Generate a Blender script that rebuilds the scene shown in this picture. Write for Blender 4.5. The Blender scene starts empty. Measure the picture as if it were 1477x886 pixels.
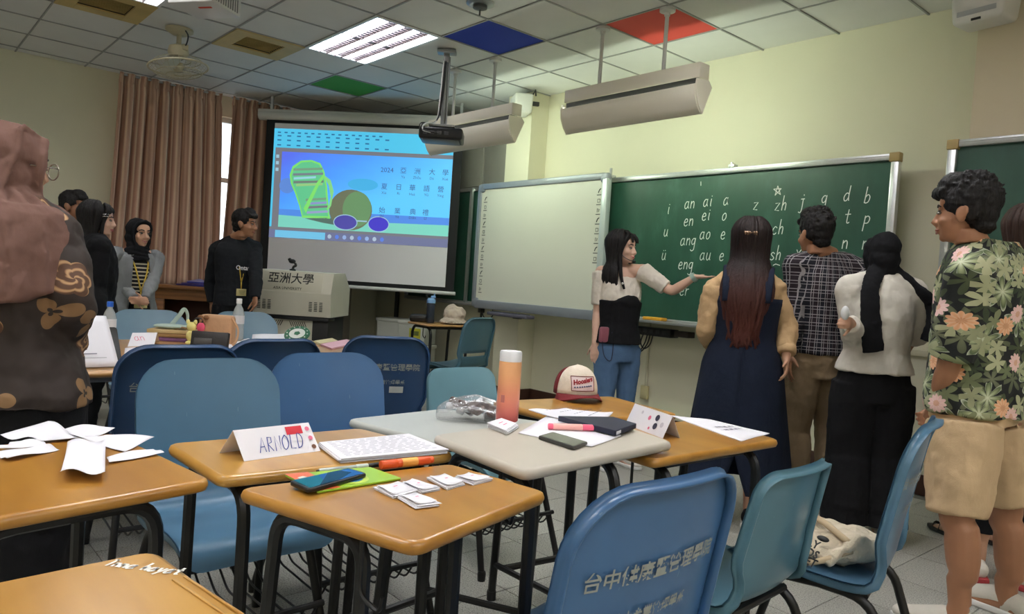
import bpy, bmesh, math, random
from mathutils import Vector as V, Matrix as M, noise
random.seed(7)
PI = math.pi
scene = bpy.context.scene
col = scene.collection

# ---------------------------------------------------------------- camera
cam_d = bpy.data.cameras.new('camera'); cam_d.sensor_width = 36; cam_d.lens = 25.98; cam_d.clip_start = .05
cam = bpy.data.objects.new('camera', cam_d); col.objects.link(cam)
cam.matrix_world = M(((.65538, -.06564, .75244, 0), (.75250, -.02882, -.65796, 0), (.06488, .99743, .03051, 1.21), (0, 0, 0, 1)))
scene.camera = cam
# ---------------------------------------------------------------- sky, exposure
scene.view_settings.view_transform = 'Standard'; scene.view_settings.look = 'None'
scene.view_settings.exposure = 0.2; scene.view_settings.gamma = 1; scene.view_settings.use_curve_mapping = False
TUBE_POWER = 26.0; TUBE_POWER_FAR = 11.0; BOARD_LAMP_POWER = 75.0
world = bpy.data.worlds.new('sky'); scene.world = world; world.use_nodes = True
_wn = world.node_tree.nodes; _wl = world.node_tree.links
_bg = _wn['Background']; _bg.inputs[0].default_value = (.80, .92, 1, 1); _bg.inputs[1].default_value = 2.6

# ---------------------------------------------------------------- materials
def lin(c):
    return tuple(((x/255)/12.92 if x/255 <= .04045 else ((x/255+.055)/1.055)**2.4) for x in c)
class NT:
    def __init__(s, m):
        s.m = m; m.use_nodes = True; s.t = m.node_tree; s.b = s.t.nodes['Principled BSDF']
    def n(s, typ, **kw):
        nd = s.t.nodes.new(typ)
        for k, v in kw.items(): setattr(nd, k, v)
        return nd
    def l(s, a, b): s.t.links.new(a, b)
    def math(s, op, a, b=None, c=None):
        nd = s.n('ShaderNodeMath', operation=op)
        for i, x in enumerate((a, b, c)):
            if x is None: continue
            if isinstance(x, (int, float)): nd.inputs[i].default_value = x
            else: s.l(x, nd.inputs[i])
        return nd.outputs[0]
    def mix(s, fac, a, b, typ='MIX'):
        nd = s.n('ShaderNodeMix', data_type='RGBA', blend_type=typ)
        for i, x in ((0, fac), (6, a), (7, b)):
            if isinstance(x, (int, float)): nd.inputs[i].default_value = x
            elif isinstance(x, tuple): nd.inputs[i].default_value = (*x[:3], 1)
            else: s.l(x, nd.inputs[i])
        return nd.outputs[2]
    def noise(s, scale, coord=None, detail=3, rough=.55, out=0):
        nd = s.n('ShaderNodeTexNoise'); nd.inputs['Scale'].default_value = scale; nd.inputs['Detail'].default_value = detail
        nd.inputs['Roughness'].default_value = rough
        if coord is not None: s.l(coord, nd.inputs['Vector'])
        return nd.outputs[out]
    def coord(s, which='Object', scale=None, rot=None):
        o = s.n('ShaderNodeTexCoord').outputs[which]
        if scale or rot:
            mp = s.n('ShaderNodeMapping'); s.l(o, mp.inputs[0])
            if scale: mp.inputs['Scale'].default_value = scale
            if rot: mp.inputs['Rotation'].default_value = rot
            o = mp.outputs[0]
        return o
    def ramp(s, fac, stops, interp='LINEAR'):
        nd = s.n('ShaderNodeValToRGB'); cr = nd.color_ramp; cr.interpolation = interp
        while len(cr.elements) < len(stops): cr.elements.new(.5)
        for e, (p, c) in zip(cr.elements, stops):
            e.position = p; e.color = (*c[:3], 1)
        s.l(fac, nd.inputs[0]); return nd.outputs[0]
    def base(s, x): s.l(x, s.b.inputs['Base Color'])
    def bump(s, h, strength=.3, dist=.01):
        nd = s.n('ShaderNodeBump'); nd.inputs['Strength'].default_value = strength; nd.inputs['Distance'].default_value = dist
        s.l(h, nd.inputs['Height']); s.l(nd.outputs[0], s.b.inputs['Normal'])
MATS = {}
def mat(name, rgb, rough=.5, metal=0., var=.0, vs=8, bump=0, bs=150, spec=.5, emit=0, alpha=1, trans=0, coat=0, sheen=0):
    if name in MATS: return MATS[name]
    m = bpy.data.materials.new(name); t = NT(m); b = t.b; c = lin(rgb)
    m.diffuse_color = (*c, 1)
    b.inputs['Base Color'].default_value = (*c, 1); b.inputs['Roughness'].default_value = rough
    b.inputs['Metallic'].default_value = metal; b.inputs['Specular IOR Level'].default_value = spec
    if coat: b.inputs['Coat Weight'].default_value = coat; b.inputs['Coat Roughness'].default_value = .15
    if sheen: b.inputs['Sheen Weight'].default_value = sheen
    if var:
        f = t.noise(vs, t.coord()); k = t.ramp(f, [(.25, tuple(x*(1-var) for x in c)), (.75, tuple(min(1, x*(1+var)) for x in c))]); t.base(k)
    if bump: t.bump(t.noise(bs, t.coord()), bump, .004)
    if emit: b.inputs['Emission Color'].default_value = (*c, 1); b.inputs['Emission Strength'].default_value = emit
    if alpha < 1: b.inputs['Alpha'].default_value = alpha
    if trans: b.inputs['Transmission Weight'].default_value = trans
    MATS[name] = m; return m

# ---------------------------------------------------------------- mesh building
class MB:
    def __init__(s): s.v = []; s.f = []; s.mi = []; s.uv = []; s.cur = 0
    def add(s, vs, fs, uvs=None):
        o = len(s.v); s.v += [V(p) for p in vs]
        for i, f in enumerate(fs):
            s.f.append([o+k for k in f]); s.mi.append(s.cur); s.uv.append(uvs[i] if uvs else None)
    def bm(s, b, mt=None):
        b.verts.index_update(); b.verts.ensure_lookup_table()
        s.add([mt @ v.co if mt else v.co for v in b.verts], [[v.index for v in f.verts] for f in b.faces]); b.free()
    def box(s, c, size, bevel=0, rot=None, seg=2, taper=None):
        b = bmesh.new(); bmesh.ops.create_cube(b, size=1)
        for v in b.verts:
            v.co = V((v.co.x*size[0], v.co.y*size[1], v.co.z*size[2]))
            if taper and v.co.z > 0: v.co.x *= taper; v.co.y *= taper
        if bevel: bmesh.ops.bevel(b, geom=b.edges[:], offset=bevel, segments=seg, affect='EDGES', profile=.5)
        mt = M.Translation(V(c))
        if rot is not None: mt = mt @ (rot if isinstance(rot, M) else M.Rotation(rot, 4, 'Z'))
        s.bm(b, mt)
    def tube(s, pts, r, segs=10, side=None, cap=True, closed=False, flat=1.0):
        """sweep; r scalar / list of scalar or (r along side, r across)"""
        pts = [V(p) for p in pts]; n = len(pts)
        rs = r if isinstance(r, (list, tuple)) and len(r) == n and not (n == 2 and not isinstance(r, list)) else [r]*n
        rings = []; prev = V(side) if side is not None else None
        for i, p in enumerate(pts):
            if closed: t = pts[(i+1) % n]-pts[i-1]
            else: t = pts[min(i+1, n-1)]-pts[max(i-1, 0)]
            if t.length < 1e-9: t = V((0, 0, 1))
            t.normalize()
            sd = V(side) if side is not None else prev
            if sd is None: sd = V((0, 0, 1)) if abs(t.z) < .9 else V((1, 0, 0))
            a = sd-t*sd.dot(t)
            if a.length < 1e-4: a = t.orthogonal()
            a.normalize(); bvec = t.cross(a); prev = a
            rr = rs[i]; ra, rb = rr if isinstance(rr, (tuple, list)) else (rr, rr*flat)
            rings.append([p+a*(ra*math.cos(2*PI*k/segs))+bvec*(rb*math.sin(2*PI*k/segs)) for k in range(segs)])
        vs = [q for ring in rings for q in ring]; fs = []
        m = n if closed else n-1
        for i in range(m):
            for k in range(segs):
                j = (i+1) % n
                fs.append([i*segs+k, i*segs+(k+1) % segs, j*segs+(k+1) % segs, j*segs+k])
        if cap and not closed:
            fs.append(list(range(segs))[::-1]); fs.append([(n-1)*segs+k for k in range(segs)])
        s.add(vs, fs)
    def lathe(s, prof, c=(0, 0, 0), segs=20, axis=None, cap=True):
        c = V(c); mt = M.Identity(3)
        if axis is not None: mt = V((0, 0, 1)).rotation_difference(V(axis)).to_matrix()
        vs = []; fs = []; n = len(prof)
        for r, z in prof:
            for k in range(segs): vs.append(c+mt @ V((r*math.cos(2*PI*k/segs), r*math.sin(2*PI*k/segs), z)))
        for i in range(n-1):
            for k in range(segs): fs.append([i*segs+k, i*segs+(k+1) % segs, (i+1)*segs+(k+1) % segs, (i+1)*segs+k])
        if cap:
            fs.append(list(range(segs))[::-1]); fs.append([(n-1)*segs+k for k in range(segs)])
        s.add(vs, fs)
    def prism(s, poly, z0, z1, mt=None, bevel=0):
        """polygon (x,y) extruded along z, optional rounded rim"""
        n = len(poly); P = [V((p[0], p[1], 0)) for p in poly]
        area = sum(P[i].x*P[(i+1) % n].y-P[(i+1) % n].x*P[i].y for i in range(n))
        if area < 0: P = P[::-1]
        def inset(d):
            out = []
            for i in range(n):
                a, b, c = P[i-1], P[i], P[(i+1) % n]
                e1 = (b-a); e2 = (c-b)
                if e1.length < 1e-9: e1 = e2
                if e2.length < 1e-9: e2 = e1
                e1 = e1.normalized(); e2 = e2.normalized()
                nn = V((-e1.y-e2.y, e1.x+e2.x, 0))
                if nn.length < 1e-6: nn = V((-e1.y, e1.x, 0))
                nn.normalize(); out.append(b+nn*d)
            return out
        if bevel: lv = [(bevel, z0), (bevel*.3, z0+bevel*.3), (0, z0+bevel), (0, z1-bevel), (bevel*.3, z1-bevel*.3), (bevel, z1)]
        else: lv = [(0, z0), (0, z1)]
        vs = []; fs = []
        for d, z in lv:
            for p in (inset(d) if d else P): vs.append(V((p.x, p.y, z)))
        L = len(lv)
        for i in range(L-1):
            for k in range(n): fs.append([i*n+k, i*n+(k+1) % n, (i+1)*n+(k+1) % n, (i+1)*n+k])
        fs.append(list(range(n))[::-1]); fs.append([(L-1)*n+k for k in range(n)])
        s.add([mt @ v for v in vs] if mt else vs, fs)
    def grid(s, fn, nu, nv, closed_u=False):
        vs = []; fs = []; uvs = []
        for j in range(nv+1):
            for i in range(nu+(0 if closed_u else 1)): vs.append(V(fn(i/nu, j/nv)))
        w = nu if closed_u else nu+1
        for j in range(nv):
            for i in range(nu):
                i2 = (i+1) % w
                fs.append([j*w+i, j*w+i2, (j+1)*w+i2, (j+1)*w+i])
                uvs.append([(i/nu, j/nv), ((i+1)/nu, j/nv), ((i+1)/nu, (j+1)/nv), (i/nu, (j+1)/nv)])
        s.add(vs, fs, uvs)
    def ell(s, c, r, axes=None, nu=16, nv=10):
        c = V(c); ax = axes or (V((1, 0, 0)), V((0, 1, 0)), V((0, 0, 1)))
        r = r if isinstance(r, (tuple, list)) else (r, r, r)
        vs = [c-ax[2]*r[2]]; fs = []
        for j in range(1, nv):
            ph = -PI/2+PI*j/nv
            for i in range(nu):
                th = 2*PI*i/nu
                vs.append(c+ax[0]*(r[0]*math.cos(ph)*math.cos(th))+ax[1]*(r[1]*math.cos(ph)*math.sin(th))+ax[2]*(r[2]*math.sin(ph)))
        vs.append(c+ax[2]*r[2]); top = len(vs)-1
        for i in range(nu):
            fs.append([0, 1+(i+1) % nu, 1+i])
            for j in range(nv-2):
                a = 1+j*nu; fs.append([a+i, a+(i+1) % nu, a+nu+(i+1) % nu, a+nu+i])
            a = 1+(nv-2)*nu; fs.append([a+i, a+(i+1) % nu, top])
        s.add(vs, fs)
    def mesh(s, name, mats, smooth=40, inv=None):
        me = bpy.data.meshes.new(name)
        vs = [inv @ v for v in s.v] if inv is not None else s.v
        me.from_pydata([tuple(v) for v in vs], [], s.f)
        for m in (mats if isinstance(mats, (list, tuple)) else [mats]): me.materials.append(m)
        if any(s.mi): me.polygons.foreach_set('material_index', s.mi)
        if any(u for u in s.uv):
            ul = me.uv_layers.new(name='UVMap'); k = 0
            for fi, f in enumerate(s.f):
                for j in range(len(f)):
                    if s.uv[fi]: ul.data[k].uv = s.uv[fi][j]
                    k += 1
        if smooth:
            me.polygons.foreach_set('use_smooth', [True]*len(me.polygons)); me.update()
            if smooth < 170: me.set_sharp_from_angle(angle=math.radians(smooth))
        me.update(); return me
def obj(name, mb, mats, parent=None, smooth=40, inv=None, kind=None, loc=None):
    me = mb if isinstance(mb, bpy.types.Mesh) else mb.mesh(name, mats, smooth, inv)
    o = bpy.data.objects.new(name, me); col.objects.link(o)
    if parent: o.parent = parent
    if loc: o.location = loc
    if kind: o['kind'] = kind
    return o
def tag(o, label, cat, group=None, kind=None):
    o['label'] = label; o['category'] = cat
    if group: o['group'] = group
    if kind: o['kind'] = kind
    return o
def thing(name, label, cat, loc=(0, 0, 0), rz=0, group=None):
    o = bpy.data.objects.new(name, None); col.objects.link(o); o.empty_display_size = .1
    o.location = loc; o.rotation_euler = (0, 0, rz); tag(o, label, cat, group)
    o.matrix_basis = M.Translation(V(loc)) @ M.Rotation(rz, 4, 'Z')
    return o
def inv_of(o): return o.matrix_basis.inverted()
def structure(name, mb, mats, parent=None, smooth=40):
    o = obj(name, mb, mats, parent, smooth)
    if not parent: o['kind'] = 'structure'
    return o
def copy_tree(o, parent=None):
    c = o.copy(); col.objects.link(c)
    if parent: c.parent = parent
    for ch in list(o.children): copy_tree(ch, c)
    return c
def rrect(w, h, r, n=4, cx=0, cy=0):
    out = []
    for sx, sy, a0 in ((1, -1, -PI/2), (1, 1, 0), (-1, 1, PI/2), (-1, -1, PI)):
        for i in range(n+1):
            a = a0+PI/2*i/n; out.append((cx+sx*(w/2-r)+r*math.cos(a), cy+sy*(h/2-r)+r*math.sin(a)))
    return out
def round_poly(P, r, n=4):
    P = [V((p[0], p[1])) for p in P]; out = []
    for i in range(len(P)):
        a, b, c = P[i-1], P[i], P[(i+1) % len(P)]
        u = (a-b).normalized(); w = (c-b).normalized(); half = u.angle(w)/2; d = r/math.tan(half)
        p0 = b+u*d; p1 = b+w*d
        for k in range(n+1):
            t = k/n; out.append(tuple((p0*(1-t)**2+b*(2*t*(1-t))+p1*t*t)))
    return out
def round_path(P, r, n=4, closed=False):
    P = [V(p) for p in P]; out = []; N = len(P)
    for i in range(N):
        if not closed and i in (0, N-1): out.append(P[i]); continue
        a, b, c = P[i-1], P[i], P[(i+1) % N]
        d = min(r, (a-b).length*.49, (c-b).length*.49)
        p0 = b+(a-b).normalized()*d; p1 = b+(c-b).normalized()*d
        for k in range(n+1):
            t = k/n; out.append(p0*(1-t)**2+b*(2*t*(1-t))+p1*t*t)
    return out
def crom(P, n=6):
    P = [V(p) for p in P]; Q = [P[0]*2-P[1]]+P+[P[-1]*2-P[-2]]; out = []
    for i in range(1, len(Q)-2):
        for k in range(n):
            t = k/n; a, b, c, d = Q[i-1:i+3]
            out.append(.5*((2*b)+(c-a)*t+(2*a-5*b+4*c-d)*t*t+(3*b-a-3*c+d)*t**3))
    out.append(P[-1]); return out
# ---- printed letters (built-in font outlines) and handwritten strokes
def text_mesh(body, size=1.0, align='CENTER', bold=0):
    cu = bpy.data.curves.new('t', 'FONT'); cu.body = body; cu.size = size; cu.align_x = align; cu.align_y = 'CENTER'
    cu.resolution_u = 2; cu.offset = bold*size
    o = bpy.data.objects.new('t', cu); col.objects.link(o)
    dg = bpy.context.evaluated_depsgraph_get(); me = bpy.data.meshes.new_from_object(o.evaluated_get(dg))
    vs = [v.co.copy() for v in me.vertices]; fs = [list(p.vertices) for p in me.polygons]
    bpy.data.objects.remove(o); bpy.data.curves.remove(cu); bpy.data.meshes.remove(me)
    return vs, fs
def put_text(mb, body, size, mt, align='CENTER', bold=0):
    vs, fs = text_mesh(body, size, align, bold); mb.add([mt @ v for v in vs], fs)
GL = {
 'a': [[(.6, .9), (.3, 1), (.05, .6), (.1, .1), (.35, 0), (.58, .35), (.6, .9)], [(.62, 1), (.6, .4), (.75, 0)]],
 'b': [[(.1, 1.9), (.08, .9), (.05, 0)], [(.08, .7), (.35, 1), (.6, .7), (.5, .15), (.2, 0), (.05, .15)]],
 'c': [[(.6, .85), (.35, 1), (.08, .6), (.12, .12), (.4, 0), (.62, .2)]],
 'd': [[(.58, .85), (.3, .95), (.05, .5), (.15, .05), (.4, .05), (.6, .4)], [(.62, 1.8), (.6, .6), (.68, 0)]],
 'e': [[(.08, .5), (.55, .6), (.5, .95), (.25, 1), (.05, .55), (.15, .08), (.45, 0), (.65, .2)]],
 'f': [[(.7, 1.6), (.5, 1.85), (.35, 1.5), (.33, .6), (.3, -.3)], [(0, .9), (.75, .95)]],
 'g': [[(.6, .9), (.3, 1), (.05, .6), (.2, .15), (.5, .3), (.6, .9)], [(.62, 1), (.6, .1), (.55, -.6), (.25, -.8), (.0, -.6)]],
 'h': [[(.1, 1.9), (.08, 0)], [(.08, .6), (.35, 1), (.55, .8), (.55, 0)]],
 'i': [[(.2, 1), (.18, .3), (.25, 0)], [(.22, 1.42), (.24, 1.36)]],
 'j': [[(.35, 1), (.35, -.3), (.2, -.7), (-.05, -.6)], [(.1, 1.02), (.55, 1.05)], [(.36, 1.55), (.38, 1.45)]],
 'm': [[(.05, 1), (.05, 0)], [(.05, .7), (.3, 1), (.42, .7), (.42, 0)], [(.42, .7), (.65, 1), (.8, .7), (.85, 0)]],
 'n': [[(.05, 1), (.05, 0)], [(.05, .65), (.35, 1), (.55, .75), (.58, 0)]],
 'o': [[(.35, 1), (.08, .7), (.1, .15), (.35, 0), (.6, .35), (.55, .85), (.35, 1)]],
 'p': [[(.1, 1), (.08, .1), (.05, -.8)], [(.08, .8), (.4, 1), (.65, .7), (.5, .2), (.1, .15)]],
 'r': [[(.08, 1), (.08, 0)], [(.08, .6), (.3, .95), (.55, .95)]],
 's': [[(.55, .85), (.3, 1), (.1, .75), (.35, .5), (.55, .25), (.3, 0), (.05, .12)]],
 't': [[(.35, 1.6), (.33, .2), (.5, 0), (.65, .12)], [(.05, 1.05), (.68, 1.08)]],
 'u': [[(.08, 1), (.06, .3), (.25, 0), (.5, .25), (.6, 1)], [(.6, 1), (.6, .2), (.72, 0)]],
 'x': [[(.05, 1), (.6, 0)], [(.6, 1), (.02, 0)]],
 'y': [[(.05, 1), (.2, .3), (.35, .3)], [(.6, 1), (.4, .1), (.1, -.7)]],
 'z': [[(.05, .95), (.6, 1), (.05, .05), (.65, 0)]],
 'A': [[(0, 0), (.4, 1.8), (.75, 0)], [(.15, .65), (.62, .65)]],
 'R': [[(.1, 0), (.1, 1.8)], [(.1, 1.75), (.55, 1.7), (.55, 1.1), (.1, .9), (.7, 0)]],
 'N': [[(.08, 0), (.1, 1.8), (.68, .05), (.72, 1.8)]],
 'O': [[(.4, 1.8), (.05, 1.2), (.1, .3), (.4, 0), (.75, .5), (.7, 1.4), (.4, 1.8)]],
 'L': [[(.15, 1.8), (.1, .05), (.7, 0)]],
 'D': [[(.1, 0), (.12, 1.8), (.6, 1.5), (.72, .8), (.5, .15), (.1, 0)]],
 'I': [[(.25, 1.8), (.2, 0)], [(.05, 1.8), (.5, 1.75)]], ' ': [],
}
POLY = set('AzxNLRI')
def write(mb, word, origin, xdir, ydir, xh, thick, gap=.28, nrm=None):
    """hand lettering laid on a surface: flat ribbons"""
    o = V(origin); xd = V(xdir).normalized(); yd = V(ydir).normalized(); n = nrm or xd.cross(yd).normalized(); x = 0
    for ch in word:
        key = 'u' if ch == 'ü' else ch
        strokes = list(GL[key])
        if ch == 'ü': strokes += [[(.15, 1.4), (.17, 1.33)], [(.45, 1.42), (.47, 1.35)]]
        for st in strokes:
            pts = [o+xd*((x+p[0]+.12*p[1])*xh)+yd*(p[1]*xh) for p in st]
            if len(pts) > 2 and key not in POLY: pts = crom(pts, 5)
            vs = []; fs = []
            for i, p in enumerate(pts):
                t = pts[min(i+1, len(pts)-1)]-pts[max(i-1, 0)]; w = n.cross(t).normalized()*thick/2
                if i == 0: p = p-t.normalized()*thick/2
                vs += [p-w, p+w]
            for i in range(len(pts)-1): fs.append([2*i, 2*i+2, 2*i+3, 2*i+1])
            mb.add(vs, fs)
        x += (max([p[0] for s_ in strokes for p in s_]) if strokes else .4)+gap

# ================================================================ the room
XL, XR, YB, YF, ZC = -8.85, 2.6, -3.1, 5.27, 3.18
T = .605
m_wall = mat('wall_paint', (222, 217, 192), .75, var=.03, vs=1.5, bump=.06, bs=60)
m_wall_pink = mat('pillar_paint', (214, 200, 174), .75, var=.03, vs=1.5, bump=.06, bs=60)
m_base = mat('brown_skirting', (72, 44, 34), .5, var=.15, vs=12)
m_grout = mat('grout', (104, 102, 96), .9)
m_alu = mat('aluminium', (196, 198, 198), .32, metal=.75, var=.04, vs=30)
m_black = mat('black_metal', (16, 16, 17), .42, var=.2, vs=30, bump=.05)
m_white_pl = mat('white_plastic', (222, 222, 220), .4)
m_grey_dark = mat('dark_grey', (52, 52, 54), .5)

def terrazzo():
    m = bpy.data.materials.new('terrazzo'); t = NT(m); co = t.coord()
    oi = t.n('ShaderNodeObjectInfo').outputs['Random']
    off = t.n('ShaderNodeVectorMath', operation='ADD'); t.l(co, off.inputs[0]); cmb = t.n('ShaderNodeCombineXYZ')
    t.l(t.math('MULTIPLY', oi, 37.), cmb.inputs[0]); t.l(t.math('MULTIPLY', oi, 91.), cmb.inputs[1]); t.l(cmb.outputs[0], off.inputs[1])
    co = off.outputs[0]
    n1 = t.noise(170, co, 2); n2 = t.noise(3, co, 3)
    c = t.ramp(n1, [(.36, lin((98, 98, 93))), (.45, lin((168, 167, 158))), (.58, lin((182, 180, 171))), (.68, lin((206, 204, 196)))])
    c = t.mix(t.math('MULTIPLY', n2, .35), c, lin((140, 138, 128)))
    br = t.math('MULTIPLY_ADD', oi, .14, .90)
    c2 = t.n('ShaderNodeVectorMath', operation='SCALE'); t.l(c, c2.inputs[0]); t.l(br, c2.inputs['Scale'])
    t.base(c2.outputs[0]); t.b.inputs['Roughness'].default_value = .33
    return m
m_terr = terrazzo()
fl = MB(); fl.box(((XL+XR)/2, (YB+YF)/2, -.06), (XR-XL+.4, YF-YB+.4, .11)); floor = structure('floor', fl, m_grout)
tile_mb = MB(); tile_mb.box((0, 0, -.004), (.396, .396, .008)); tile_me = tile_mb.mesh('floor_tile', m_terr, 0)
tiles = []
fwd = V((-.75244, .65796, 0)); rgt = V((.65538, .7525, 0))
for i in range(-17, 13):
    for j in range(-13, 9):
        x = -2.15+.4*i-.2; y = 1.94+.4*j-.2
        if not (XL-.1 < x < XR+.1 and YB-.1 < y < YF+.1): continue
        d = V((x, y, 0)).dot(fwd); l = V((x, y, 0)).dot(rgt)
        vis = d > 1.3 and abs(l) < .73*d+.4
        tiles.append((0 if vis else 1, V((x, y)).length, x, y))
tiles.sort(); rest = MB()
for k, (a, b, x, y) in enumerate(tiles):
    if k < 285 and a == 0: obj('floor_tile', tile_me, None, floor, loc=(x, y, 0))
    else: rest.box((x, y, -.004), (.396, .396, .008))
obj('floor_tile_field', rest, m_terr, floor, 0, kind='stuff')

# front wall (the chalkboard wall), left wall with the window, the two behind
def wall_box(name, lo, hi, m=m_wall):
    b = MB(); b.box([(p+q)/2 for p, q in zip(lo, hi)], [q-p for p, q in zip(lo, hi)]); return structure(name, b, m, smooth=0)
wall_box('wall_front', (XL-.2, YF, 0), (XR+.2, YF+.2, ZC+.3))
wall_box('wall_right', (XR, YB, 0), (XR+.2, YF, ZC+.3))
wall_box('wall_back', (XL-.2, YB-.2, 0), (XR+.2, YB, ZC+.3))
WY0, WY1, WZ0, WZ1 = 2.05, 4.35, .97, 2.95
wl = MB()
for lo, hi in (((XL-.2, YB, 0), (XL, WY0, ZC+.3)), ((XL-.2, WY1, 0), (XL, YF, ZC+.3)), ((XL-.2, WY0, 0), (XL, WY1, WZ0)), ((XL-.2, WY0, WZ1), (XL, WY1, ZC+.3))):
    wl.box([(p+q)/2 for p, q in zip(lo, hi)], [q-p for p, q in zip(lo, hi)])
structure('wall_left', wl, m_wall, smooth=0)
# window: frame, mullions, panes
wf = MB(); xw = XL-.1
for y in (WY0+.03, 2.84, 3.6, WY1-.03): wf.box((xw, y, (WZ0+WZ1)/2), (.07, .06, WZ1-WZ0))
for z in (WZ0+.03, 2.22, WZ1-.03): wf.box((xw, (WY0+WY1)/2, z), (.066, WY1-WY0, .055))
win = structure('window_1', wf, mat('window_frame_paint', (205, 205, 200), .4), smooth=0)
m_glass = mat('window_glass', (255, 255, 255), .02, trans=1)
ys = (WY0, 2.84, 3.6, WY1)
for a, b_ in zip(ys, ys[1:]):
    for z0, z1 in ((WZ0, 2.22), (2.22, WZ1)):
        g = MB(); g.box((xw, (a+b_)/2, (z0+z1)/2), (.006, b_-a, z1-z0)); obj('window_pane', g, m_glass, win, 0)
sl = MB(); sl.box((XL+.03, (WY0+WY1)/2, WZ0-.02), (.3, WY1-WY0+.1, .03), .006); obj('window_sill', sl, mat('window_frame_paint', (205, 205, 200)), win)
# pillars of the front wall
pl = MB(); pl.box((-5.835, 5.155, ZC/2), (.37, .23, ZC)); structure('trim_1', pl, m_wall, smooth=0)
pr = MB(); pr.box((.5, 5.135, ZC/2), (4.24, .27, ZC)); structure('trim_2', pr, m_wall_pink, smooth=0)
# grey fabric panels above the rear chalkboard
gp = MB(); gp.box((-6.62, 5.25, 2.72), (1.16, .035, .86)); gpo = structure('trim_3', gp, mat('grey_panel', (150, 147, 140), .8, var=.04), smooth=0)
for x0, x1 in ((-7.2, -6.63), (-6.59, -6.04)):
    b = MB(); b.box(((x0+x1)/2, 5.228, 2.72), (x1-x0, .02, .84), .004); obj('panel', b, mat('grey_panel', (150, 147, 140)), gpo)
# skirting
sk = MB(); sk.box(((-5.65-1.62)/2, YF-.008, .067), (4.03, .016, .134), .003); structure('baseboard_front', sk, m_base)
sk = MB(); sk.box((-7.43, YF-.008, .067), (2.8, .016, .134), .003); structure('baseboard_corner', sk, m_base)
sk = MB(); sk.box((-5.835, 5.032, .067), (.386, .016, .134), .003); sk.box((-5.642, 5.15, .067), (.016, .24, .134), .003); structure('baseboard_pillar', sk, m_base)
sk = MB(); sk.box((.5, 4.992, .067), (4.25, .016, .134), .003); structure('baseboard_right', sk, m_base)
sk = MB(); sk.box((XL+.008, 1.0, .067), (.016, 8.0, .134), .003); structure('baseboard_left', sk, m_base)
# grey corner pier and dark conduit under the screen
pc = MB(); pc.box((-8.70, 4.55, 1.5), (.3, .34, 3.0), .01); structure('trim_4', pc, mat('corner_pier', (148, 142, 126), .7, var=.04))
cd = MB(); cd.tube([(-8.28, 5.235, 0.02), (-8.28, 5.235, 1.55)], .03, 10); structure('trim_5', cd, mat('dark_conduit', (60, 58, 54), .5))
ct = MB(); ct.box((-2.0, YF-.012, .93), (.72, .024, .04), .004); structure('trim_6', ct, mat('cable_cover', (206, 200, 172), .6))

# ---- ceiling: grid bars and loose tiles
m_tile = mat('ceiling_tile', (222, 221, 218), .9, var=.025, vs=4, bump=.25, bs=260)
m_bar = mat('ceiling_bar', (158, 158, 156), .5)
cb = MB(); cb.box(((XL+XR)/2, (YB+YF)/2, ZC+.2), (XR-XL+.4, YF-YB+.4, .1)); ceil = structure('ceiling', cb, mat('slab', (60, 60, 60), .9), smooth=0)
GX = [-2.01+T*k for k in range(-12, 9)]; GY = [YF-T*k for k in range(0, 15)]
for x in GX:
    if XL < x < XR:
        b = MB(); b.box((x, (YB+YF)/2, ZC+.004), (.012, YF-YB, .012)); obj('grid_bar', b, m_bar, ceil, 0)
for y in GY:
    if YB < y < YF:
        b = MB(); b.box(((XL+XR)/2, y, ZC+.004), (XR-XL, .012, .0118)); obj('grid_bar', b, m_bar, ceil, 0)
LIGHTS = [(x0, y0) for x0 in (-6.245, -2.615, 1.015) for y0 in (2.85, 1.035, -.78, -2.595)]
LIGHTS = [(x, y) for x, y in LIGHTS if x+1.21 < XR]
VENTS = [(-6.85, 2.245), (-6.85, 1.035)]
def near(a, b): return abs(a-b) < .1
special = {}
m_red = mat('red_tile', (214, 74, 66), .8, bump=.15, bs=260); m_blue = mat('blue_tile', (0, 46, 168), .8, bump=.15, bs=260); m_green = mat('green_tile', (70, 150, 52), .8, bump=.15, bs=260)
SPEC = [(-3.825, 4.06, m_red), (-5.035, 3.455, m_blue), (-7.455, 3.455, m_green)]
xs = [XL]+[x for x in GX if XL < x < XR]+[XR]; ysg = sorted([YB]+[y for y in GY if YB < y < YF]+[YF])
shared = {}
for i in range(len(xs)-1):
    for j in range(len(ysg)-1):
        x0, x1, y0, y1 = xs[i], xs[i+1], ysg[j], ysg[j+1]
        if any((near(x0, lx) or near(x0, lx+T)) and near(y0, ly) for lx, ly in LIGHTS): continue
        if any(near(x0, lx) and near(y0, ly) for lx, ly in VENTS): continue
        m = m_tile
        for sx, sy, sm in SPEC:
            if near(x0, sx) and near(y0, sy): m = sm
        key = (round(x1-x0, 3), round(y1-y0, 3), m.name)
        if key not in shared:
            b = MB(); b.box((0, 0, .016), (x1-x0-.011, y1-y0-.011, .014), .002, seg=1); shared[key] = b.mesh('ceiling_tile', m, 0)
        o = obj('ceiling_tile', shared[key], None, ceil, loc=((x0+x1)/2, (y0+y1)/2, ZC-.004+random.uniform(0, .002)))
        if near(x0, -8.665) and near(y0, 2.85): o.rotation_euler = (.03, 0, .03)
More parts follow.
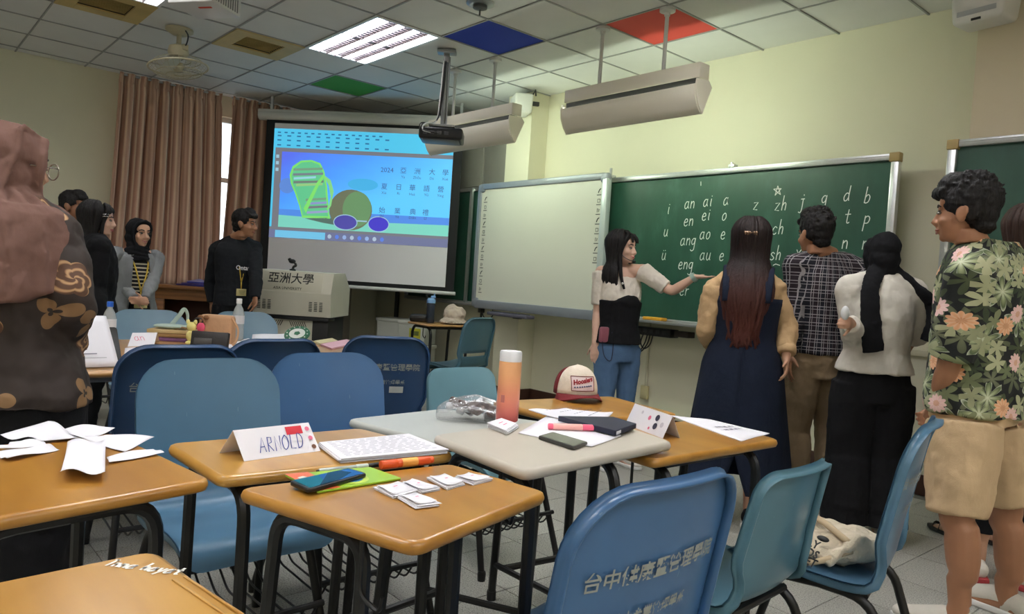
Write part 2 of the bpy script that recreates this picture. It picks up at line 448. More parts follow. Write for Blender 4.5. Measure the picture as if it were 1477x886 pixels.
# ---- recessed lights with four tubes
m_house = mat('light_housing', (225, 226, 226), .35); m_louv = mat('louvre_metal', (150, 138, 142), .4, metal=.3)
m_tube = bpy.data.materials.new('lit_tube'); _t = NT(m_tube); _t.b.inputs['Base Color'].default_value = (1, 1, 1, 1)
_t.b.inputs['Emission Color'].default_value = (.97, .98, 1.0, 1); _t.b.inputs['Emission Strength'].default_value = TUBE_POWER
h = MB(); h.box((T, T/2, .075), (1.2, .594, .006))
for y in (.006, T-.006): h.box((T, y, .035), (1.2, .006, .08))
for x in (.006, 2*T-.006): h.box((x, T/2, .035), (.006, .594, .08))
for y in (.008, T-.008): h.box((T, y, -.006), (1.21, .024, .008))
for x in (.008, 2*T-.008): h.box((x, T/2, -.006), (.024, T, .008))
house_me = h.mesh('housing', m_house, 0)
tb = MB(); tb.box((T, 0, .022), (1.14, .062, .02), .006); tube_me = tb.mesh('light_tube', m_tube)
m_tube2 = m_tube.copy(); m_tube2.node_tree.nodes['Principled BSDF'].inputs['Emission Strength'].default_value = TUBE_POWER_FAR
tube_far = tb.mesh('light_tube', m_tube2)
lv = MB()
for y in (-.028, .028): lv.box((T, y*1.25, -.002), (1.18, .005, .03))
for k in range(24): lv.box((.06+k*.0475, 0, .0), (.022, .066, .012))
louv_me = lv.mesh('louvre', m_louv, 0)
for k, (lx, ly) in enumerate(LIGHTS):
    nm = {(-6.245, 2.85): 'recessed ceiling light with four lit tubes between the green and blue ceiling tiles',
          (-6.245, 1.035): 'recessed ceiling light at the top edge beside the white projector and first beige vent'}.get((lx, ly), 'recessed ceiling light behind the viewer out of the photo')
    t = thing('ceiling_light', nm, 'light', (lx, ly, ZC), 0, 'recessed ceiling lights')
    obj('housing', house_me, None, t)
    for q in range(4): obj('light_tube', tube_far if lx < -5 else tube_me, None, t, loc=(0, .085+q*.145, 0))
    for q in range(3): obj('louvre', louv_me, None, t, loc=(0, .157+q*.145, 0))
# ---- beige air vents
m_vent = mat('vent_beige', (196, 172, 112), .55, var=.1, vs=6)
for k, (vx, vy) in enumerate(VENTS):
    t = thing('ceiling_vent', ['beige louvred ceiling air vent between the round fan and the lit ceiling light', 'beige louvred ceiling air vent at the top edge, partly cut off'][k], 'vent', (vx, vy, ZC), 0, 'ceiling air vents')
    b = MB()
    for lo, hi in (((0, 0), (T, .13)), ((0, T-.13), (T, T)), ((0, .13), (.13, T-.13)), ((T-.13, .13), (T, T-.13))):
        b.box(((lo[0]+hi[0])/2, (lo[1]+hi[1])/2, -.004), (hi[0]-lo[0]-.001, hi[1]-lo[1]-.001, .012))
    obj('frame', b, m_vent, t, 0)
    b = MB(); b.box((T/2, T/2, .08), (T-.2, T-.2, .004)); obj('duct', b, mat('duct_dark', (30, 27, 20), .9), t, 0)
    for q in range(9):
        b = MB(); b.box((.155+q*.037, T/2, .012), (.034, T-.27, .003), rot=M.Rotation(.75, 4, 'Y')); obj('slat', b, m_vent, t, 0)

# ---- curtains
def curtain_mat():
    m = bpy.data.materials.new('striped_curtain'); t = NT(m)
    uv = t.n('ShaderNodeTexCoord').outputs['UV']; sp = t.n('ShaderNodeSeparateXYZ'); t.l(uv, sp.inputs[0])
    fr = t.math('FRACT', sp.outputs[0])
    c = t.ramp(fr, [(0, lin((220, 178, 150))), (.12, lin((188, 136, 112))), (.2, lin((250, 220, 190))), (.3, lin((200, 150, 126))), (.42, lin((226, 182, 154))),
                    (.5, lin((250, 230, 202))), (.56, lin((180, 126, 104))), (.68, lin((210, 160, 134))), (.78, lin((246, 214, 184))), (.88, lin((198, 150, 126))), (1, lin((220, 178, 150)))])
    w = t.noise(400, t.coord(), 2); c = t.mix(.12, c, w)
    t.base(c); t.b.inputs['Roughness'].default_value = .85
    tr = t.n('ShaderNodeBsdfTranslucent'); t.l(c, tr.inputs[0]); ms = t.n('ShaderNodeMixShader'); ms.inputs[0].default_value = .1
    t.l(t.b.outputs[0], ms.inputs[1]); t.l(tr.outputs[0], ms.inputs[2]); t.l(ms.outputs[0], t.t.nodes['Material Output'].inputs[0])
    return m
m_curt = curtain_mat()
def curtain(y0, y1, pleats, label, seed):
    t = thing('curtain', label, 'curtain', (XL+.16, (y0+y1)/2, 0), 0, 'striped curtains'); rnd = random.Random(seed); L = y1-y0
    ph = [rnd.uniform(-.5, .5) for _ in range(pleats+2)]
    def fn(u, v):
        s = u*pleats; k = int(min(s, pleats-1)); w = ph[k]*(1-(s-k))+ph[k+1]*(s-k)
        amp = .045+.03*math.sin(PI*min(1, v*1.1))
        a = 2*PI*s+w*1.2*(1-v*.6)
        x = amp*math.cos(a)*(1+.4*w)+.012*math.cos(2*a+w*5)+.02*w*(1-v)
        flare = .22*(1-v)*math.cos(PI*u)*-1
        pin = .02*math.exp(-((v-.955)/.02)**2)*math.cos(a)
        return (x-pin*2+.0, -L/2+L*u+.02*math.sin(a)+flare*.3, .96+(3.165-.96)*v)
    b = MB(); b.grid(fn, pleats*16, 26)
    b.uv = [[(q[0]*pleats*1.35, q[1]) for q in f] for f in b.uv]
    o = obj('fabric', b, m_curt, t, 180)
    md = o.modifiers.new('thickness', 'SOLIDIFY'); md.thickness = .004
    r = MB(); r.tube([(0, -L/2, 3.15), (0, L/2, 3.15)], .012, 8); obj('rail', r, m_alu, t)
    for k in range(pleats):
        h = MB(); h.box((.06, -L/2+L*(k+.02 if k else .04)/pleats, 3.10), (.02, .018, .09), .005); obj('pinch_pleat', h, m_curt, t)
curtain(1.93, 2.99, 9, 'long striped brown and pink curtain beside the plain beige wall', 3)
curtain(3.11, 4.3, 9, 'striped brown curtain half hidden by the projection screen', 5)

# ================================================================ boards on the front wall
def board_green():
    m = bpy.data.materials.new('chalkboard_green'); t = NT(m); co = t.coord()
    a = t.noise(1.6, co, 4, .6); s = t.noise(7, t.coord(scale=(1, 1, .35), rot=(0, .5, 0)), 5, .65)
    f = t.math('MULTIPLY', a, s)
    c = t.ramp(f, [(.12, lin((28, 68, 54))), (.28, lin((36, 78, 63))), (.42, lin((54, 92, 78)))])
    t.base(c); t.b.inputs['Roughness'].default_value = .42; t.bump(t.noise(500, co), .05, .002); return m
m_green_b = board_green()
m_chalk = mat('chalk', (226, 230, 224), .95)
m_corner = mat('corner_cap', (170, 146, 96), .5)
def chalkboard(name, label, x0, x1, z0, z1, y, tray=True, th=.05, caps=True):
    t = thing(name, label, 'chalkboard', ((x0+x1)/2, y, z0)); W_, H_ = x1-x0, z1-z0
    b = MB(); b.box((0, .012, H_/2), (W_-.03, .02, H_-.03)); obj('board_surface', b, m_green_b, t, 0)
    for nm, c, s in (('frame_bar', (0, 0, H_-.022), (W_, .05, .044)), ('frame_bar', (0, 0, .02), (W_, .05, .04)), ('frame_bar', (-W_/2+th/2, 0, H_/2), (th, .05, H_-.086)), ('frame_bar', (W_/2-th/2, 0, H_/2), (th, .05, H_-.086))):
        b = MB(); b.box(c, s, .006)
        if s[0] > s[2]: b.box((c[0], c[1]-.016, c[2]+.008), (s[0], .022, .01), .003)
        else: b.box((c[0], c[1]-.016, c[2]), (.012, .022, s[2]), .003)
        obj(nm, b, m_alu, t)
    if caps:
        for sx in (-1, 1):
            b = MB(); b.box((sx*(W_/2-.028), -.004, H_-.026), (.066, .062, .06), .006); obj('corner_cap', b, m_corner, t)
    if tray:
        b = MB(); b.box((.09, -.06, .004), (W_-.2, .09, .012), .003); b.box((.09, -.1, .012), (W_-.2, .01, .022), .003); obj('chalk_tray', b, m_alu, t)
    b = MB()
    for sx in (-.7, .7): b.box((sx*W_/2*.9, .5*(YF-y)+.01, H_*.5), (.06, YF-y-.03, .06))
    obj('wall_bracket', b, m_grey_dark, t, 0)
    return t
YBD = 5.03
cb1 = chalkboard('chalkboard', 'long green chalkboard covered with chalked pinyin letters', -4.62, -2.02, .965, 2.225, YBD)
iv = inv_of(cb1)
def cl(word, p, xh=.056, th=.0066):
    cw = MB(); write(cw, word, (p[0], YBD-.0006, p[2]), (1, 0, 0), (0, 0, 1), xh, th, nrm=V((0, -1, 0))); obj('chalk_writing', cw, m_chalk, cb1, 0, iv)
for word, p in (('i', (-3.860, 5.030, 1.882)), ('u', (-3.880, 5.030, 1.696)), ('ü', (-3.884, 5.030, 1.498)), ('an', (-3.689, 5.030, 1.922)), ('en', (-3.684, 5.030, 1.780)), ('ang', (-3.704, 5.030, 1.621)), ('eng', (-3.708, 5.030, 1.426)), ('er', (-3.675, 5.030, 1.211)),
                ('ai', (-3.509, 5.030, 1.933)), ('ei', (-3.513, 5.030, 1.822)), ('ao', (-3.520, 5.030, 1.672)), ('au', (-3.505, 5.030, 1.504)), ('a', (-3.324, 5.030, 1.937)), ('o', (-3.327, 5.030, 1.818)), ('e', (-3.327, 5.030, 1.671)), ('e', (-3.325, 5.030, 1.502)),
                ('z', (-3.061, 5.030, 1.890)), ('zh', (-2.884, 5.030, 1.879)), ('ch', (-2.892, 5.030, 1.705)), ('sh', (-2.893, 5.030, 1.515)), ('j', (-2.691, 5.030, 1.898)), ('x', (-2.693, 5.030, 1.534)), ('g', (-2.533, 5.030, 1.916)), ('d', (-2.377, 5.030, 1.929)), ('t', (-2.360, 5.030, 1.777)),
                ('n', (-2.361, 5.030, 1.601)), ('b', (-2.235, 5.030, 1.909)), ('p', (-2.228, 5.030, 1.765)), ('m', (-2.224, 5.030, 1.597)), ('f', (-2.225, 5.030, 1.429))): cl(word, p)
for pts in ([(-2.862, 5.030, 1.475), (-2.841, 5.030, 1.486), (-2.807, 5.030, 1.476)], [(-3.546, 5.030, 2.135), (-3.543, 5.030, 2.101)],
            [(-2.888, 5.030, 1.992), (-2.871, 5.030, 2.062), (-2.844, 5.030, 1.995), (-2.903, 5.030, 2.039), (-2.842, 5.030, 2.040), (-2.888, 5.030, 1.992)]):
    vs = []; fs = []
    P = [V((p[0], YBD-.0006, p[2])) for p in pts]
    for a, b_ in zip(P, P[1:]):
        w = V((0, -1, 0)).cross(b_-a).normalized()*.003; k = len(vs); vs += [a-w, a+w, b_-w, b_+w]; fs.append([k, k+2, k+3, k+1])
    cw = MB(); cw.add(vs, fs); obj('chalk_mark', cw, m_chalk, cb1, 0, iv)
for x in (-4.5, -3.26):
    b = MB(); b.box((x, YBD, 2.235), (.05, .06, .03), .004); b.tube([(x, YBD-.02, 2.22), (x, YBD-.02, 2.31 if x < -4 else 2.262)], .012, 8); obj('top_clip', b, m_alu, cb1, 40, iv)
# rear chalkboard half hidden behind screen, right chalkboard on the pillar
cb2 = chalkboard('chalkboard', 'narrow strip of green chalkboard visible between the projection screen and whiteboard', -7.9, -6.14, .95, 2.27, 5.12, caps=False)
b = MB(); b.box((-6.62, 5.085, 1.61), (.04, .03, 1.3), .004); obj('centre_post', b, m_alu, cb2, 40, inv_of(cb2))
cb3 = chalkboard('chalkboard', 'green chalkboard with tan corner cap behind the man in floral shirt', -1.71, .9, .965, 2.255, 4.95)
# eraser on the tray
t = thing('board_eraser', 'yellow chalkboard eraser lying on the chalk tray beside the teacher', 'eraser', (-3.86, 4.965, .975), .0)
b = MB(); b.box((0, 0, .026), (.2, .075, .026), .006); obj('body', b, mat('eraser_yellow', (222, 160, 40), .7), t)
b = MB(); b.box((0, 0, .007), (.2, .072, .013), .003); obj('felt_pad', b, mat('felt', (120, 84, 40), .95), t)
# cables and black box under the board
t = thing('cable_box', 'black control box with looped cables hanging under the chalkboard', 'box', (-4.05, 5.2, .84))
b = MB(); b.box((0, -.04, .04), (.52, .12, .07), .008); obj('housing', b, m_black, t)
for k in range(7):
    b = MB(); b.box((-.2+k*.066, -.103, .045), (.04, .008, .03), .002); obj('socket', b, m_grey_dark, t)
for k in range(3):
    b = MB(); b.tube(crom([(-.12+k*.05, -.1, .03), (-.14+k*.05, -.11, -.06), (-.08+k*.04, -.11, -.17+k*.03), (-.0+k*.03, -.11, -.07), (.02+k*.03, -.1, .02)], 6), .006, 6); obj('cable', b, m_black, t)
b = MB(); b.box((.36, -.04, .045), (.14, .1, .05), .006); obj('adapter', b, mat('adapter_brown', (58, 44, 38), .5), t)
# outlet with conduit on the wall
t = thing('wall_outlet', 'beige wall outlet with thin conduit below the chalkboard behind the teacher', 'outlet', (-4.134, 5.260, 0.327))
b = MB(); b.box((0, -.012, 0), (.08, .03, .12), .006); obj('plate', b, mat('outlet_beige', (196, 184, 142), .5), t)
b = MB(); b.tube([(-.0, -.004, .06), (-.0, -.004, .62)], .011, 8); obj('conduit', b, mat('cable_cover', (206, 200, 172)), t)

# interactive whiteboard
wx0, wx1, wz0, wz1, wy = -6.27, -4.42, .945, 2.255, 4.93
t = thing('whiteboard', 'white interactive board with grey frame and icon strips at both edges', 'whiteboard', ((wx0+wx1)/2, wy, wz0)); iw = inv_of(t)
Wd, Hd = wx1-wx0, wz1-wz0
b = MB(); b.box((0, .0, Hd/2), (Wd-.06, .03, Hd-.06)); obj('writing_surface', b, mat('whiteboard_white', (216, 214, 202), .45), t, 0)
m_wfr = mat('whiteboard_frame', (142, 146, 156), .4, metal=.25)
for c, s in (((0, -.012, Hd-.03), (Wd-.1, .05, .06)), ((0, -.012, .035), (Wd-.1, .05, .09)), ((-Wd/2+.025, -.012, Hd/2), (.05, .05, Hd-.1)), ((Wd/2-.035, -.012, Hd/2), (.07, .06, Hd-.1))):
    b = MB(); b.box(c, s, .01); obj('frame_bar', b, mat('frame_silver', (196, 204, 204), .35, metal=.3) if c[0] > .1 else m_wfr, t)
for sx in (-1, 1):
    for z in (.05, Hd-.045):
        b = MB(); b.box((sx*(Wd/2-.05), -.012, z), (.102, .056, .1 if z < .5 else .09), .025); obj('corner_cap', b, m_wfr, t)
ic = MB(); yi = -.0155
for sx in (-1, 1):
    xi = sx*(Wd/2-.115)
    for k in range(12):
        if sx > 0 and k > 7: continue
        z = Hd-.16-k*.087
        ic.box((xi, yi, z-.034), (.055, .002, .007))
        if k % 3 == 0: ic.tube([(xi-.012, yi, z-.015), (xi+.0, yi, z+.012), (xi+.018, yi, z+.022)], .005, 4)
        elif k % 3 == 1:
            for a, b_ in (((-.014, -.014), (.014, -.014)), ((.014, -.014), (.014, .016)), ((.014, .016), (-.014, .016)), ((-.014, .016), (-.014, -.014))): ic.tube([(xi+a[0], yi, z+a[1]), (xi+b_[0], yi, z+b_[1])], .0025, 4)
        else:
            ic.tube([(xi-.012, yi, z-.016), (xi-.012, yi, z+.018), (xi+.012, yi, z+.01), (xi+.004, yi, z-.012)], .003, 4)
obj('icon_strip', ic, mat('icon_ink', (40, 40, 44), .6), t, 0, kind='stuff')
b = MB(); b.box((-.98, .0, .5), (.02, .03, .02)); 
tr = thing('pen_tray', 'dark purplish pen tray fixed below the whiteboard frame', 'tray', (-5.58, wy-.03, .9))
m_tray = mat('tray_purple', (92, 88, 104), .45)
b = MB(); b.box((0, -.04, .0), (.62, .11, .035), .012); obj('tray_body', b, m_tray, tr)
for k in range(4):
    b = MB(); b.box((-.22+k*.145, -.045, .02), (.11, .06, .008), .003); obj('slot', b, mat('slot_grey', (60, 58, 68), .5), tr)
b = MB(); b.box((.1, -.03, -.022), (.1, .04, .012), .003); obj('clip', b, m_black, tr)
t2 = thing('board_cable', 'black loop of cable hanging below the left corner of the whiteboard', 'cable', (-6.12, wy+.02, .9))
b = MB(); b.tube(crom([(-.02, 0, .06), (.0, 0, -.04), (.08, 0, -.07), (.16, 0, -.03), (.15, 0, .05)], 6), .006, 6); b.box((-.06, .02, .02), (.06, .05, .07), .006); b.tube([(-.06, .02, 0), (-.05, .02, -.12)], .012, 8); obj('cable_loop', b, m_black, t2)

# ================================================================ projection screen
TH = .742
t = thing('projection_screen', 'large pulled-down projection screen showing a beach slide with flip-flop and coconut', 'screen', (-7.47, 4.15, 0), TH)
m_scr = mat('screen_white', (236, 234, 238), .8); m_scrb = mat('screen_black', (14, 14, 18), .7)
b = MB(); b.box((0, .004, 1.99), (2.28, .006, 1.83)); obj('black_border', b, m_scrb, t, 0)
b = MB(); b.box((0, 0, 2.0), (2.08, .004, 1.74)); obj('screen_sheet', b, m_scr, t, 0)
b = MB(); b.tube([(-1.16, .0, 1.065), (1.16, 0, 1.065)], .02, 10); obj('bottom_bar', b, m_white_pl, t)
b = MB(); b.tube([(-1.24, .03, 2.96), (1.3, .03, 2.96)], .058, 14); b.box((0, .03, 3.0), (2.5, .09, .05), .01); obj('roller_case', b, mat('case_white', (214, 212, 206), .45), t)
for x in (-1.1, 1.1):
    b = MB(); b.box((x, .03, 3.1), (.03, .03, .16)); obj('hanger', b, m_alu, t, 0)
EM = .85
def emat(name, rgb, k=EM):
    m = mat(name, rgb, .8, emit=k); m.node_tree.nodes['Principled BSDF'].inputs['Base Color'].default_value = (*[x*.22 for x in lin(rgb)], 1); return m
def sky_mat():
    m = bpy.data.materials.new('slide_sky'); q = NT(m); sp = q.n('ShaderNodeSeparateXYZ'); q.l(q.coord('Generated'), sp.inputs[0])
    f = q.math('ADD', q.math('MULTIPLY', sp.outputs[0], .8), q.math('MULTIPLY', q.math('SUBTRACT', 1., sp.outputs[2]), .5))
    n = q.noise(4, q.coord(scale=(1, 1, 3)), 4); f = q.math('ADD', f, q.math('MULTIPLY', n, .12))
    c = q.ramp(f, [(.1, lin((88, 108, 232))), (.45, lin((76, 150, 250))), (.9, lin((92, 196, 252)))])
    q.l(c, q.b.inputs['Emission Color']); q.b.inputs['Emission Strength'].default_value = EM*1.1; q.b.inputs['Base Color'].default_value = (.02, .05, .1, 1); return m
pi_ = MB(); pi_.box((0, -.004, 2.19), (2.08, .003, 1.24)); img = obj('projected_image', pi_, emat('slide_grey', (118, 120, 128)), t, 0)
# image coordinates: fx 0..1 left to right, fy 0..1 top to bottom
def ip(fx, fy, k): return V((-1.04+2.08*fx, -.0062-.0006*k, 2.81-1.24*fy))
def flat(name, poly, m, k):
    b = MB(); b.add([ip(x, y, k) for x, y in poly], [list(range(len(poly)))]); return obj(name, b, m, img, 0)
def ellp(cx, cy, rx, ry, n=28, a0=0, a1=2*PI): return [(cx+rx*math.cos(a0+(a1-a0)*i/n), cy+ry*math.sin(a0+(a1-a0)*i/n)) for i in range(n)]
flat('toolbar', [(0, 0), (1, 0), (1, .175), (0, .175)], emat('slide_cyan', (88, 206, 246), .75), 1)
flat('slide_edge', [(0, 0), (.012, 0), (.012, .9), (0, .9)], emat('slide_cyan', (88, 206, 246)), 1)
flat('taskbar', [(0, .925), (1, .925), (1, 1), (0, 1)], emat('slide_task', (110, 116, 150)), 1)
flat('search_box', [(.035, .93), (.32, .93), (.32, .995), (.035, .995)], emat('slide_search', (124, 208, 246), .7), 2)
flat('slide_sky', [(.05, .21), (1, .21), (1, .80), (.05, .80)], sky_mat(), 1)
flat('slide_sea', [(.05, .735), (1, .735), (1, .81), (.05, .81)], emat('slide_seac', (84, 140, 226)), 2)
flat('slide_sand', [(.05, .79), (.3, .80), (.6, .81), (1, .80), (1, .9), (.05, .9)], emat('slide_sandc', (124, 208, 190)), 3)
flat('cloud', ellp(.515, .475, .085, .055), emat('slide_cloud', (80, 190, 246), .7), 2)
flat('cloud', ellp(.09, .52, .045, .07), emat('slide_cloud2', (112, 160, 246), .6), 2)
fl_o = [(.10, .42), (.115, .34), (.16, .285), (.22, .275), (.27, .30), (.295, .37), (.315, .50), (.325, .62), (.335, .74), (.345, .80), (.185, .805), (.165, .70), (.135, .58), (.11, .5)]
cxm = sum(p[0] for p in fl_o)/len(fl_o); cym = sum(p[1] for p in fl_o)/len(fl_o)
flat('flip_flop_rim', fl_o, emat('slide_lime', (140, 240, 120), .7), 4)
flat('flip_flop_sole', [(cxm+(x-cxm)*.9, cym+(y-cym)*.93) for x, y in fl_o], emat('slide_mint', (112, 220, 160), .65), 5)
for y, x0, x1, c in ((.36, .12, .285, (120, 160, 130)), (.405, .12, .29, (120, 130, 140)), (.44, .125, .25, (150, 210, 220)), (.475, .125, .295, (116, 128, 120)), (.50, .14, .29, (150, 200, 130)), (.63, .20, .315, (120, 126, 130)), (.665, .2, .32, (140, 150, 200)), (.70, .2, .325, (118, 120, 128)), (.745, .21, .33, (150, 160, 200))):
    flat('flip_flop_stripe', [(x0, y), (x1, y-.02), (x1, y), (x0, y+.022)], emat('slide_st%d%d' % (c[0], c[2]), c), 6)
flat('flip_flop_strap', [(.19, .72), (.26, .47), (.29, .40), (.30, .42), (.27, .5), (.205, .76)], emat('slide_lime', (140, 240, 120)), 7)
flat('flip_flop_strap', [(.29, .40), (.335, .45), (.355, .55), (.345, .68), (.325, .74), (.34, .6), (.325, .5), (.30, .43)], emat('slide_lime2', (150, 236, 150), .65), 7)
flat('coconut', ellp(.455, .71, .12, .185), emat('slide_coco', (132, 140, 112), .55), 4)
flat('coconut', ellp(.49, .70, .08, .16), emat('slide_coco2', (128, 176, 124), .55), 5)
flat('shadow', [(.2, .81), (.33, .79), (.40, .81), (.40, .86), (.3, .84)], emat('slide_shade', (110, 140, 130), .5), 4)
for cx, rx, c in ((.43, .063, (96, 92, 190)), (.615, .055, (86, 76, 226))):
    flat('lens_rim', ellp(cx, .825, rx+.005, .072), emat('slide_rim', (170, 210, 230), .7), 6); flat('lens', ellp(cx, .825, rx, .064), emat('slide_lens%d' % c[0], c, .6), 7)
flat('bridge', [(.49, .80), (.55, .80), (.55, .812), (.49, .812)], emat('slide_rim', (170, 210, 230)), 7)
tx = MB(); mt_i = lambda fx, fy, k=8: M.Translation(ip(fx, fy, k)) @ M.Rotation(PI/2, 4, 'X')
for s, fx, fy in (('2024', .645, .335), ('亞', .735, .335), ('洲', .812, .335), ('大', .892, .335), ('學', .965, .335), ('夏', .635, .485), ('日', .715, .485), ('華', .79, .485), ('語', .868, .485), ('營', .945, .485), ('始', .63, .70), ('業', .715, .70), ('典', .8, .70), ('禮', .87, .70)):
    put_text(tx, s, .075, mt_i(fx, fy))
for s, fx, fy in (('Yà', .735, .39), ('Zhōu', .812, .39), ('Dà', .892, .39), ('Xué', .965, .39), ('Xià', .635, .54), ('Rì', .715, .54), ('Huá', .79, .54), ('Yǔ', .868, .54), ('Yíng', .945, .54), ('Shǐ', .63, .75), ('Yè', .715, .75), ('Diǎn', .8, .75), ('Lǐ', .87, .75)):
    put_text(tx, s, .042, mt_i(fx, fy))
obj('slide_lettering', tx, emat('slide_ink', (84, 108, 170), .5), img, 0)
tk = MB()
for r_, (fy, n, s) in enumerate(((.03, 16, .8), (.06, 12, 1), (.1, 10, 1), (.145, 12, 1))):
    for k in range(n):
        fx = .02+k*(.038 if r_ == 0 else .055); w = .022*s; h_ = .012
        tk.add([ip(fx, fy, 3), ip(fx+w, fy, 3), ip(fx+w, fy+h_, 3), ip(fx, fy+h_, 3)], [[0, 1, 2, 3]])
obj('toolbar_icons', tk, emat('slide_icon', (60, 130, 190), .55), img, 0, kind='stuff')
for k in range(8):
    flat('taskbar_icon', ellp(.345+k*.042, .962, .011, .02, 12), emat('slide_ic%d' % (k % 3), [(200, 220, 240), (110, 150, 255), (170, 200, 250)][k % 3], .6), 3)
for k in range(3): flat('side_icon', [(.018, .24+k*.06), (.035, .24+k*.06), (.035, .27+k*.06), (.018, .27+k*.06)], emat('slide_rim', (170, 210, 230)), 3)

# ================================================================ lectern and things around it
m_beige_m = mat('lectern_beige', (208, 204, 186), .5, var=.02)
t = thing('lectern', 'beige and black multimedia lectern bearing the university name', 'lectern', (*(-6.884, 3.253), 0), .80)
b = MB()
prof = [(-.30, .78), (-.32, 1.0), (-.26, 1.20), (.12, 1.21), (.32, 1.05), (.32, .78)]
vs = [V((sx*.385, p[0], p[1])) for sx in (-1, 1) for p in prof]; n = len(prof)
b.add(vs, [[k, (k+1) % n, n+(k+1) % n, n+k] for k in range(n)]+[list(range(n))[::-1], [n+k for k in range(n)]])
obj('console', b, m_beige_m, t, 20)
b = MB(); b.box((0, .02, .39), (.70, .52, .78), .01); obj('base_cabinet', b, mat('lectern_black', (24, 24, 26), .45), t)
b = MB(); b.box((-.06, -.25, .40), (.52, .012, .72), .004); obj('front_panel', b, m_beige_m, t)
b = MB(); b.box((-.05, -.2, .755), (.84, .2, .03), .005); obj('shelf', b, mat('lectern_black', (24, 24, 26)), t)
rot_f = M.Rotation(math.atan2(.02, .22), 4, 'X')
# front face slopes: upper portion between (-.32,1.0) and (-.26,1.2); name plate on it
def fmt_(x, z): 
    y = -.32+.06*(z-1.0)/.2 if z > 1.0 else -.30-.02*(z-.78)/.22
    return y
tl = math.atan2(.06, .2)
def face(z, x, off=.002): return M.Translation((x, fmt_(x, z)-off, z)) @ M.Rotation(PI/2-tl*(1 if z > 1 else -.3), 4, 'X')
np_ = MB(); np_.box((0, 0, 0), (.62, .18, .003), .001, rot=None); 
np_.v = [face(1.10, -.02, .002) @ v for v in np_.v]; obj('name_plate', np_, mat('plate_beige', (196, 192, 172), .5), t)
lt = MB(); put_text(lt, '亞洲大學', .112, face(1.125, -.02, .0045), bold=.012); put_text(lt, 'ASIA UNIVERSITY', .036, face(1.035, -.04, .0045), bold=.01)
obj('lettering', lt, mat('letter_black', (30, 30, 30), .6), t, 0)
vt = MB()
for gx in (-.26, .24):
    for c in range(3):
        for r in range(6): vt.box((gx-.05+c*.05, fmt_(0, .88)-.001, .835+r*.016), (.03, .006, .007))
for gx, sgn in ((-.17, 1), (.06, -1)):
    for k in range(8): vt.box((gx-.07+k*.02, -.257, .70), (.006, .004, .055), rot=M.Rotation(.45*sgn, 4, 'Y'))
obj('vent_slots', vt, mat('slot_dark', (40, 40, 38), .7), t, 0, kind='stuff')
mk = thing('microphone', 'small black gooseneck microphone standing on top of the lectern', 'microphone', (*(-6.794, 3.097, 1.195)[:2], 1.205), .8)
b = MB(); b.lathe([(.03, 0), (.03, .012), (.012, .02)], segs=14); obj('base', b, m_black, mk)
b = MB(); b.tube(crom([(0, 0, .015), (.01, 0, .04), (.03, .0, .05), (.02, 0, .075)], 5), .012, 8); obj('neck', b, m_black, mk)
b = MB(); b.ell((-.005, -.01, .09), (.035, .024, .022)); b.ell((-.03, -.01, .105), (.018, .018, .016)); obj('head', b, m_black, mk)

# wooden counter below the curtains
def wood(name, c1, c2, scale=1, rough=.35, coat=.2, axis=(1, 6, 6)):
    if name in MATS: return MATS[name]
    m = bpy.data.materials.new(name); t = NT(m); co = t.coord(scale=tuple(a*scale for a in axis))
    n = t.noise(2.2, co, 5, .6); wv = t.n('ShaderNodeTexWave', wave_type='RINGS'); wv.inputs['Scale'].default_value = .9; wv.inputs['Distortion'].default_value = 5; wv.inputs['Detail'].default_value = 3; wv.inputs['Detail Scale'].default_value = 1.5
    t.l(co, wv.inputs['Vector'])
    f = t.math('ADD', t.math('MULTIPLY', n, .7), t.math('MULTIPLY', wv.outputs['Fac'], .3))
    t.base(t.ramp(f, [(.25, lin(c1)), (.75, lin(c2))])); t.b.inputs['Roughness'].default_value = rough
    t.b.inputs['Coat Weight'].default_value = coat; t.b.inputs['Coat Roughness'].default_value = .2; MATS[name] = m; return m
m_oak = wood('oak_brown', (120, 76, 40), (156, 104, 58), 1.2)
t = thing('wooden_counter', 'brown wooden counter desk under the striped curtains', 'desk', (*(-8.059, 2.760), 0), .84)
for nm, c, s in (('counter_top', (0, 0, .955), (1.28, .42, .035)), ('side_panel', (-.6, .02, .47), (.05, .36, .935)), ('side_panel', (.6, .02, .47), (.05, .36, .935)), ('drawer_front', (0, -.13, .88), (1.14, .03, .115)), ('back_panel', (0, .17, .42), (1.14, .02, .8)), ('front_stile', (-.5, -.13, .41), (.16, .025, .82))):
    b = MB(); b.box(c, s, .005); obj(nm, b, m_oak if nm != 'back_panel' else mat('oak_recess_shade', (70, 36, 22), .6), t)  # back panel's darker colour paints in the shade of the open recess
t = thing('folder_pile', 'blue and purple plastic folders lying on the wooden counter', 'folders', (*(-8.200, 2.695, 0.995)[:2], .9725), .6)
for k, (c, sx) in enumerate((((52, 52, 140), .36), ((96, 84, 160), .3), ((50, 60, 170), .27))):
    b = MB(); b.box((.03*k-.03, .0, .008+.016*k), (sx, .22, .013), .004, rot=.25*k); obj('folder', b, mat('folder%d' % k, c, .35), t)
b = MB(); b.grid(lambda u, v: (-.14+.26*u, -.08+.15*v, .048+.03*math.sin(u*5)*v), 8, 4); obj('loose_sheet', b, mat('sleeve', (150, 146, 196), .3), t)
t = thing('tissue_box', 'white paper box on the counter beside the lectern', 'box', (*(-7.600, 3.084, 1.134)[:2], .9725), .84)
b = MB(); b.box((0, 0, .035), (.16, .1, .07), .008); obj('carton', b, m_white_pl, t)

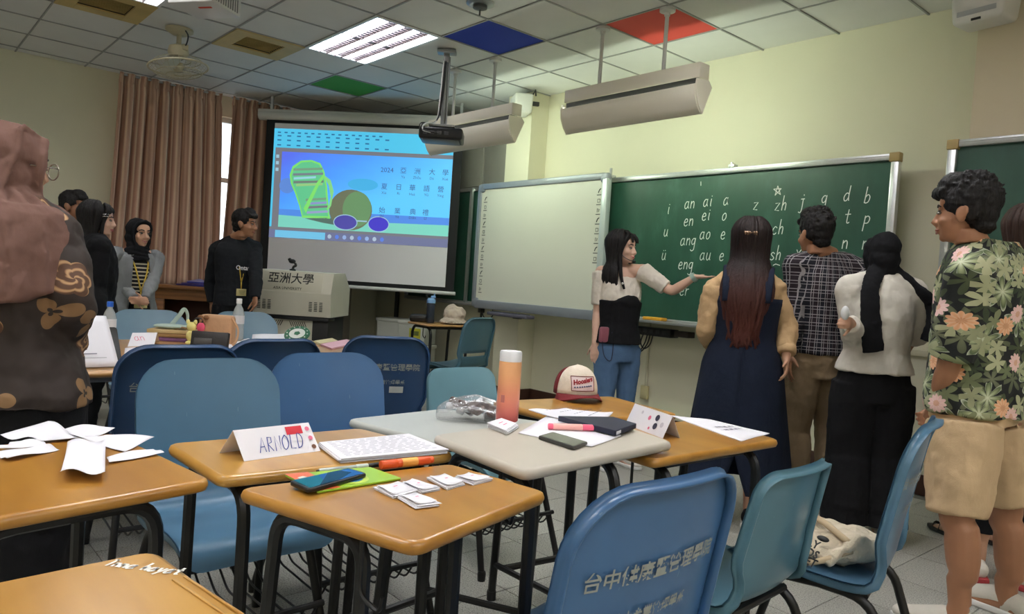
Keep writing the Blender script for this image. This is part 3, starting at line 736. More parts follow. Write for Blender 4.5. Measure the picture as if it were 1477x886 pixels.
# storage boxes in the corner
m_tub = mat('tub_white', (206, 206, 198), .4); 
def tub(label, x, y, z, w, d, h, rz, lab=False):
    t = thing('storage_box', label, 'box', (x, y, z), rz, 'white storage boxes')
    b = MB(); b.box((0, 0, h/2-.015), (w*.94, d*.94, h-.03), .015); obj('body', b, m_tub, t)
    b = MB(); b.box((0, 0, h-.02), (w, d, .04), .01); obj('lid', b, mat('tub_lid', (218, 217, 210), .4), t)
    if lab:
        b = MB(); b.box((w*.12, -d*.47-.001, h*.5), (.14, .003, .11)); obj('label_sheet', b, mat('label_yellow', (206, 200, 60), .6), t, 0)
        b = MB(); b.box((w*.12, -d*.47-.003, h*.5), (.1, .002, .05)); obj('label_print', b, mat('label_ink', (110, 120, 60), .6), t, 0)
tub('white lidded storage box with yellow label, topmost under the screen', -7.0, 4.72, .46, .36, .3, .27, .5, True)
tub('white lidded storage box at the bottom of the labelled box stack', -7.0, 4.72, .23, .37, .31, .23, .5)
tub('lowest white storage box on the floor below the labelled stack', -7.0, 4.72, 0, .37, .31, .23, .5)
tub('wide white storage box behind the yellow-labelled box', -7.52, 4.78, .34, .4, .34, .38, .5)
tub('wide white storage box on the floor supporting another behind the labelled stack', -7.52, 4.78, 0, .41, .35, .34, .5)

# ================================================================ ceiling-hung things
m_lamp = mat('lamp_cream', (236, 230, 212), .4); m_rod = mat('rod_white', (206, 206, 204), .4)
m_bt = bpy.data.materials.new('board_tube'); _t = NT(m_bt); _t.b.inputs['Emission Color'].default_value = (.84, 1.0, .80, 1); _t.b.inputs['Emission Strength'].default_value = BOARD_LAMP_POWER
def board_lamp(label, x0, x1, rods):
    t = thing('board_lamp', label, 'lamp', ((x0+x1)/2, 4.11, ZC), 0, 'chalkboard lamps hung on rods'); L = x1-x0
    b = MB(); b.box((0, 0, -.485), (L, .11, .1), .006); obj('gear_box', b, m_lamp, t)
    sec = [(-.068, -.578), (-.082, -.61), (-.075, -.66), (-.045, -.72), (-.005, -.765)]
    full = sec+[(y+.012, z) for y, z in sec[::-1]]; n = len(full)
    vs = [V((sx*L/2*.985, y, z)) for sx in (-1, 1) for y, z in full]
    b = MB(); b.add(vs, [[k, (k+1) % n, n+(k+1) % n, n+k] for k in range(n)]+[list(range(n)), [n+k for k in range(n)][::-1]]); 
    obj('reflector', b, m_lamp, t, 50)
    for sx in (-1, 1):
        b = MB(); pl_ = [(-.08, -.55), (-.088, -.6), (-.075, -.66), (-.045, -.72), (-.003, -.77), (.085, -.58), (.05, -.54)]
        b.prism(pl_, -.006, .006, M.Translation((sx*L/2, 0, 0)) @ M(((0, 0, 1, 0), (1, 0, 0, 0), (0, 1, 0, 0), (0, 0, 0, 1)))); obj('end_plate', b, m_lamp, t)
    b = MB(); b.tube([(-L/2+.05, .0, -.61), (L/2-.05, .0, -.61)], .015, 8); obj('lit_tube', b, m_bt, t)
    b = MB(); b.box((0, -.012, -.555), (L*.97, .07, .05)); obj('slot', b, m_grey_dark, t, 0)
    for x in rods:
        b = MB(); b.tube([(x-(x0+x1)/2, 0, -.44), (x-(x0+x1)/2, 0, -.02)], .014, 8); r = obj('rod', b, m_rod, t)
        b = MB(); b.lathe([(.055, 0), (.055, -.02), (.02, -.03), (.02, -.05)], (x-(x0+x1)/2, 0, 0), 16); obj('ceiling_rose', b, m_rod, t)
board_lamp('cream chalkboard lamp hanging on two rods before the chalkboard, nearer one', -4.18, -2.93, (-3.868, -3.272))
board_lamp('cream chalkboard lamp hanging behind the black projector', -6.05, -4.80, (-5.721, -5.134))
# black projector on a pole
t = thing('projector', 'black projector hanging on a metal pole before the screen', 'projector', (-5.276, 3.687, ZC), .855)
b = MB(); b.box((0, 0, -.02), (.16, .1, .03), .004); b.box((0, 0, -.07), (.05, .05, .08), .004); obj('ceiling_plate', b, mat('steel', (150, 152, 154), .35, metal=.7), t)
b = MB(); b.tube([(-.0, 0, -.06), (-.0, 0, -.64)], .02, 10); b.tube([(.028, 0, -.06), (.028, 0, -.64)], .008, 8); obj('pole', b, mat('steel', (150, 152, 154)), t)
b = MB(); b.box((0, 0, -.66), (.22, .16, .02), .004); b.tube([(-.09, -.05, -.66), (-.11, -.06, -.7)], .01, 6); b.tube([(.09, .05, -.66), (.11, .06, -.7)], .01, 6); obj('bracket', b, mat('steel', (150, 152, 154)), t)
b = MB(); b.box((0, 0, -.735), (.37, .27, .1), .02, seg=3); obj('body', b, mat('projector_black', (24, 25, 28), .35), t)
b = MB(); b.box((0, 0, -.787), (.3, .22, .006), .002); obj('bottom_cover', b, mat('cover_grey', (120, 122, 124), .5), t)
b = MB(); b.lathe([(.04, 0), (.04, .03), (.03, .035)], (-.08, .135, -.735), 16, (0, 1, 0)); obj('lens', b, mat('lens_glass', (30, 40, 60), .08), t)
for k in range(3):
    b = MB(); b.tube(crom([(-.02+.01*k, -.02, -.1), (-.03+.01*k, -.03, -.4), (-.05, -.05, -.62), (-.13-.02*k, -.12, -.66), (-.15, -.15, -.72), (-.08+.03*k, -.15, -.74)], 6), .006, 6); obj('cable', b, m_black if k else m_rod, t)
for k in range(4):
    b = MB(); b.box((-.13+k*.06, -.136, -.735), (.035, .004, .03), .001); obj('port', b, mat('port_grey', (70, 70, 74), .5), t)
# white projector at the top edge
P = (-5.469, 1.735, 3.057)
t = thing('projector', 'white projector hanging from the ceiling at the top edge', 'projector', (P[0], P[1], ZC), .60)
zc = P[2]-ZC
m_wp = mat('projector_white', (214, 212, 212), .4)
b = MB(); b.box((0, 0, zc), (.36, .32, .13), .012); obj('body', b, m_wp, t)
b = MB(); b.tube([(0, 0, zc+.06), (0, 0, -.005)], .025, 10); obj('mount', b, m_wp, t)
b = MB(); b.box((0, -.161, zc), (.3, .004, .09), .001); obj('port_panel', b, mat('panel_grey', (176, 178, 180), .5), t)
for k, (x, z, w) in enumerate(((-.11, .01, .05), (-.05, .0, .03), (-.05, -.03, .02), (-.01, .015, .025), (.03, .0, .03), (.04, -.03, .025), (.08, .01, .03), (.1, -.025, .02), (.0, -.03, .02))):
    b = MB(); b.box((x, -.164, zc+z), (w, .004, .018), .001); obj('port', b, m_black if k else mat('port_blue', (130, 150, 165), .5), t)
b = MB(); b.tube(crom([(.0, -.165, zc+.03), (.03, -.2, zc+.07), (.08, -.14, zc+.11), (.06, -.02, zc+.2)], 6), .008, 6); obj('cable', b, m_black, t)
for k in range(10):
    b = MB(); b.box((.181, -.12+k*.026, zc), (.004, .008, .09)); obj('side_slat', b, mat('slat_grey', (120, 120, 124), .5), t, 0)
b = MB(); b.box((.05, -.06, zc-.067), (.1, .02, .004)); obj('warning_label', b, mat('label_red', (190, 60, 40), .6), t, 0)
# orbit fan
t = thing('ceiling_fan', 'beige caged orbit fan hanging from the ceiling by the curtains', 'fan', (-6.693, 1.927, 3.180), 0)
m_fan = mat('fan_beige', (186, 178, 150), .5, var=.05)
b = MB(); b.lathe([(.11, 0), (.11, -.02), (.06, -.05)], segs=24); obj('ceiling_plate', b, m_fan, t)
b = MB(); b.tube([(0.0, 0, -.04), (0.0, 0, -.16)], .02, 10); obj('stem', b, m_fan, t)
b = MB(); b.lathe([(.03, -.13), (.075, -.15), (.085, -.2), (.07, -.235), (.03, -.245)], segs=18); b.box((.05, .03, -.16), (.08, .05, .05), .01); obj('motor', b, m_fan, t)
ax = V((.11, .09, -1)).normalized(); a1 = ax.orthogonal().normalized(); a2 = ax.cross(a1); c0 = V((0, 0, -.27))
def ring(b, c, r, tr): b.tube([c+a1*(r*math.cos(2*PI*k/36))+a2*(r*math.sin(2*PI*k/36)) for k in range(36)], tr, 6, closed=True)
b = MB()
for h_, r in ((-.0, .1), (.0, .18), (.05, .235), (.10, .18), (.115, .1), (.12, .04)): ring(b, c0+ax*h_, r, .003)
for k in range(30):
    a = 2*PI*k/30; d = a1*math.cos(a)+a2*math.sin(a)
    b.tube([c0+d*.07-ax*.005, c0+d*.19+ax*.005, c0+d*.235+ax*.05, c0+d*.19+ax*.097, c0+d*.04+ax*.12], .0016, 4, cap=False)
obj('wire_cage', b, m_fan, t)
b = MB(); ring(b, c0+ax*.05, .236, .008); obj('rim', b, m_fan, t)
b = MB(); b.lathe([(.04, .02), (.045, .06), (.03, .09), (.0, .095)], c0, 16, ax, cap=False); obj('hub', b, m_fan, t)
for k in range(3):
    b = MB(); an = 2*PI*k/3+.3
    def fb(u, v, an=an):
        r = .04+.16*u; a = an+(v-.5)*(1.1-.3*u)
        return c0+(a1*math.cos(a)+a2*math.sin(a))*r+ax*(.05+(v-.5)*.05)
    b.grid(fb, 5, 5); obj('blade', b, mat('fan_blade', (198, 200, 190), .4), t)
b = MB(); b.tube(crom([(.1, .02, -.03), (.14, .03, -.08), (.1, .03, -.14), (.03, .02, -.16)], 6), .006, 6); obj('cord', b, m_grey_dark, t)
# ceiling diffuser near the top edge
t = thing('smoke_detector', 'round metal ceiling fitting at the top edge near the blue tile', 'detector', (-4.214, 3.204, 3.180), 0)
b = MB(); b.lathe([(.1, 0), (.1, -.01), (.075, -.022), (.06, -.02)], segs=24); obj('ring', b, mat('steel', (150, 152, 154)), t)
b = MB(); b.lathe([(.05, -.015), (.05, -.04), (.02, -.05)], segs=20); b.tube([(.0, 0, -.04), (.0, 0, -.09)], .006, 6); obj('sensor', b, mat('dark_steel', (90, 90, 90), .4, metal=.5), t)
# wall speakers
def speaker(label, p, y, rz, sc=1.0):
    t = thing('wall_speaker', label, 'speaker', (p[0], y, p[2]), rz, 'wall loudspeakers')
    b = MB(); b.box((0, 0, 0), (.24*sc, .17*sc, .19*sc), .025*sc, seg=3, taper=1.12); obj('cabinet', b, mat('speaker_white', (214, 212, 206), .45), t)
    b = MB(); b.box((0, -.083*sc, 0.01), (.19*sc, .012, .14*sc), .006, taper=1.08); obj('grille', b, mat('grille_grey', (168, 170, 172), .6, bump=.4, bs=600), t)
    b = MB(); b.box((0, .12*sc, .03), (.04, .12*sc, .04), .004); b.tube([(0, .1, .1*sc), (.03, .13, .16*sc), (-.03, .15, .12*sc)], .008, 6); obj('bracket', b, m_grey_dark, t)
    b = MB(); b.box((0, -.085*sc, -.085*sc), (.05, .008, .012)); obj('badge', b, mat('badge_black', (30, 30, 30), .5), t, 0)
speaker('white loudspeaker at the top of the left pillar behind the board lamp', (-5.626, 4.870, 3.001), 4.87, -.5)
speaker('white loudspeaker on the right pillar at the top edge above the floral-shirted man', (-1.527, 4.800, 2.988), 4.80, -.15, 1.15)

# ================================================================ chairs
m_legs = mat('black_metal', (16, 16, 17))
def plastic(name, rgb): 
    if name in MATS: return MATS[name]
    m = bpy.data.materials.new(name); t = NT(m); c = lin(rgb); co = t.coord()
    n = t.noise(3, co, 3); sc = t.noise(60, t.coord(scale=(1, 1, .12)), 2)
    k = t.ramp(n, [(.3, tuple(x*.9 for x in c)), (.7, tuple(x*1.08 for x in c))])
    k = t.mix(t.math('MULTIPLY', t.math('GREATER_THAN', sc, .74), .2), k, lin((150, 176, 188)))
    t.base(k); t.b.inputs['Roughness'].default_value = .30; t.b.inputs['Specular IOR Level'].default_value = .55
    t.bump(t.noise(40, co), .03, .004); MATS[name] = m; return m
CH = {'A': dict(prof=[(.505, .385), (.5, .425), (.47, .447), (.38, .452), (.25, .436), (.14, .432), (.09, .452), (.072, .52), (.058, .60), (.03, .75), (.010, .86), (.004, .90)], W=.232, rc=.12, rf=.08),
      'B': dict(prof=[(.495, .385), (.49, .42), (.46, .44), (.37, .445), (.25, .432), (.14, .43), (.085, .45), (.065, .51), (.05, .58), (.030, .69), (.014, .77), (.006, .80)], W=.212, rc=.06, rf=.09)}
def chair_surface(k):
    C = CH[k]; P = crom([(0, y, z) for y, z in C['prof']], 10)
    L = [0]
    for a, b in zip(P, P[1:]): L.append(L[-1]+(b-a).length)
    tot = L[-1]
    def at(s):
        s = max(0, min(tot, s))
        for i in range(len(L)-1):
            if s <= L[i+1]: break
        t = (s-L[i])/max(1e-9, L[i+1]-L[i]); p = P[i].lerp(P[i+1], t); q = (P[i+1]-P[i]).normalized(); return p, q
    def hw(s):
        W_ = C['W']; t = tot-s; w = W_
        z = at(s)[0].z
        if .43 < z < .6 and s > tot*.4: w -= .028*math.exp(-((z-.50)/.04)**2)
        if k == 'B': w -= .02*max(0, (z-.5)/.3)
        rc = C['rc']; rf = C['rf']
        if t < rc: w -= rc-math.sqrt(max(0, rc*rc-(rc-t)**2))
        if s < rf: w -= (rf-math.sqrt(max(0, rf*rf-(rf-s)**2)))*.8
        return w
    def S(u, s):
        p, q = at(s); w = hw(s); n = V((0, -q.z, q.y))            # sitter side is -n for seat? keep: n points up/forward
        n = V((0, q.z, -q.y)) if False else n
        sit = V((0, 0, 1)) if abs(q.z) < .5 else V((0, 1, 0))
        if n.dot(sit) < 0: n = -n
        x = u*w; back = max(0, min(1, (p.z-.46)/.12)) if s > tot*.4 else 0
        d = (.034*back+.016*(1-back))*(x/C['W'])**2
        return p+V((x, 0, 0))+(n*(1-back)+V((0, 1, 0))*back)*d, n
    return S, tot, hw, at
def chair_shell(k, slot=False):
    S, tot, hw, at = chair_surface(k); C = CH[k]; nu = 14
    ss = [C['rf']*(1-math.cos(PI/2*i/5)) for i in range(6)]
    a, b = C['rf'], tot-C['rc']; m = 24
    ss += [a+(b-a)*i/m for i in range(1, m+1)]+[tot-C['rc']*(1-math.sin(PI/2*i/7)) for i in range(1, 8)]
    ss[0] = 1e-4; nv = len(ss)
    V_ = [[S(-1+2*i/nu, s) for i in range(nu+1)] for s in ss]
    mb = MB(); vs = [p for r in V_ for p, n in r]; w = nu+1; fs = []
    for j in range(nv-1):
        for i in range(nu):
            if slot and abs(at(ss[j])[0].z-.545) < .02 and ss[j] > tot*.4 and 2 <= i <= nu-3: continue
            fs.append([j*w+i, j*w+i+1, (j+1)*w+i+1, (j+1)*w+i])
    loop = [(0, i) for i in range(nu)]+[(j, nu) for j in range(nv-1)]+[(nv-1, i) for i in range(nu, 0, -1)]+[(j, 0) for j in range(nv-1, 0, -1)]
    N = len(loop); base = [j*w+i for j, i in loop]; prev = base
    pts = [V_[j][i] for j, i in loop]
    for dist, down in ((.008, .004), (.010, .013), (.007, .026)):
        cur = []
        for q in range(N):
            p, n = pts[q]; t = (pts[(q+1) % N][0]-pts[q-1][0]).normalized(); out = t.cross(n).normalized()
            cen = at(ss[loop[q][0]])[0]
            cur.append(len(vs)); vs.append(p+out*dist-n*down)
        for q in range(N): fs.append([prev[q], prev[(q+1) % N], cur[(q+1) % N], cur[q]])
        prev = cur
    mb.add(vs, fs); return mb
SH = {}
m_basket = m_legs
def chair_text(k, lines):
    S, tot, hw, at = chair_surface(k); mb = MB()
    def s_of(z):
        s = tot
        while at(s)[0].z > z: s -= .004
        return s
    for body, z, size, bold in lines:
        vs, fs = text_mesh(body, size, 'CENTER', bold); out = []
        for v in vs:
            s = s_of(z+v.y); p, n = S(max(-1, min(1, v.x/hw(s))), s); out.append(p-n*.0076)
        mb.add(out, fs)
    return mb
m_print = mat('chair_print', (148, 152, 146), .8)
LINES = [('台中健康暨管理學院', .735, .040, .012), ('健康產業管理學系', .655, .026, .004)]
TXT = {}
def chair(label, pos, rz, kind, m, text=False, basket=True, slot=False, sticker=False, group='blue plastic chairs'):
    t = thing('plastic_chair', label, 'chair', (pos[0], pos[1], 0), rz, group)
    key = (kind, slot, m.name)
    if key not in SH: SH[key] = chair_shell(kind, slot).mesh('chair_shell', m, 80)
    o = obj('seat_shell', SH[key], None, t); md = o.modifiers.new('thickness', 'SOLIDIFY'); md.thickness = .005; md.offset = 0
    for sx in (-1, 1):
        for nm in ('front', 'rear'):
            k2 = ('leg', nm, sx)
            if k2 not in SH:
                b = MB()
                pts = [(sx*.215, .53, .012), (sx*.18, .41, .405), (sx*.18, .24, .41)] if nm == 'front' else [(sx*.225, -.02, .012), (sx*.18, .10, .40), (sx*.18, .24, .41)]
                b.tube(round_path(pts, .07, 5), .0135, 10); b.lathe([(.016, 0), (.018, .03), (.014, .04)], (pts[0][0], pts[0][1], 0), 10)
                SH[k2] = b.mesh('leg', m_legs)
            obj('leg', SH[k2], None, t)
    if 'rail' not in SH:
        b = MB(); b.tube([(-.18, 0, .404), (.18, 0, .404)], .011, 8); SH['rail'] = b.mesh('cross_bar', m_legs)
    for yb in (.36, .12): obj('cross_bar', SH['rail'], None, t, loc=(0, yb, 0))
    if basket:
        if 'basket' not in SH:
            b = MB(); b.tube([(-.2, .50, .21), (.2, .50, .21)], .01, 8); b.tube([(-.205, .04, .20), (.205, .04, .20)], .01, 8)
            for q in range(10):
                x = -.18+.04*q; b.tube(round_path([(x, .50, .205), (x, .46, .15), (x, .12, .145), (x, .04, .195)], .03, 3), .0038, 6)
            SH['basket'] = b.mesh('book_basket', m_legs)
        obj('book_basket', SH['basket'], None, t)
    if text:
        if kind not in TXT: TXT[kind] = chair_text(kind, LINES).mesh('printed_lettering', m_print, 0)
        obj('printed_lettering', TXT[kind], None, t)
    if sticker:
        b = MB(); S, tot, hw, at = chair_surface(kind)
        s = tot
        while at(s)[0].z > .60: s -= .004
        q = [S(u, s+d)[0]-S(u, s+d)[1]*.005 for u, d in ((.1, 0), (.42, 0), (.42, .035), (.1, .035))]; b.add(q, [[0, 1, 2, 3]]); obj('asset_sticker', b, mat('sticker', (176, 178, 172), .6), t, 0)
    return t
m_b1 = plastic('plastic_blue', (78, 115, 142)); m_b2 = plastic('plastic_royal_blue', (62, 100, 142)); m_b3 = plastic('plastic_teal', (108, 148, 160)); m_b4 = plastic('plastic_navy', (40, 68, 104)); m_b5 = plastic('plastic_sky', (124, 154, 174)); m_b6 = plastic('plastic_grey_blue', (78, 116, 132))
R90 = PI/2
c_near = chair('large blue plastic chair facing the viewer behind the desk with the name card', (-2.50, .86), -R90+.02, 'A', m_b1)
chair('blue plastic chair facing the viewer, between name-card desk and grey desk', (-2.62, 1.345), -R90-.04, 'A', m_b2)
chair('pale teal plastic chair behind the grey desk with a jacket on its seat', (-2.80, 2.13), -R90, 'B', m_b3)
chair('dark blue plastic chair seen from behind, directly behind the large blue chair', (-2.93, .92), R90-.04, 'A', m_b4, text=True)
chair('dark blue plastic chair seen from behind, middle of three facing the far desks', (-3.16, 1.40), R90+.03, 'A', m_b4, text=True)
chair('dark blue lettered plastic chair with white sticker, nearest the pale teal chair', (-3.30, 2.05), R90-.45, 'A', m_b4, text=True, sticker=True)
chair('light blue plastic chair behind the far desks before the woman in grey cardigan', (-5.06, 1.35), -R90, 'A', m_b5)
chair('light blue plastic chair behind the far desks before the man in black sweatshirt', (-5.10, 1.98), -R90, 'A', m_b5)
chair('blue plastic chair under the far desk beside the woman in dusty pink hijab', (-4.52, .5), -R90, 'A', m_b1)
chair('green-tinted plastic chair almost hidden behind the woman in brown floral top', (-6.41, 1.16), -R90, 'A', plastic('plastic_green', (86, 150, 150)))
chair('grey-blue plastic chair with a slot in its backrest beside the left pillar', (-5.12, 4.15), R90+.25, 'A', m_b6, slot=True, basket=False)
chair('nearest bright blue plastic chair with worn Chinese lettering on its back', (-.745, 1.06), R90, 'A', m_b2, text=True, basket=False)
chair('teal square-backed plastic chair between the lettered chair and the bag chair', (-.89, 1.81), R90+.06, 'B', m_b6, basket=False)
chair('blue plastic chair holding a canvas bag next to the man in shorts', (-.78, 2.32), R90+.24, 'A', m_b1, text=True, basket=False)

# ================================================================ desks
def lam(name, c1, c2, rough=.3):
    return wood(name, c1, c2, .9, rough, .35, (1, 7, 7))
m_or = lam('desk_orange', (164, 112, 40), (184, 132, 56)); m_or2 = lam('desk_tan', (178, 132, 76), (194, 148, 92)); m_or3 = lam('desk_yellow', (172, 124, 48), (196, 148, 70))
m_gr = mat('desk_grey', (186, 178, 164), .45, var=.05, vs=4); m_gr2 = mat('desk_cool_grey', (176, 178, 172), .42, var=.04, vs=4)
def desk(label, P, z, m, legs=m_legs, hook=True, group='classroom desks', th=.027, slant=.03, us=(.07, .93), vs_=(.11, .89)):
    P = [V((p[0], p[1], 0)) for p in P]; c = sum(P, V())/4
    t = thing('desk', label, 'desk', (c.x, c.y, 0), 0, group); Q = [p-c for p in P]
    b = MB(); b.prism(round_poly(Q, .035, 5), z-th, z, bevel=.011); tp = obj('tabletop', b, m, t, 60)
    for pg in tp.data.polygons:
        if len(pg.vertices) > 4: pg.use_smooth = False
    def pt(u, v): return (Q[0]*(1-u)+Q[1]*u)*(1-v)+(Q[3]*(1-u)+Q[2]*u)*v
    for v in vs_:
        a, d = pt(us[0], v), pt(us[1], v); e = (d-a).normalized()
        zt = z-th-.014
        up = lambda p, zz: V((p.x, p.y, zz))
        fa = a-e*slant; fd = d+e*.0
        b = MB(); b.tube(round_path([up(fd, .012), up(d, zt), up((a+d)/2, zt)], .09, 6), .015, 8); b.lathe([(.018, 0), (.018, .035)], up(fd, 0), 10); obj('leg', b, legs, t)
        b = MB(); b.tube(round_path([up(fa, .012), up(a, zt), up((a+d)/2, zt)], .09, 6), .015, 8); b.lathe([(.018, 0), (.018, .035)], up(fa, 0), 10); obj('leg', b, legs, t)
        b = MB(); b.tube([up(fa+e*.01, .14), up(fd, .14)], .012, 8); obj('side_stretcher', b, legs, t)
    a, d = pt(us[0]+.07, vs_[0]), pt(us[0]+.07, vs_[1])
    b = MB(); b.tube([V((a.x, a.y, .14)), V((d.x, d.y, .14))], .013, 8); obj('stretcher', b, legs, t)
    a, d = pt(us[0]+.2, vs_[0]), pt(us[0]+.2, vs_[1])
    b = MB(); b.tube([V((a.x, a.y, z-th-.018)), V((d.x, d.y, z-th-.018))], .013, 8); obj('cross_bar', b, legs, t); b = MB(); a, d = pt(us[1]-.15, vs_[0]), pt(us[1]-.15, vs_[1]); b.tube([V((a.x, a.y, z-th-.018)), V((d.x, d.y, z-th-.018))], .013, 8); obj('cross_bar', b, legs, t)
    if hook:
        a = pt(.7, .05); e = (pt(.7, .1)-pt(.7, 0)).normalized(); f_ = (pt(.9, .05)-pt(.5, .05)).normalized()
        A3 = V((a.x, a.y, 0)); b = MB()
        b.tube(round_path([A3+V((0, 0, z-th)), A3+V((0, 0, z-.13)), A3+f_*.05+V((0, 0, z-.15)), A3+f_*.055+V((0, 0, z-.12))], .02, 4), .0045, 6); obj('bag_hook', b, legs, t)
    return t
ZD = .77
desk('orange desk covered with crumpled white paper strips', [(-1.444, 0.121), (-1.527, 0.550), (-2.050, 0.484), (-1.987, 0.013)], ZD, m_or, us=(.05, .80), hook=False)
d2 = desk('orange desk with a folded name card and a stack of printed sheets', [(-1.887, 0.558), (-1.531, 0.564), (-1.494, 1.158), (-1.866, 1.083)], ZD, m_or3, hook=False)
d3 = desk('orange desk with a phone, green booklet and small paper slips', [(-1.449, 0.557), (-0.998, 0.696), (-1.120, 1.120), (-1.416, 1.074)], ZD, m_or, slant=.06, us=(.15, .66), vs_=(.1, .62))
d4 = desk('yellow wooden desk with a name scribbled in white and a pencil groove', [(-1.19, .345), (-.62, .405), (-.58, -.2), (-1.14, -.25)], ZD, m_or3)
d5 = desk('grey desk with a phone, pink highlighter and papers', [(-1.589, 1.135), (-1.186, 1.106), (-1.237, 1.716), (-1.648, 1.810)], .80, m_gr, vs_=(.09, .62))
d6 = desk('cool grey desk with a plastic snack bag, partly under the beige-grey desk', [(-2.024, 1.119), (-1.607, 1.191), (-1.713, 1.716), (-2.067, 1.523)], .765, m_gr2)
d7 = desk('orange desk carrying the trucker cap near the teacher', [(-2.117, 1.770), (-1.711, 1.779), (-1.636, 2.291), (-2.042, 2.365)], ZD, m_or)
d8 = desk('orange desk with a folded name card and long white sheets, beside the denim dress', [(-1.563, 1.629), (-1.213, 1.600), (-1.204, 2.245), (-1.556, 2.308)], .765, m_or, vs_=(.16, .85))
m_glegs = mat('grey_leg_paint', (150, 152, 154), .4, metal=.4)
for k, (y0, y1, xe) in enumerate(((.56, 1.17, -3.19), (1.18, 1.76, -3.36), (1.77, 2.16, -3.56))):
    desk(['tan far desk near the woman in brown, with propped sheet', 'tan far desk between two dark blue chair backs', 'tan far desk with pink papers nearest the lectern'][k]+', viewer side row', [(xe-.46, y0), (xe, y0), (xe, y1), (xe-.46, y1)], ZD, m_or2, m_glegs, vs_=(.05, .95))
    desk(['tan far desk with blue-capped bottle, farther row', 'tan far desk with handbags, farther row', 'tan far desk with green round badge, farther row'][k], [(-4.45, y0), (xe-.49, y0), (xe-.49, y1), (-4.45, y1)], ZD, m_or2, m_glegs)
desk('tan far desk half hidden by the woman in brown top, viewer side row', [(-3.66, -.06), (-3.19, -.06), (-3.19, .55), (-3.66, .55)], ZD, m_or2, m_glegs)
d_s = desk('small wooden desk near the corner with water bottle and beige bag', [(-6.62, 4.32), (-6.17, 4.28), (-6.08, 4.80), (-6.53, 4.86)], .75, m_or2, th=.022)
# marks on desks
iv = inv_of(d4); b = MB()
p0 = V((-1.154, 0.267, 0.771)); p1 = V((-1.068, 0.343, 0.771)); xd = (p1-p0); yd = V((-xd.y, xd.x, 0)).normalized()
write(b, 'Inna hayat', p0, xd, yd, .013, .0042, .28, V((0, 0, 1))); obj('scribbled_name', b, mat('correction_white', (240, 238, 228), .8), d4, 0, iv)
q0 = V((-1.055, 0.332, 0.770)); q1 = V((-0.900, 0.354, 0.770)); e = (q1-q0).normalized(); nn = V((-e.y, e.x, 0))
for k, w in ((0, .004), (1, .004)):
    b = MB(); b.tube([q0+nn*(.016*k)+V((0, 0, .0005)), q1+nn*(.016*k)+e*.2+V((0, 0, .0005))], .0025, 6); obj('pencil_groove_rim', b, m_or3, d4, 60, iv)

# ================================================================ people
def skin(name, rgb):
    if name in MATS: return MATS[name]
    m = mat(name, rgb, .5, var=.06, vs=14, bump=.04, bs=90); m.node_tree.nodes['Principled BSDF'].inputs['Subsurface Weight'].default_value = .0; return m
def cloth(name, rgb, var=.08, vs=9, bump=.35, bs=14, rough=.9, fine=500):
    if name in MATS: return MATS[name]
    m = bpy.data.materials.new(name); t = NT(m); c = lin(rgb); co = t.coord()
    n = t.noise(vs, co, 4); t.base(t.ramp(n, [(.3, tuple(x*(1-var) for x in c)), (.7, tuple(min(1, x*(1+var)) for x in c))]))
    w = t.noise(bs, t.coord(scale=(1, 1, .6)), 4, .6); f = t.noise(fine, co, 1)
    t.bump(t.math('ADD', w, t.math('MULTIPLY', f, .12)), bump, .02); t.b.inputs['Roughness'].default_value = rough; t.b.inputs['Specular IOR Level'].default_value = .25
    MATS[name] = m; return m
def hair_mat(name, rgb, rgb2=None):
    if name in MATS: return MATS[name]
    m = bpy.data.materials.new(name); t = NT(m); co = t.coord(scale=(1, 1, .08)); n = t.noise(120, co, 3)
    zc = t.n('ShaderNodeSeparateXYZ'); t.l(t.coord('Generated'), zc.inputs[0])
    c = t.ramp(n, [(.35, tuple(x*.55 for x in lin(rgb))), (.65, lin(rgb))])
    if rgb2: c = t.mix(t.math('SMOOTH_MIN', t.math('MULTIPLY', t.math('SUBTRACT', .62, zc.outputs[2]), 2.2), 1., .1), c, lin(rgb2))
    t.base(c); t.b.inputs['Roughness'].default_value = .62; t.b.inputs['Specular IOR Level'].default_value = .3; t.bump(n, .9, .006); MATS[name] = m; return m
DISP = {}
def remesh(o, voxel, smooth=3, wr=0, wscale=.07, dec=1.0, seed=0):
    a = o.modifiers.new('surface', 'REMESH'); a.mode = 'VOXEL'; a.voxel_size = voxel; a.use_smooth_shade = True
    if smooth: b = o.modifiers.new('soften', 'SMOOTH'); b.factor = .5; b.iterations = smooth
    if wr:
        k = (wscale,)
        if k not in DISP:
            tx = bpy.data.textures.new('folds', 'CLOUDS'); tx.noise_scale = wscale; tx.noise_depth = 2; DISP[k] = tx
        d = o.modifiers.new('folds', 'DISPLACE'); d.texture = DISP[k]; d.strength = wr*1.7; d.mid_level = .5; d.texture_coords = 'LOCAL'
    if dec < 1: e = o.modifiers.new('lighten', 'DECIMATE'); e.ratio = dec
    return o
TM = [(.78, .155, .115), (.88, .168, .122), (.96, .16, .115), (1.04, .15, .108), (1.14, .156, .113), (1.24, .172, .118), (1.33, .175, .108), (1.40, .145, .085), (1.45, .075, .062)]
TF = [(.78, .160, .120), (.88, .170, .124), (.96, .152, .112), (1.04, .128, .098), (1.14, .136, .108), (1.24, .152, .118), (1.33, .15, .10), (1.40, .122, .08), (1.45, .062, .055)]
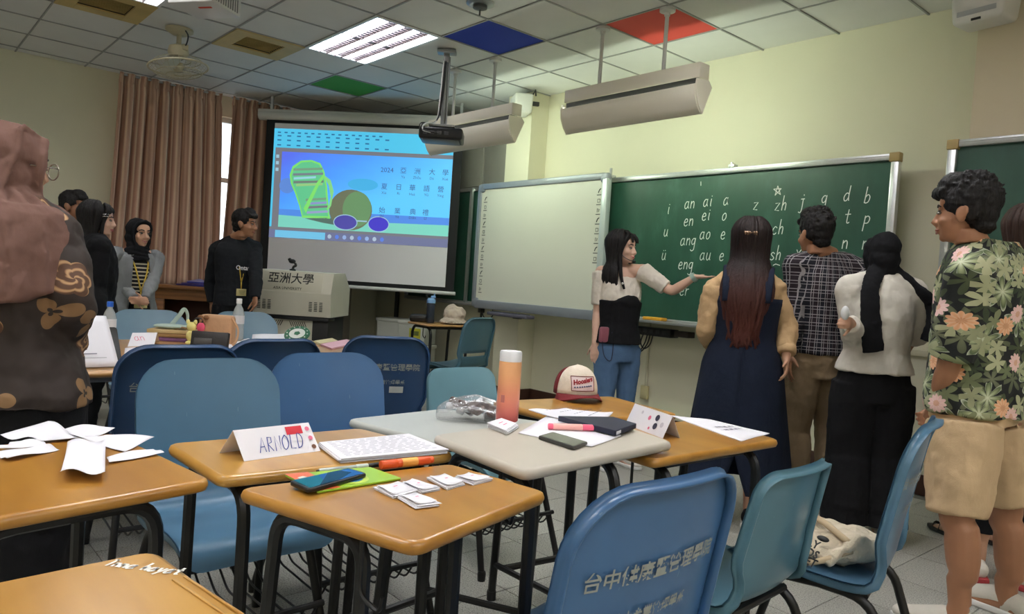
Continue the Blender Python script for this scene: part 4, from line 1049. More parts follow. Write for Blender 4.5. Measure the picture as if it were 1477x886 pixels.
class Person:
    def __init__(s, label, pos, head, H, fem=False, build=1., skin_m=None, lean=(0, 0), **J):
        h = V((head[0], head[1], 0)).normalized(); s.rz = math.atan2(-h.x, h.y); s.s = H/1.7; s.fem = fem; s.bd = build
        s.t = thing('person', label, 'person', (pos[0], pos[1], 0), s.rz); s.inv = inv_of(s.t); k = s.s
        s.T = TF if fem else TM; sx = .162 if fem else .186; s.lean = lean
        d = dict(neck=(0, -.01, 1.44), head=(0, .025, 1.585))
        for n, g in (('R', 1), ('L', -1)):
            d['sh'+n] = (g*sx, -.01, 1.385); d['el'+n] = (g*(sx+.055), -.03, 1.11); d['wr'+n] = (g*(sx+.06), .05, .86)
            d['hip'+n] = (g*.088, 0, .87); d['kn'+n] = (g*.095, .02, .47); d['an'+n] = (g*.10, -.02, .085)
        s.J = {n: V(v)*k for n, v in d.items()}
        for n in s.J:
            f = max(0, (s.J[n].z/k-.85)/.75)
            s.J[n] += V((lean[0], lean[1], 0))*f
        for n, v in J.items():
            s.J[n] = s.inv @ V(v)
        s.sk = skin_m; s.hd = {}; s.ears = True
    def rad(s, z):
        z /= s.s; T = s.T
        if z <= T[0][0]: return V((T[0][1], T[0][2]))*s.s*s.bd
        for a, b in zip(T, T[1:]):
            if z <= b[0]:
                f = (z-a[0])/(b[0]-a[0]); return V((a[1]+(b[1]-a[1])*f, a[2]+(b[2]-a[2])*f))*s.s*s.bd
        return V((T[-1][1], T[-1][2]))*s.s*s.bd
    def cx(s, z):
        f = max(0, (z/s.s-.85)/.75); return V((s.lean[0]*f, s.lean[1]*f, z))
    def torso(s, mb, z0, z1, grow=0, flare=0, n=14):
        pts = []; rs = []
        for i in range(n+1):
            z = z0+(z1-z0)*i/n; r = s.rad(z); g = grow+flare*(1-i/n)**2
            pts.append(s.cx(z)); rs.append((r.x+g, r.y+g))
        mb.tube(pts, rs, 20, side=(1, 0, 0))
    def shoulders(s, mb, grow=0):
        k = s.s; f = .9 if s.fem else 1
        for n in 'LR':
            sh = s.J['sh'+n]; mb.tube([s.J['neck']-V((0, 0, .02*k)), (s.J['neck']+sh)/2+V((0, 0, .0)), sh], [.056*k*f+grow, .052*k*f+grow, .054*k*f+grow], 12)
            mb.ell(sh, .056*k*f+grow)
    def arm(s, mb, n, t1=1.0, grow=0, g1=None, rmul=1):
        k = s.s*(.88 if s.fem else 1)*rmul; A, B, C = s.J['sh'+n], s.J['el'+n], s.J['wr'+n]
        prof = [(0, .054), (.12, .05), (.3, .047), (.45, .041), (.5, .039), (.56, .041), (.65, .041), (.8, .034), (1, .026)]
        pts = []; rs = []
        N = 22
        for i in range(N+1):
            t = t1*i/N
            if t < .5: p = A.lerp(B, t*2)
            else: p = B.lerp(C, t*2-1)
            if .42 < t < .58: p = p.lerp((A.lerp(B, .84)+B.lerp(C, .16))/2, .35*(1-abs(t-.5)/.08))
            for a, b in zip(prof, prof[1:]):
                if t <= b[0]+1e-9: r = a[1]+(b[1]-a[1])*(t-a[0])/(b[0]-a[0]); break
            g = grow+((g1-grow)*(i/N) if g1 is not None else 0)
            pts.append(p); rs.append(r*k+g)
        mb.tube(pts, rs, 14)
    def leg(s, mb, n, z_end=0, grow=0, g1=None, start=0.):
        k = s.s*s.bd; A, B, C = s.J['hip'+n], s.J['kn'+n], s.J['an'+n]; f = 1.03 if s.fem else 1
        prof = [(0, .092), (.15, .09), (.3, .078), (.5, .058), (.55, .054), (.65, .057), (.75, .054), (.9, .038), (1, .036)]
        pts = []; rs = []; N = 24
        for i in range(N+1):
            t = start+(1-start)*i/N; p = A.lerp(B, t*2) if t < .5 else B.lerp(C, t*2-1)
            if p.z < z_end: break
            for a, b in zip(prof, prof[1:]):
                if t <= b[0]+1e-9: r = a[1]+(b[1]-a[1])*(t-a[0])/(b[0]-a[0]); break
            g = grow+((g1-grow)*t if g1 is not None else 0)
            pts.append(p+(V((0, -.015*k, 0)) if .55 < t < .85 else V())); rs.append(r*k*f+g)
        mb.tube(pts, rs, 14)
    def footdir(s, n): return s.hd.get('foot'+n, V((.18 if n == 'R' else -.18, 1, 0)).normalized())
    def hand(s, mb, n, d=None, nrm=None, curl=.35, spread=.2, thumb=None):
        k = s.s*(.9 if s.fem else 1)*.95; w = s.J['wr'+n]
        d = (w-s.J['el'+n]).normalized() if d is None else (s.inv.to_3x3() @ V(d)).normalized()
        g = 1 if n == 'R' else -1
        nr = V((-g, 0, 0)) if nrm is None else s.inv.to_3x3() @ V(nrm)
        nr = (nr-d*nr.dot(d)).normalized(); t = nr.cross(d)*g if thumb is None else s.inv.to_3x3() @ V(thumb)
        t = (t-d*t.dot(d)-nr*t.dot(nr)).normalized()
        mb.tube([w-d*.02*k, w+d*.02*k, w+d*.055*k, w+d*.092*k], [(.026*k, .021*k), (.036*k, .018*k), (.041*k, .016*k), (.038*k, .012*k)], 12, side=t)
        for i, L in enumerate((.070, .078, .072, .056)):
            p = w+d*(.088-.004*abs(i-1))*k+t*(.030-.0205*i)*k; dd = (d+t*(.16-.11*i)*spread).normalized(); pts = [p-dd*.02*k, p]; c = curl*(1+.12*i)
            for q in range(3):
                dd = (dd*math.cos(c)+nr*math.sin(c)).normalized(); p = p+dd*L*k*(.45, .32, .23)[q]; pts.append(p); c = curl*1.1
            mb.tube(pts, [.0095*k, .0095*k, .009*k, .008*k, .006*k], 8)
        p = w+d*.022*k+t*.026*k; dd = (d*.62+t*.75+nr*.28).normalized(); pts = [p-dd*.01*k, p]; 
        for q in range(3):
            p = p+dd*(.036, .03, .022)[q]*k; pts.append(p); dd = (dd+d*.3+nr*.15*curl).normalized()
        mb.tube(pts, [.013*k, .0135*k, .0115*k, .0095*k, .007*k], 8)
    def headframe(s, f, up=(0, 0, 1)):
        R = s.inv.to_3x3(); f = (R @ V(f)).normalized(); u = R @ V(up); u = (u-f*u.dot(f)).normalized(); r = f.cross(u)
        s.f, s.u, s.r = f, u, r; s.hs = s.s*(.97 if s.fem else 1.0)
    def hp(s, x, y, z): return s.J['head']+(s.r*x+s.f*y+s.u*z)*s.hs
    def he(s, mb, c, r): mb.ell(s.hp(*c), tuple(q*s.hs for q in r), (s.r, s.f, s.u), 18, 12)
    def ht(s, mb, pts, r, segs=8): mb.tube([s.hp(*p) for p in pts], [q*s.hs for q in r] if isinstance(r, list) else r*s.hs, segs)
    def head(s, mb):
        F = s.fem; j = .92 if F else 1
        s.he(mb, (0, -.012, .035), (.073, .092, .080)); s.he(mb, (0, .028, -.025), (.060*j, .060, .078)); s.he(mb, (0, .03, -.072), (.046*j, .05, .036))
        s.he(mb, (0, .066, -.09), (.02*j, .015, .015)); s.he(mb, (0, .055, .045), (.055, .032, .038))
        s.ht(mb, [(0, .084, .012), (0, .094, -.01), (0, .104, -.030), (0, .09, -.042)], [.009, .010, .0125, .010])
        s.he(mb, (-.012, .09, -.034), (.008, .009, .007)); s.he(mb, (.012, .09, -.034), (.008, .009, .007))
        s.ht(mb, [(-.045, .068, .022), (0, .084, .022), (.045, .068, .022)], [.009, .010, .009])
        for g in (-1, 1):
            s.he(mb, (g*.036*j, .058, -.03), (.022, .022, .02))
            if s.ears: s.he(mb, (g*.074, -.006, -.008), (.010, .02, .032)); s.he(mb, (g*.078, -.016, .004), (.008, .016, .024))
        s.he(mb, (0, .082, -.058), (.022, .012, .008)); s.he(mb, (0, .08, -.068), (.019, .011, .008))
        s.ht(mb, [(0, -.018, -.06), (0, -.025, -.11)], [.05*j, .05*j], 14)
    def body(s, hands=None, foot=True, voxel=.0062):
        mb = MB(); k = s.s; s.torso(mb, .84*k, 1.45*k); s.shoulders(mb)
        mb.tube([s.J['neck']-V((0, 0, .05*k)), s.J['neck']+V((0, 0, .02*k)), s.hp(0, -.02, -.085)], [.062*k, (.048 if s.fem else .056)*k, (.046 if s.fem else .054)*k], 14)
        s.head(mb)
        for n in 'LR':
            s.arm(mb, n); s.leg(mb, n); s.hand(mb, n, **((hands or {}).get(n, {})))
            a = s.J['an'+n]; fd = s.footdir(n)
            mb.tube([a-V((0, 0, .0)), V((a.x, a.y, .05*k))+fd*.02*k, V((a.x, a.y, .03*k))+fd*.09*k, V((a.x, a.y, .02*k))+fd*.16*k], [.037*k, .038*k, (.04*k, .026*k), (.036*k, .016*k)], 12, side=fd.cross(V((0, 0, 1))))
            mb.ell(V((a.x, a.y, .035*k))-fd*.035*k, .034*k)
        o = obj('body', mb, s.sk, s.t, 180); remesh(o, voxel, 2, dec=.4)
        F = MB()
        for g in (-1, 1):
            e = MB(); s.he(e, (g*.031, .078, .002), (.0125, .008, .0055)); e_o = obj('eye', e, mat('eye_white', (158, 148, 140), .25), s.t, 180)
            e = MB(); s.he(e, (g*.031, .0835, .002), (.006, .0042, .0056)); obj('iris', e, mat('iris_dark', (24, 16, 12), .15), e_o, 180)
            e = MB(); s.ht(e, [(g*.046, .071, .0085), (g*.033, .081, .0092), (g*.018, .082, .006)], [.002, .003, .002], 6); obj('eyelid_line', e, mat('lash', (26, 18, 16), .6), s.t, 180)
            e = MB(); s.ht(e, [(g*.05, .070, .024), (g*.034, .083, .031), (g*.014, .09, .027)], [.0025, .0042, .0035], 6); obj('eyebrow', e, mat('brow', (34, 24, 20), .8), s.t, 180)
        return o
    def lips(s, rgb=(168, 92, 88), smile=False):
        e = MB(); d = .006 if smile else 0
        s.ht(e, [(-.024, .078, -.06+d), (-.01, .091, -.0605), (0, .0925, -.0615), (.01, .091, -.0605), (.024, .078, -.06+d)], [.002, .0042, .0042, .0042, .002], 8)
        s.ht(e, [(-.021, .079, -.064+d), (0, .0905, -.071), (.021, .079, -.064+d)], [.002, .0055, .002], 8)
        l = obj('lips', e, mat('lips_%d' % rgb[0], rgb, .4), s.t, 180)
        if smile:
            e = MB(); s.ht(e, [(-.018, .0835, -.062), (0, .0915, -.0655), (.018, .0835, -.062)], [.0015, .0035, .0015], 8); obj('teeth', e, mat('teeth', (228, 222, 212), .3), l, 180)
    def part(s, name, mb, m, voxel=.009, smooth=3, wr=.0, ws=.07, label=None, dec=1.0):
        o = obj(name, mb, m, s.t, 180)
        if voxel: remesh(o, voxel, smooth, wr, ws, dec)
        if label: o['label'] = label
        return o
    def shirt(s, name, m, hem, grow=.014, flare=0., sleeve=1.0, sg=.012, sg1=None, collar=.0, wr=.012, ws=.08, extra=None, top=1.45):
        mb = MB(); s.torso(mb, hem*s.s, top*s.s, grow, flare); s.shoulders(mb, grow*.8)
        for n in 'LR': s.arm(mb, n, sleeve if not isinstance(sleeve, dict) else sleeve[n], sg, sg1)
        if collar: mb.tube([s.J['neck']-V((0, 0, .03)), s.J['neck']+V((0, .0, collar))], [.07*s.s, .062*s.s], 14)
        if extra: extra(mb)
        return s.part(name, mb, m, .008, 3, wr, ws)
    def trousers(s, name, m, z_end=.07, grow=.014, g1=None, waist=1.0, wr=.012, ws=.09, hip_grow=None):
        mb = MB(); s.torso(mb, .77*s.s, waist*s.s, hip_grow if hip_grow is not None else grow*.7)
        for n in 'LR': s.leg(mb, n, z_end, grow, g1)
        return s.part(name, mb, m, .008, 3, wr, ws)
    def shoes(s, m, m_sole=None, name='shoe'):
        for n in 'LR':
            a = s.J['an'+n]; fd = s.footdir(n); k = s.s; sd = fd.cross(V((0, 0, 1))); g = V((a.x, a.y, 0))
            mb = MB(); mb.tube([g-fd*.055*k+V((0, 0, .05*k)), g-fd*.02*k+V((0, 0, .055*k)), g+fd*.05*k+V((0, 0, .058*k)), g+fd*.12*k+V((0, 0, .045*k)), g+fd*.19*k+V((0, 0, .036*k))], [(.03*k, .036*k), (.037*k, .05*k), (.038*k, .045*k), (.04*k, .034*k), (.03*k, .022*k)], 14, side=sd)
            mb.ell(g-fd*.045*k+V((0, 0, .052*k)), (.038*k, .036*k, .042*k)); mb.ell(g+fd*.185*k+V((0, 0, .035*k)), (.036*k, .034*k, .024*k))
            o = s.part(name, mb, m, .006, 2)
            b = MB(); P = [g+fd*x*k+sd*y*k for x, y in ((-.09, -.03), (-.095, 0), (-.09, .03), (-.03, .04), (.05, .04), (.13, .05), (.2, .036), (.225, 0), (.2, -.036), (.13, -.05), (.05, -.04), (-.03, -.04))]
            b.prism([(p.x, p.y) for p in P], 0.001, .026*k, bevel=.006); so = obj('sole', b, m_sole or mat('sole_white', (216, 214, 208), .6), o, 60)
    # --- hair
    def short_hair(s, m, top=.012, fringe=.0, back=-.075, spikes=0, fade=True):
        mb = MB(); s.he(mb, (0, -.02, .052), (.078+top*.4, .092+top*.5, .076+top)); s.he(mb, (0, .032, .098+top*.5), (.062, .052+fringe*.5, .030+top))
        s.he(mb, (0, -.058, .005), (.064, .054, .060)); s.he(mb, (0, -.062, back+.03), (.05, .042, .03))
        for g in (-1, 1): s.he(mb, (g*.064, .012, .04), (.016, .03, .034)); s.he(mb, (g*.066, -.035, .01), (.014, .034, .04))
        if fringe: s.ht(mb, [(-.055, .06, .075), (0, .088+fringe*.3, .08), (.055, .06, .075)], [.02, .026, .02], 10)
        rnd = random.Random(5)
        for i in range(spikes):
            a = rnd.uniform(0, 2*PI); e = rnd.uniform(.1, 1.35); d = V((math.cos(a)*math.cos(e), math.sin(a)*math.cos(e), math.sin(e)))
            if d.y > .3 and d.z < .45: continue
            p = V((d.x*.08, -.02+d.y*.096, .055+d.z*(.078+top))); sw = V((rnd.uniform(-.4, .4), .5 if d.y > -.2 else -.4, .2))
            q = p+(d+sw).normalized()*rnd.uniform(.008, .018); s.ht(mb, [tuple(p-d*.012), tuple(p+d*.003), tuple(q)], [.011, .008, .003], 6)
        return s.part('hair', mb, m, .005, 1, .006, .02)
    def long_hair(s, m, length, n=110, seed=1, width=1., backoff=.05, face=50, waves=.012, fringe=True, front=(), thin=1., sweep=0):
        """overlapping locks falling from the crown"""
        rnd = random.Random(seed); k = s.hs; mb = MB()
        s.he(mb, (0, -.018, .042), (.080, .096, .082)); s.he(mb, (0, -.05, -.03), (.070, .062, .08))
        cap = s.part('hair', mb, m, .007, 2)
        lk = MB()
        for i in range(n):
            a = math.radians(rnd.uniform(face, 360-face)); side = V((math.sin(a), math.cos(a), 0))
            g = rnd.uniform(.0, .016); L = length*rnd.uniform(.86, 1.0)
            pts = [(side.x*.02, -.015+side.y*.02, .125+g*.3)]
            for el in (62, 38, 14, -8):
                e = math.radians(el); r = .005+g
                pts.append((side.x*(.080+r)*math.cos(e), -.018+side.y*(.096+r)*math.cos(e), .045+(.082+r)*math.sin(e)))
            pts = [s.hp(*p) for p in pts]
            base = s.hp(side.x*.075*width, -.03+side.y*(.075 if side.y < 0 else .055), -.10); dn = V((0, 0, -1)); z = base.z; ph = rnd.uniform(0, 6)
            out = (s.r*side.x+s.f*side.y); out.z = 0
            steps = 7
            for q in range(steps):
                t = q/(steps-1); p = base+dn*(L*t)+out*(.03*math.sin(PI*min(1, t*1.3))*width)-V((s.f.x, s.f.y, 0))*backoff*min(1, t*2.2)
                p += s.r*(waves*math.sin(ph+t*7))*t+s.r*(-side.x*.02*t)+s.r*sweep*t
                pts.append(p)
            N = len(pts); rs = [(.010+.006*min(1, j/3))*thin*(1-max(0, (j-N*.6)/(N*.4))*.8) for j in range(N)]
            lk.tube(crom(pts, 2), [rs[min(N-1, j//2)] for j in range((N-1)*2+1)], 6)
        for pts, r in front:
            lk.tube(crom([s.hp(*p) for p in pts], 4), [r*k*(1-.6*(j/(4*(len(pts)-1)))**2) for j in range(4*(len(pts)-1)+1)], 7)
        o = obj('hair_locks', lk, m, cap, 180); return cap
    def hijab(s, m, drape=None, seed=1, folds=True, chin=True):
        mb = MB(); k = s.hs
        s.he(mb, (0, -.022, .036), (.086, .100, .092)); s.he(mb, (0, -.035, -.03), (.084, .082, .09)); s.he(mb, (0, -.02, -.10), (.082, .078, .06))
        # rim around the face and under the chin
        rim = [(.0, .072, .098), (.045, .062, .085), (.070, .045, .04), (.073, .036, -.01), (.066, .038, -.06), (.045, .055, -.108), (0, .068, -.13), (-.045, .055, -.108), (-.066, .038, -.06), (-.073, .036, -.01), (-.070, .045, .04), (-.045, .062, .085)]
        mb.tube([s.hp(*p) for p in rim], .015*k, 8, closed=True)
        if chin: s.he(mb, (0, .03, -.15), (.066, .052, .035))
        rnd = random.Random(seed)
        if folds:
            for i in range(5):
                z = -.13-.016*i; mb.tube([s.hp(.083*math.cos(a)*(1+.06*i), -.015+.085*math.sin(a)*(1+.05*i), z+.02*math.sin(a+i)) for a in [2*PI*q/20 for q in range(20)]], .012*k, 6, closed=True)
        if drape: drape(mb)
        return s.part('hijab', mb, m, .0065, 2, .008, .05)
def shawl(P, mb, z0, z1, r0, r1, yoff=0, nf=9, amp=.05, seed=0, xoff=0):
    rnd = random.Random(seed); ph = rnd.uniform(0, 6)
    def fn(u, v):
        a = 2*PI*u; z = z0+(z1-z0)*v; rx = r0[0]+(r1[0]-r0[0])*v**.45; ry = r0[1]+(r1[1]-r0[1])*v**.45
        w = 1+amp*v*math.sin(nf*a+ph+v*2)
        return (xoff*v+rx*w*math.cos(a), yoff+ry*w*math.sin(a), z+.02*v*math.sin(3*a+ph))
    nu, nv = 72, 12; vs = [V(fn(i/nu, j/nv)) for j in range(nv+1) for i in range(nu)]
    fs = [[j*nu+i, j*nu+(i+1) % nu, (j+1)*nu+(i+1) % nu, (j+1)*nu+i] for j in range(nv) for i in range(nu)]
    fs += [list(range(nu))[::-1], [nv*nu+i for i in range(nu)]]
    mb.add(vs, fs)
def strap(P, name, m, pts, w, th=.004):
    b = MB(); b.tube(crom(pts, 5), (w, th), 8, side=None); return obj(name, b, m, P.t, 180)
def lanyard(P, z_b, m, badge=True, spread=.06):
    k = P.s; b = MB(); nz = 1.43*k
    yz = lambda z: P.rad(z).y+.022+P.cx(z).y
    for g in (-1, 1): b.tube(crom([P.J['neck']+V((g*.055*k, -.02, .01)), V((g*spread, yz(1.38*k)-.03, 1.385*k)), V((g*spread*.6, yz(1.25*k), 1.25*k)), V((.0, yz(z_b)+.006, z_b+.09))], 5), (.006, .002), 6, side=(1, 0, 0))
    b.tube([V((0, yz(z_b)+.006, z_b+.09)), V((0, yz(z_b)+.01, z_b+.03))], (.006, .002), 6, side=(1, 0, 0))
    l = obj('lanyard', b, m, P.t, 180)
    if badge:
        b = MB(); b.box((0, yz(z_b)+.014, z_b), (.095, .004, .062), .003); bd = obj('name_badge', b, mat('badge_cream', (214, 200, 140), .5), l)
        b = MB()
        for q in range(3): b.box((-.005, yz(z_b)+.0165, z_b+.012-.013*q), (.06-.01*q, .002, .004))
        obj('badge_print', b, mat('badge_ink', (120, 110, 80), .6), l, 0)
    return l
m_sk1 = skin('skin_light', (196, 150, 122)); m_sk2 = skin('skin_tan', (160, 112, 82)); m_sk3 = skin('skin_fair', (206, 166, 144)); m_sk4 = skin('skin_brown', (138, 94, 68))
m_hair = hair_mat('hair_black', (26, 22, 22)); m_hairb = hair_mat('hair_dark_brown', (38, 24, 22), (84, 42, 34)); m_hairbr = hair_mat('hair_brown', (62, 42, 34))
m_blk = cloth('black_cloth', (20, 20, 23), bump=.3); m_white_c = cloth('white_cloth', (212, 206, 194), bump=.4)

# ---- teacher pointing at the board
p = Person('woman teacher in white and black top and jeans, gesturing at the chalkboard', (-3.351, 3.920), (0.968, -0.252, 0.000), 1.61, True, .98, m_sk3,
           elR=(-3.461, 3.816, 1.049), wrR=(-3.412, 3.756, 0.838), elL=(-3.048, 4.084, 1.230), wrL=(-2.903, 4.133, 1.341), shR=(-3.461, 3.830, 1.334), shL=(-3.240, 3.992, 1.360))
p.headframe((0.978, 0.208, 0.000)); p.J['head'] = p.inv @ V((-3.334, 3.891, 1.503))
p.body({'L': dict(d=(0.728, 0.685, 0.000), nrm=(0, 0, 1), curl=.10, spread=1., thumb=(-0.684, 0.730, 0.000)), 'R': dict(curl=.3, nrm=(-0.209, 0.978, 0.000))})
p.lips((186, 84, 84), True)
m_sheer = cloth('blouse_cream', (222, 212, 198), bump=.5)
mb = MB(); p.torso(mb, 1.15*p.s, 1.385*p.s, .010); 
for n in 'LR': p.arm(mb, n, .40, .022, .016); mb.ell(p.J['sh'+n].lerp(p.J['el'+n], .12), .068*p.s)
p.part('blouse', mb, m_sheer, .007, 2, .007, .04)
mb = MB(); p.torso(mb, .90*p.s, 1.21*p.s, .024); mb.ell(p.cx(1.205*p.s)+V((0, .07, .0)), (.10, .07, .062)); p.part('bodice', mb, m_blk, .007, 3, .004, .06)
p.trousers('jeans', cloth('denim_blue', (84, 112, 146), .14, 6), .08, .006, waist=.955, wr=.007, ws=.05)
p.shoes(m_white_c)
fr = [([(g*.03, .06, .105), (g*.068, .045, .05), (g*.078, .02, -.03), (g*.085, .03, -.12), (g*.09, .05, -.22), (g*.08, .075, -.30)], .021) for g in (-1, 1)]
fr += [([(x*.3, .02, .122), (x*.8, .082, .088), (x*.95, .096, .045)], .011) for x in (-.05, -.035, -.02, .03, .045)]
p.long_hair(m_hair, .30, 70, 3, 1.1, .0, 62, .008, front=fr)
b = MB(); b.tube(crom([p.hp(.075, .0, -.02), p.hp(.07, .06, -.07), p.hp(.04, .11, -.095)], 5), .003, 6); b.ell(p.hp(.035, .115, -.095), (.012, .014, .012)); b.tube(crom([p.hp(-.06, -.05, -.10), p.hp(.0, -.08, -.11), p.hp(.075, -.0, -.02)], 5), .003, 6); obj('headset_microphone', b, m_black, p.t, 180)
b = MB(); c = p.J['wrL']; d = (c-p.J['elL']).normalized(); b.lathe([(.031, -.014), (.033, 0), (.031, .014)], c-d*.012, 16, d); obj('bracelet', b, mat('bracelet', (150, 170, 160), .4), p.t)
b = MB(); q = p.inv @ V((-3.329, 3.748, 0.912)); b.box(q, (.07, .03, .105), .012); obj('waist_pouch', b, mat('pouch_mauve', (146, 84, 96), .5), p.t)
b = MB(); b.tube(crom([q+V((.02, .01, -.03)), q+V((.0, .02, -.14)), q+V((-.05, .03, -.17)), q+V((-.06, .03, -.06)), q+V((-.05, .02, .02))], 5), .003, 6); obj('pouch_cord', b, mat('cord_navy', (30, 34, 60), .6), p.t, 180)
b = MB(); b.ell(p.inv @ V((-3.256, 3.817, 1.265)), .008); obj('brooch', b, mat('brooch', (230, 228, 220), .2), p.t)

# ---- woman in denim pinafore
p = Person('woman with long dark hair in navy denim pinafore dress over beige shirt, seen from behind', (-2.180, 3.586), (-.52, .87), 1.635, True, 1.02, m_sk1,
           shR=(-2.085, 3.668, 1.287), shL=(-2.304, 3.478, 1.261), elR=(-2.017, 3.736, 1.069), wrR=(-1.968, 3.663, 0.904), elL=(-2.326, 3.442, 1.039), wrL=(-2.420, 3.678, 0.909))
p.headframe((-.5, .87, .02)); p.body(voxel=.0065)
m_bsh = cloth('beige_shirt', (190, 158, 118), .08, 6, .6, 12); m_den = cloth('denim_navy', (24, 32, 50), .16, 8, .4, 18)
p.shirt('shirt', m_bsh, .95, .016, 0, {'L': .82, 'R': .86}, .026, .022, .02, .016, .06)
for n, t in (('R', .84),):
    c = p.J['elR'].lerp(p.J['wrR'], .68); d = (p.J['wrR']-p.J['elR']).normalized(); b = MB(); b.lathe([(.05, -.02), (.052, 0), (.05, .02), (.04, .022)], c, 16, d); p.part('cuff', b, m_bsh, 0)
k = p.s
def dress(u, v):
    z = (1.27-1.06*v)*k; gap = max(0, .40-z)*1.15 if z < .40 else 0
    a = -PI/2+gap+(2*PI-2*gap)*u; r = p.rad(max(z, .9*k))
    fl_ = max(0, (1.0*k-z))/(.8*k); w = 1+.05*fl_*math.sin(5*a+1)+.03*fl_*math.sin(9*a)
    rx = (r.x+.032+.095*fl_)*w; ry = (r.y+.036+.07*fl_)*w; c = p.cx(z)
    return (c.x+rx*math.cos(a), c.y+ry*math.sin(a), z)
b = MB(); b.grid(dress, 64, 36); o = obj('pinafore_dress', b, m_den, p.t, 180); md = o.modifiers.new('thickness', 'SOLIDIFY'); md.thickness = .006
b = MB(); b.tube([V(dress(.0, .25))+V((0, -.004, 0)), V(dress(0, .5))+V((0, -.004, 0)), V(dress(0, .8))+V((0, -.004, 0))], .004, 6); obj('back_seam', b, m_den, p.t)
for g in (-1, 1):
    yb = lambda z: -(p.rad(z*k).y+.034)
    b = MB(); b.tube(crom([(g*.10, yb(1.24)-.01, 1.245*k), (g*.105, yb(1.32)-.012, 1.34*k), (g*.11, -.05, 1.43*k), (g*.11, .03, 1.435*k), (g*.10, .12, 1.34*k), (g*.09, .15, 1.24*k)], 5), (.022, .005), 8, side=(1, 0, 0)); obj('shoulder_strap', b, m_den, p.t, 180)
cap = p.long_hair(m_hairb, .48, 150, 8, 1.25, .075, 45, .03)
b = MB()
for q in range(6): b.tube(crom([p.hp(-.03+.012*q, -.128, .057), p.hp(-.03+.012*q, -.146, .045), p.hp(-.028+.012*q, -.134, .03)], 4), .005, 6)
b.box(p.hp(0, -.140, .045), (.07, .012, .014), .004); obj('hair_clip', b, mat('clip_shiny', (150, 120, 96), .2, metal=.6), p.t, 180)
p.shoes(m_blk)

# ---- man in plaid shirt
p = Person('man with tousled black hair in dark plaid shirt and khaki trousers, seen from behind', (-2.024, 4.144), (-.80, .60), 1.745, False, .93, m_sk2,
           elL=(-2.103, 3.974, 1.111), wrL=(-2.083, 3.912, 0.917))
p.headframe((-.89, .40, -.02)); p.J['head'] = p.inv @ V((-2.070, 4.065, 1.604))
p.body({'L': dict(curl=.25)})
def plaid():
    m = bpy.data.materials.new('plaid'); t = NT(m); co = t.n('ShaderNodeSeparateXYZ'); t.l(t.coord(), co.inputs[0])
    at = t.math('MULTIPLY', t.math('ARCTAN2', co.outputs[0], co.outputs[1]), .17)
    def lines(x, per, w, off=0): return t.math('LESS_THAN', t.math('FRACT', t.math('ADD', t.math('DIVIDE', x, per), off)), w)
    v = t.math('MAXIMUM', lines(at, .042, .09), lines(at, .042, .07, .3)); h = t.math('MAXIMUM', lines(co.outputs[2], .046, .085), lines(co.outputs[2], .046, .06, .35))
    bl = t.mix(lines(at, .084, .45), lin((20, 20, 31)), lin((34, 22, 30)))
    c = t.mix(t.math('MULTIPLY', t.math('MAXIMUM', v, h), .75), bl, lin((170, 164, 166)))
    t.base(c); t.b.inputs['Roughness'].default_value = .9; t.bump(t.noise(16, t.coord(), 3), .35, .02); return m
p.shirt('plaid_shirt', plaid(), .90, .02, .006, 1.0, .014, .012, .03, .014, .09)
p.trousers('trousers', cloth('khaki', (150, 128, 100), .08, 6, .5, 12), .06, .018, .03, .99, .014, .08)
p.short_hair(m_hair, .022, .02, spikes=120); p.shoes(mat('sneaker_dark', (60, 56, 54), .7))

# ---- woman in black hijab and white blouse at the board
p = Person('woman in black hijab, white blouse and wide black trousers, seen from behind', (-1.643, 3.972), (-.64, .77), 1.60, True, 1.0, m_sk1,
           elL=(-1.718, 3.879, 1.050), wrL=(-1.629, 3.635, 1.129), elR=(-1.517, 4.187, 1.095), wrR=(-1.593, 4.327, 1.051))
p.headframe((-.75, .66, -.05)); p.ears = False; p.body({'L': dict(d=(0.232, -0.973, 0.000), nrm=(-0.532, 0.846, 0.000), curl=.6)})
p.shirt('blouse', m_white_c, .93, .035, .012, .97, .034, .022, .0, .010, .07)
p.trousers('wide_trousers', m_blk, .035, .03, .085, .99, .01, .1, hip_grow=.02)
k = p.s
def tails(mb):
    yb = lambda z: -(p.rad(z*k).y+.05)
    mb.tube(crom([p.hp(-.05, -.06, -.09), (-.085, yb(1.38)+.01, 1.40*k), (-.09, yb(1.3)-.005, 1.28*k), (-.075, yb(1.2)-.005, 1.15*k), (-.06, yb(1.1)-.012, 1.05*k)], 5), [(.045+.012*i/20, .016) for i in range(21)], 10, side=(1, .1, 0))
    mb.tube(crom([p.hp(.06, -.05, -.09), (.15, -.07, 1.40*k), (.215, -.10, 1.33*k), (.235, -.10, 1.22*k), (.22, -.09, 1.12*k)], 5), [(.03+.025*i/20, .02) for i in range(21)], 10, side=(.6, -.8, 0))
p.hijab(m_blk, tails, 2, folds=False); p.shoes(m_white_c)
b = MB(); c = p.inv @ V((-1.625, 3.551, 1.176)); b.ell(c, (.02, .018, .035)); p.part('white_tissue', b, mat('tissue', (226, 226, 226), .8), 0)

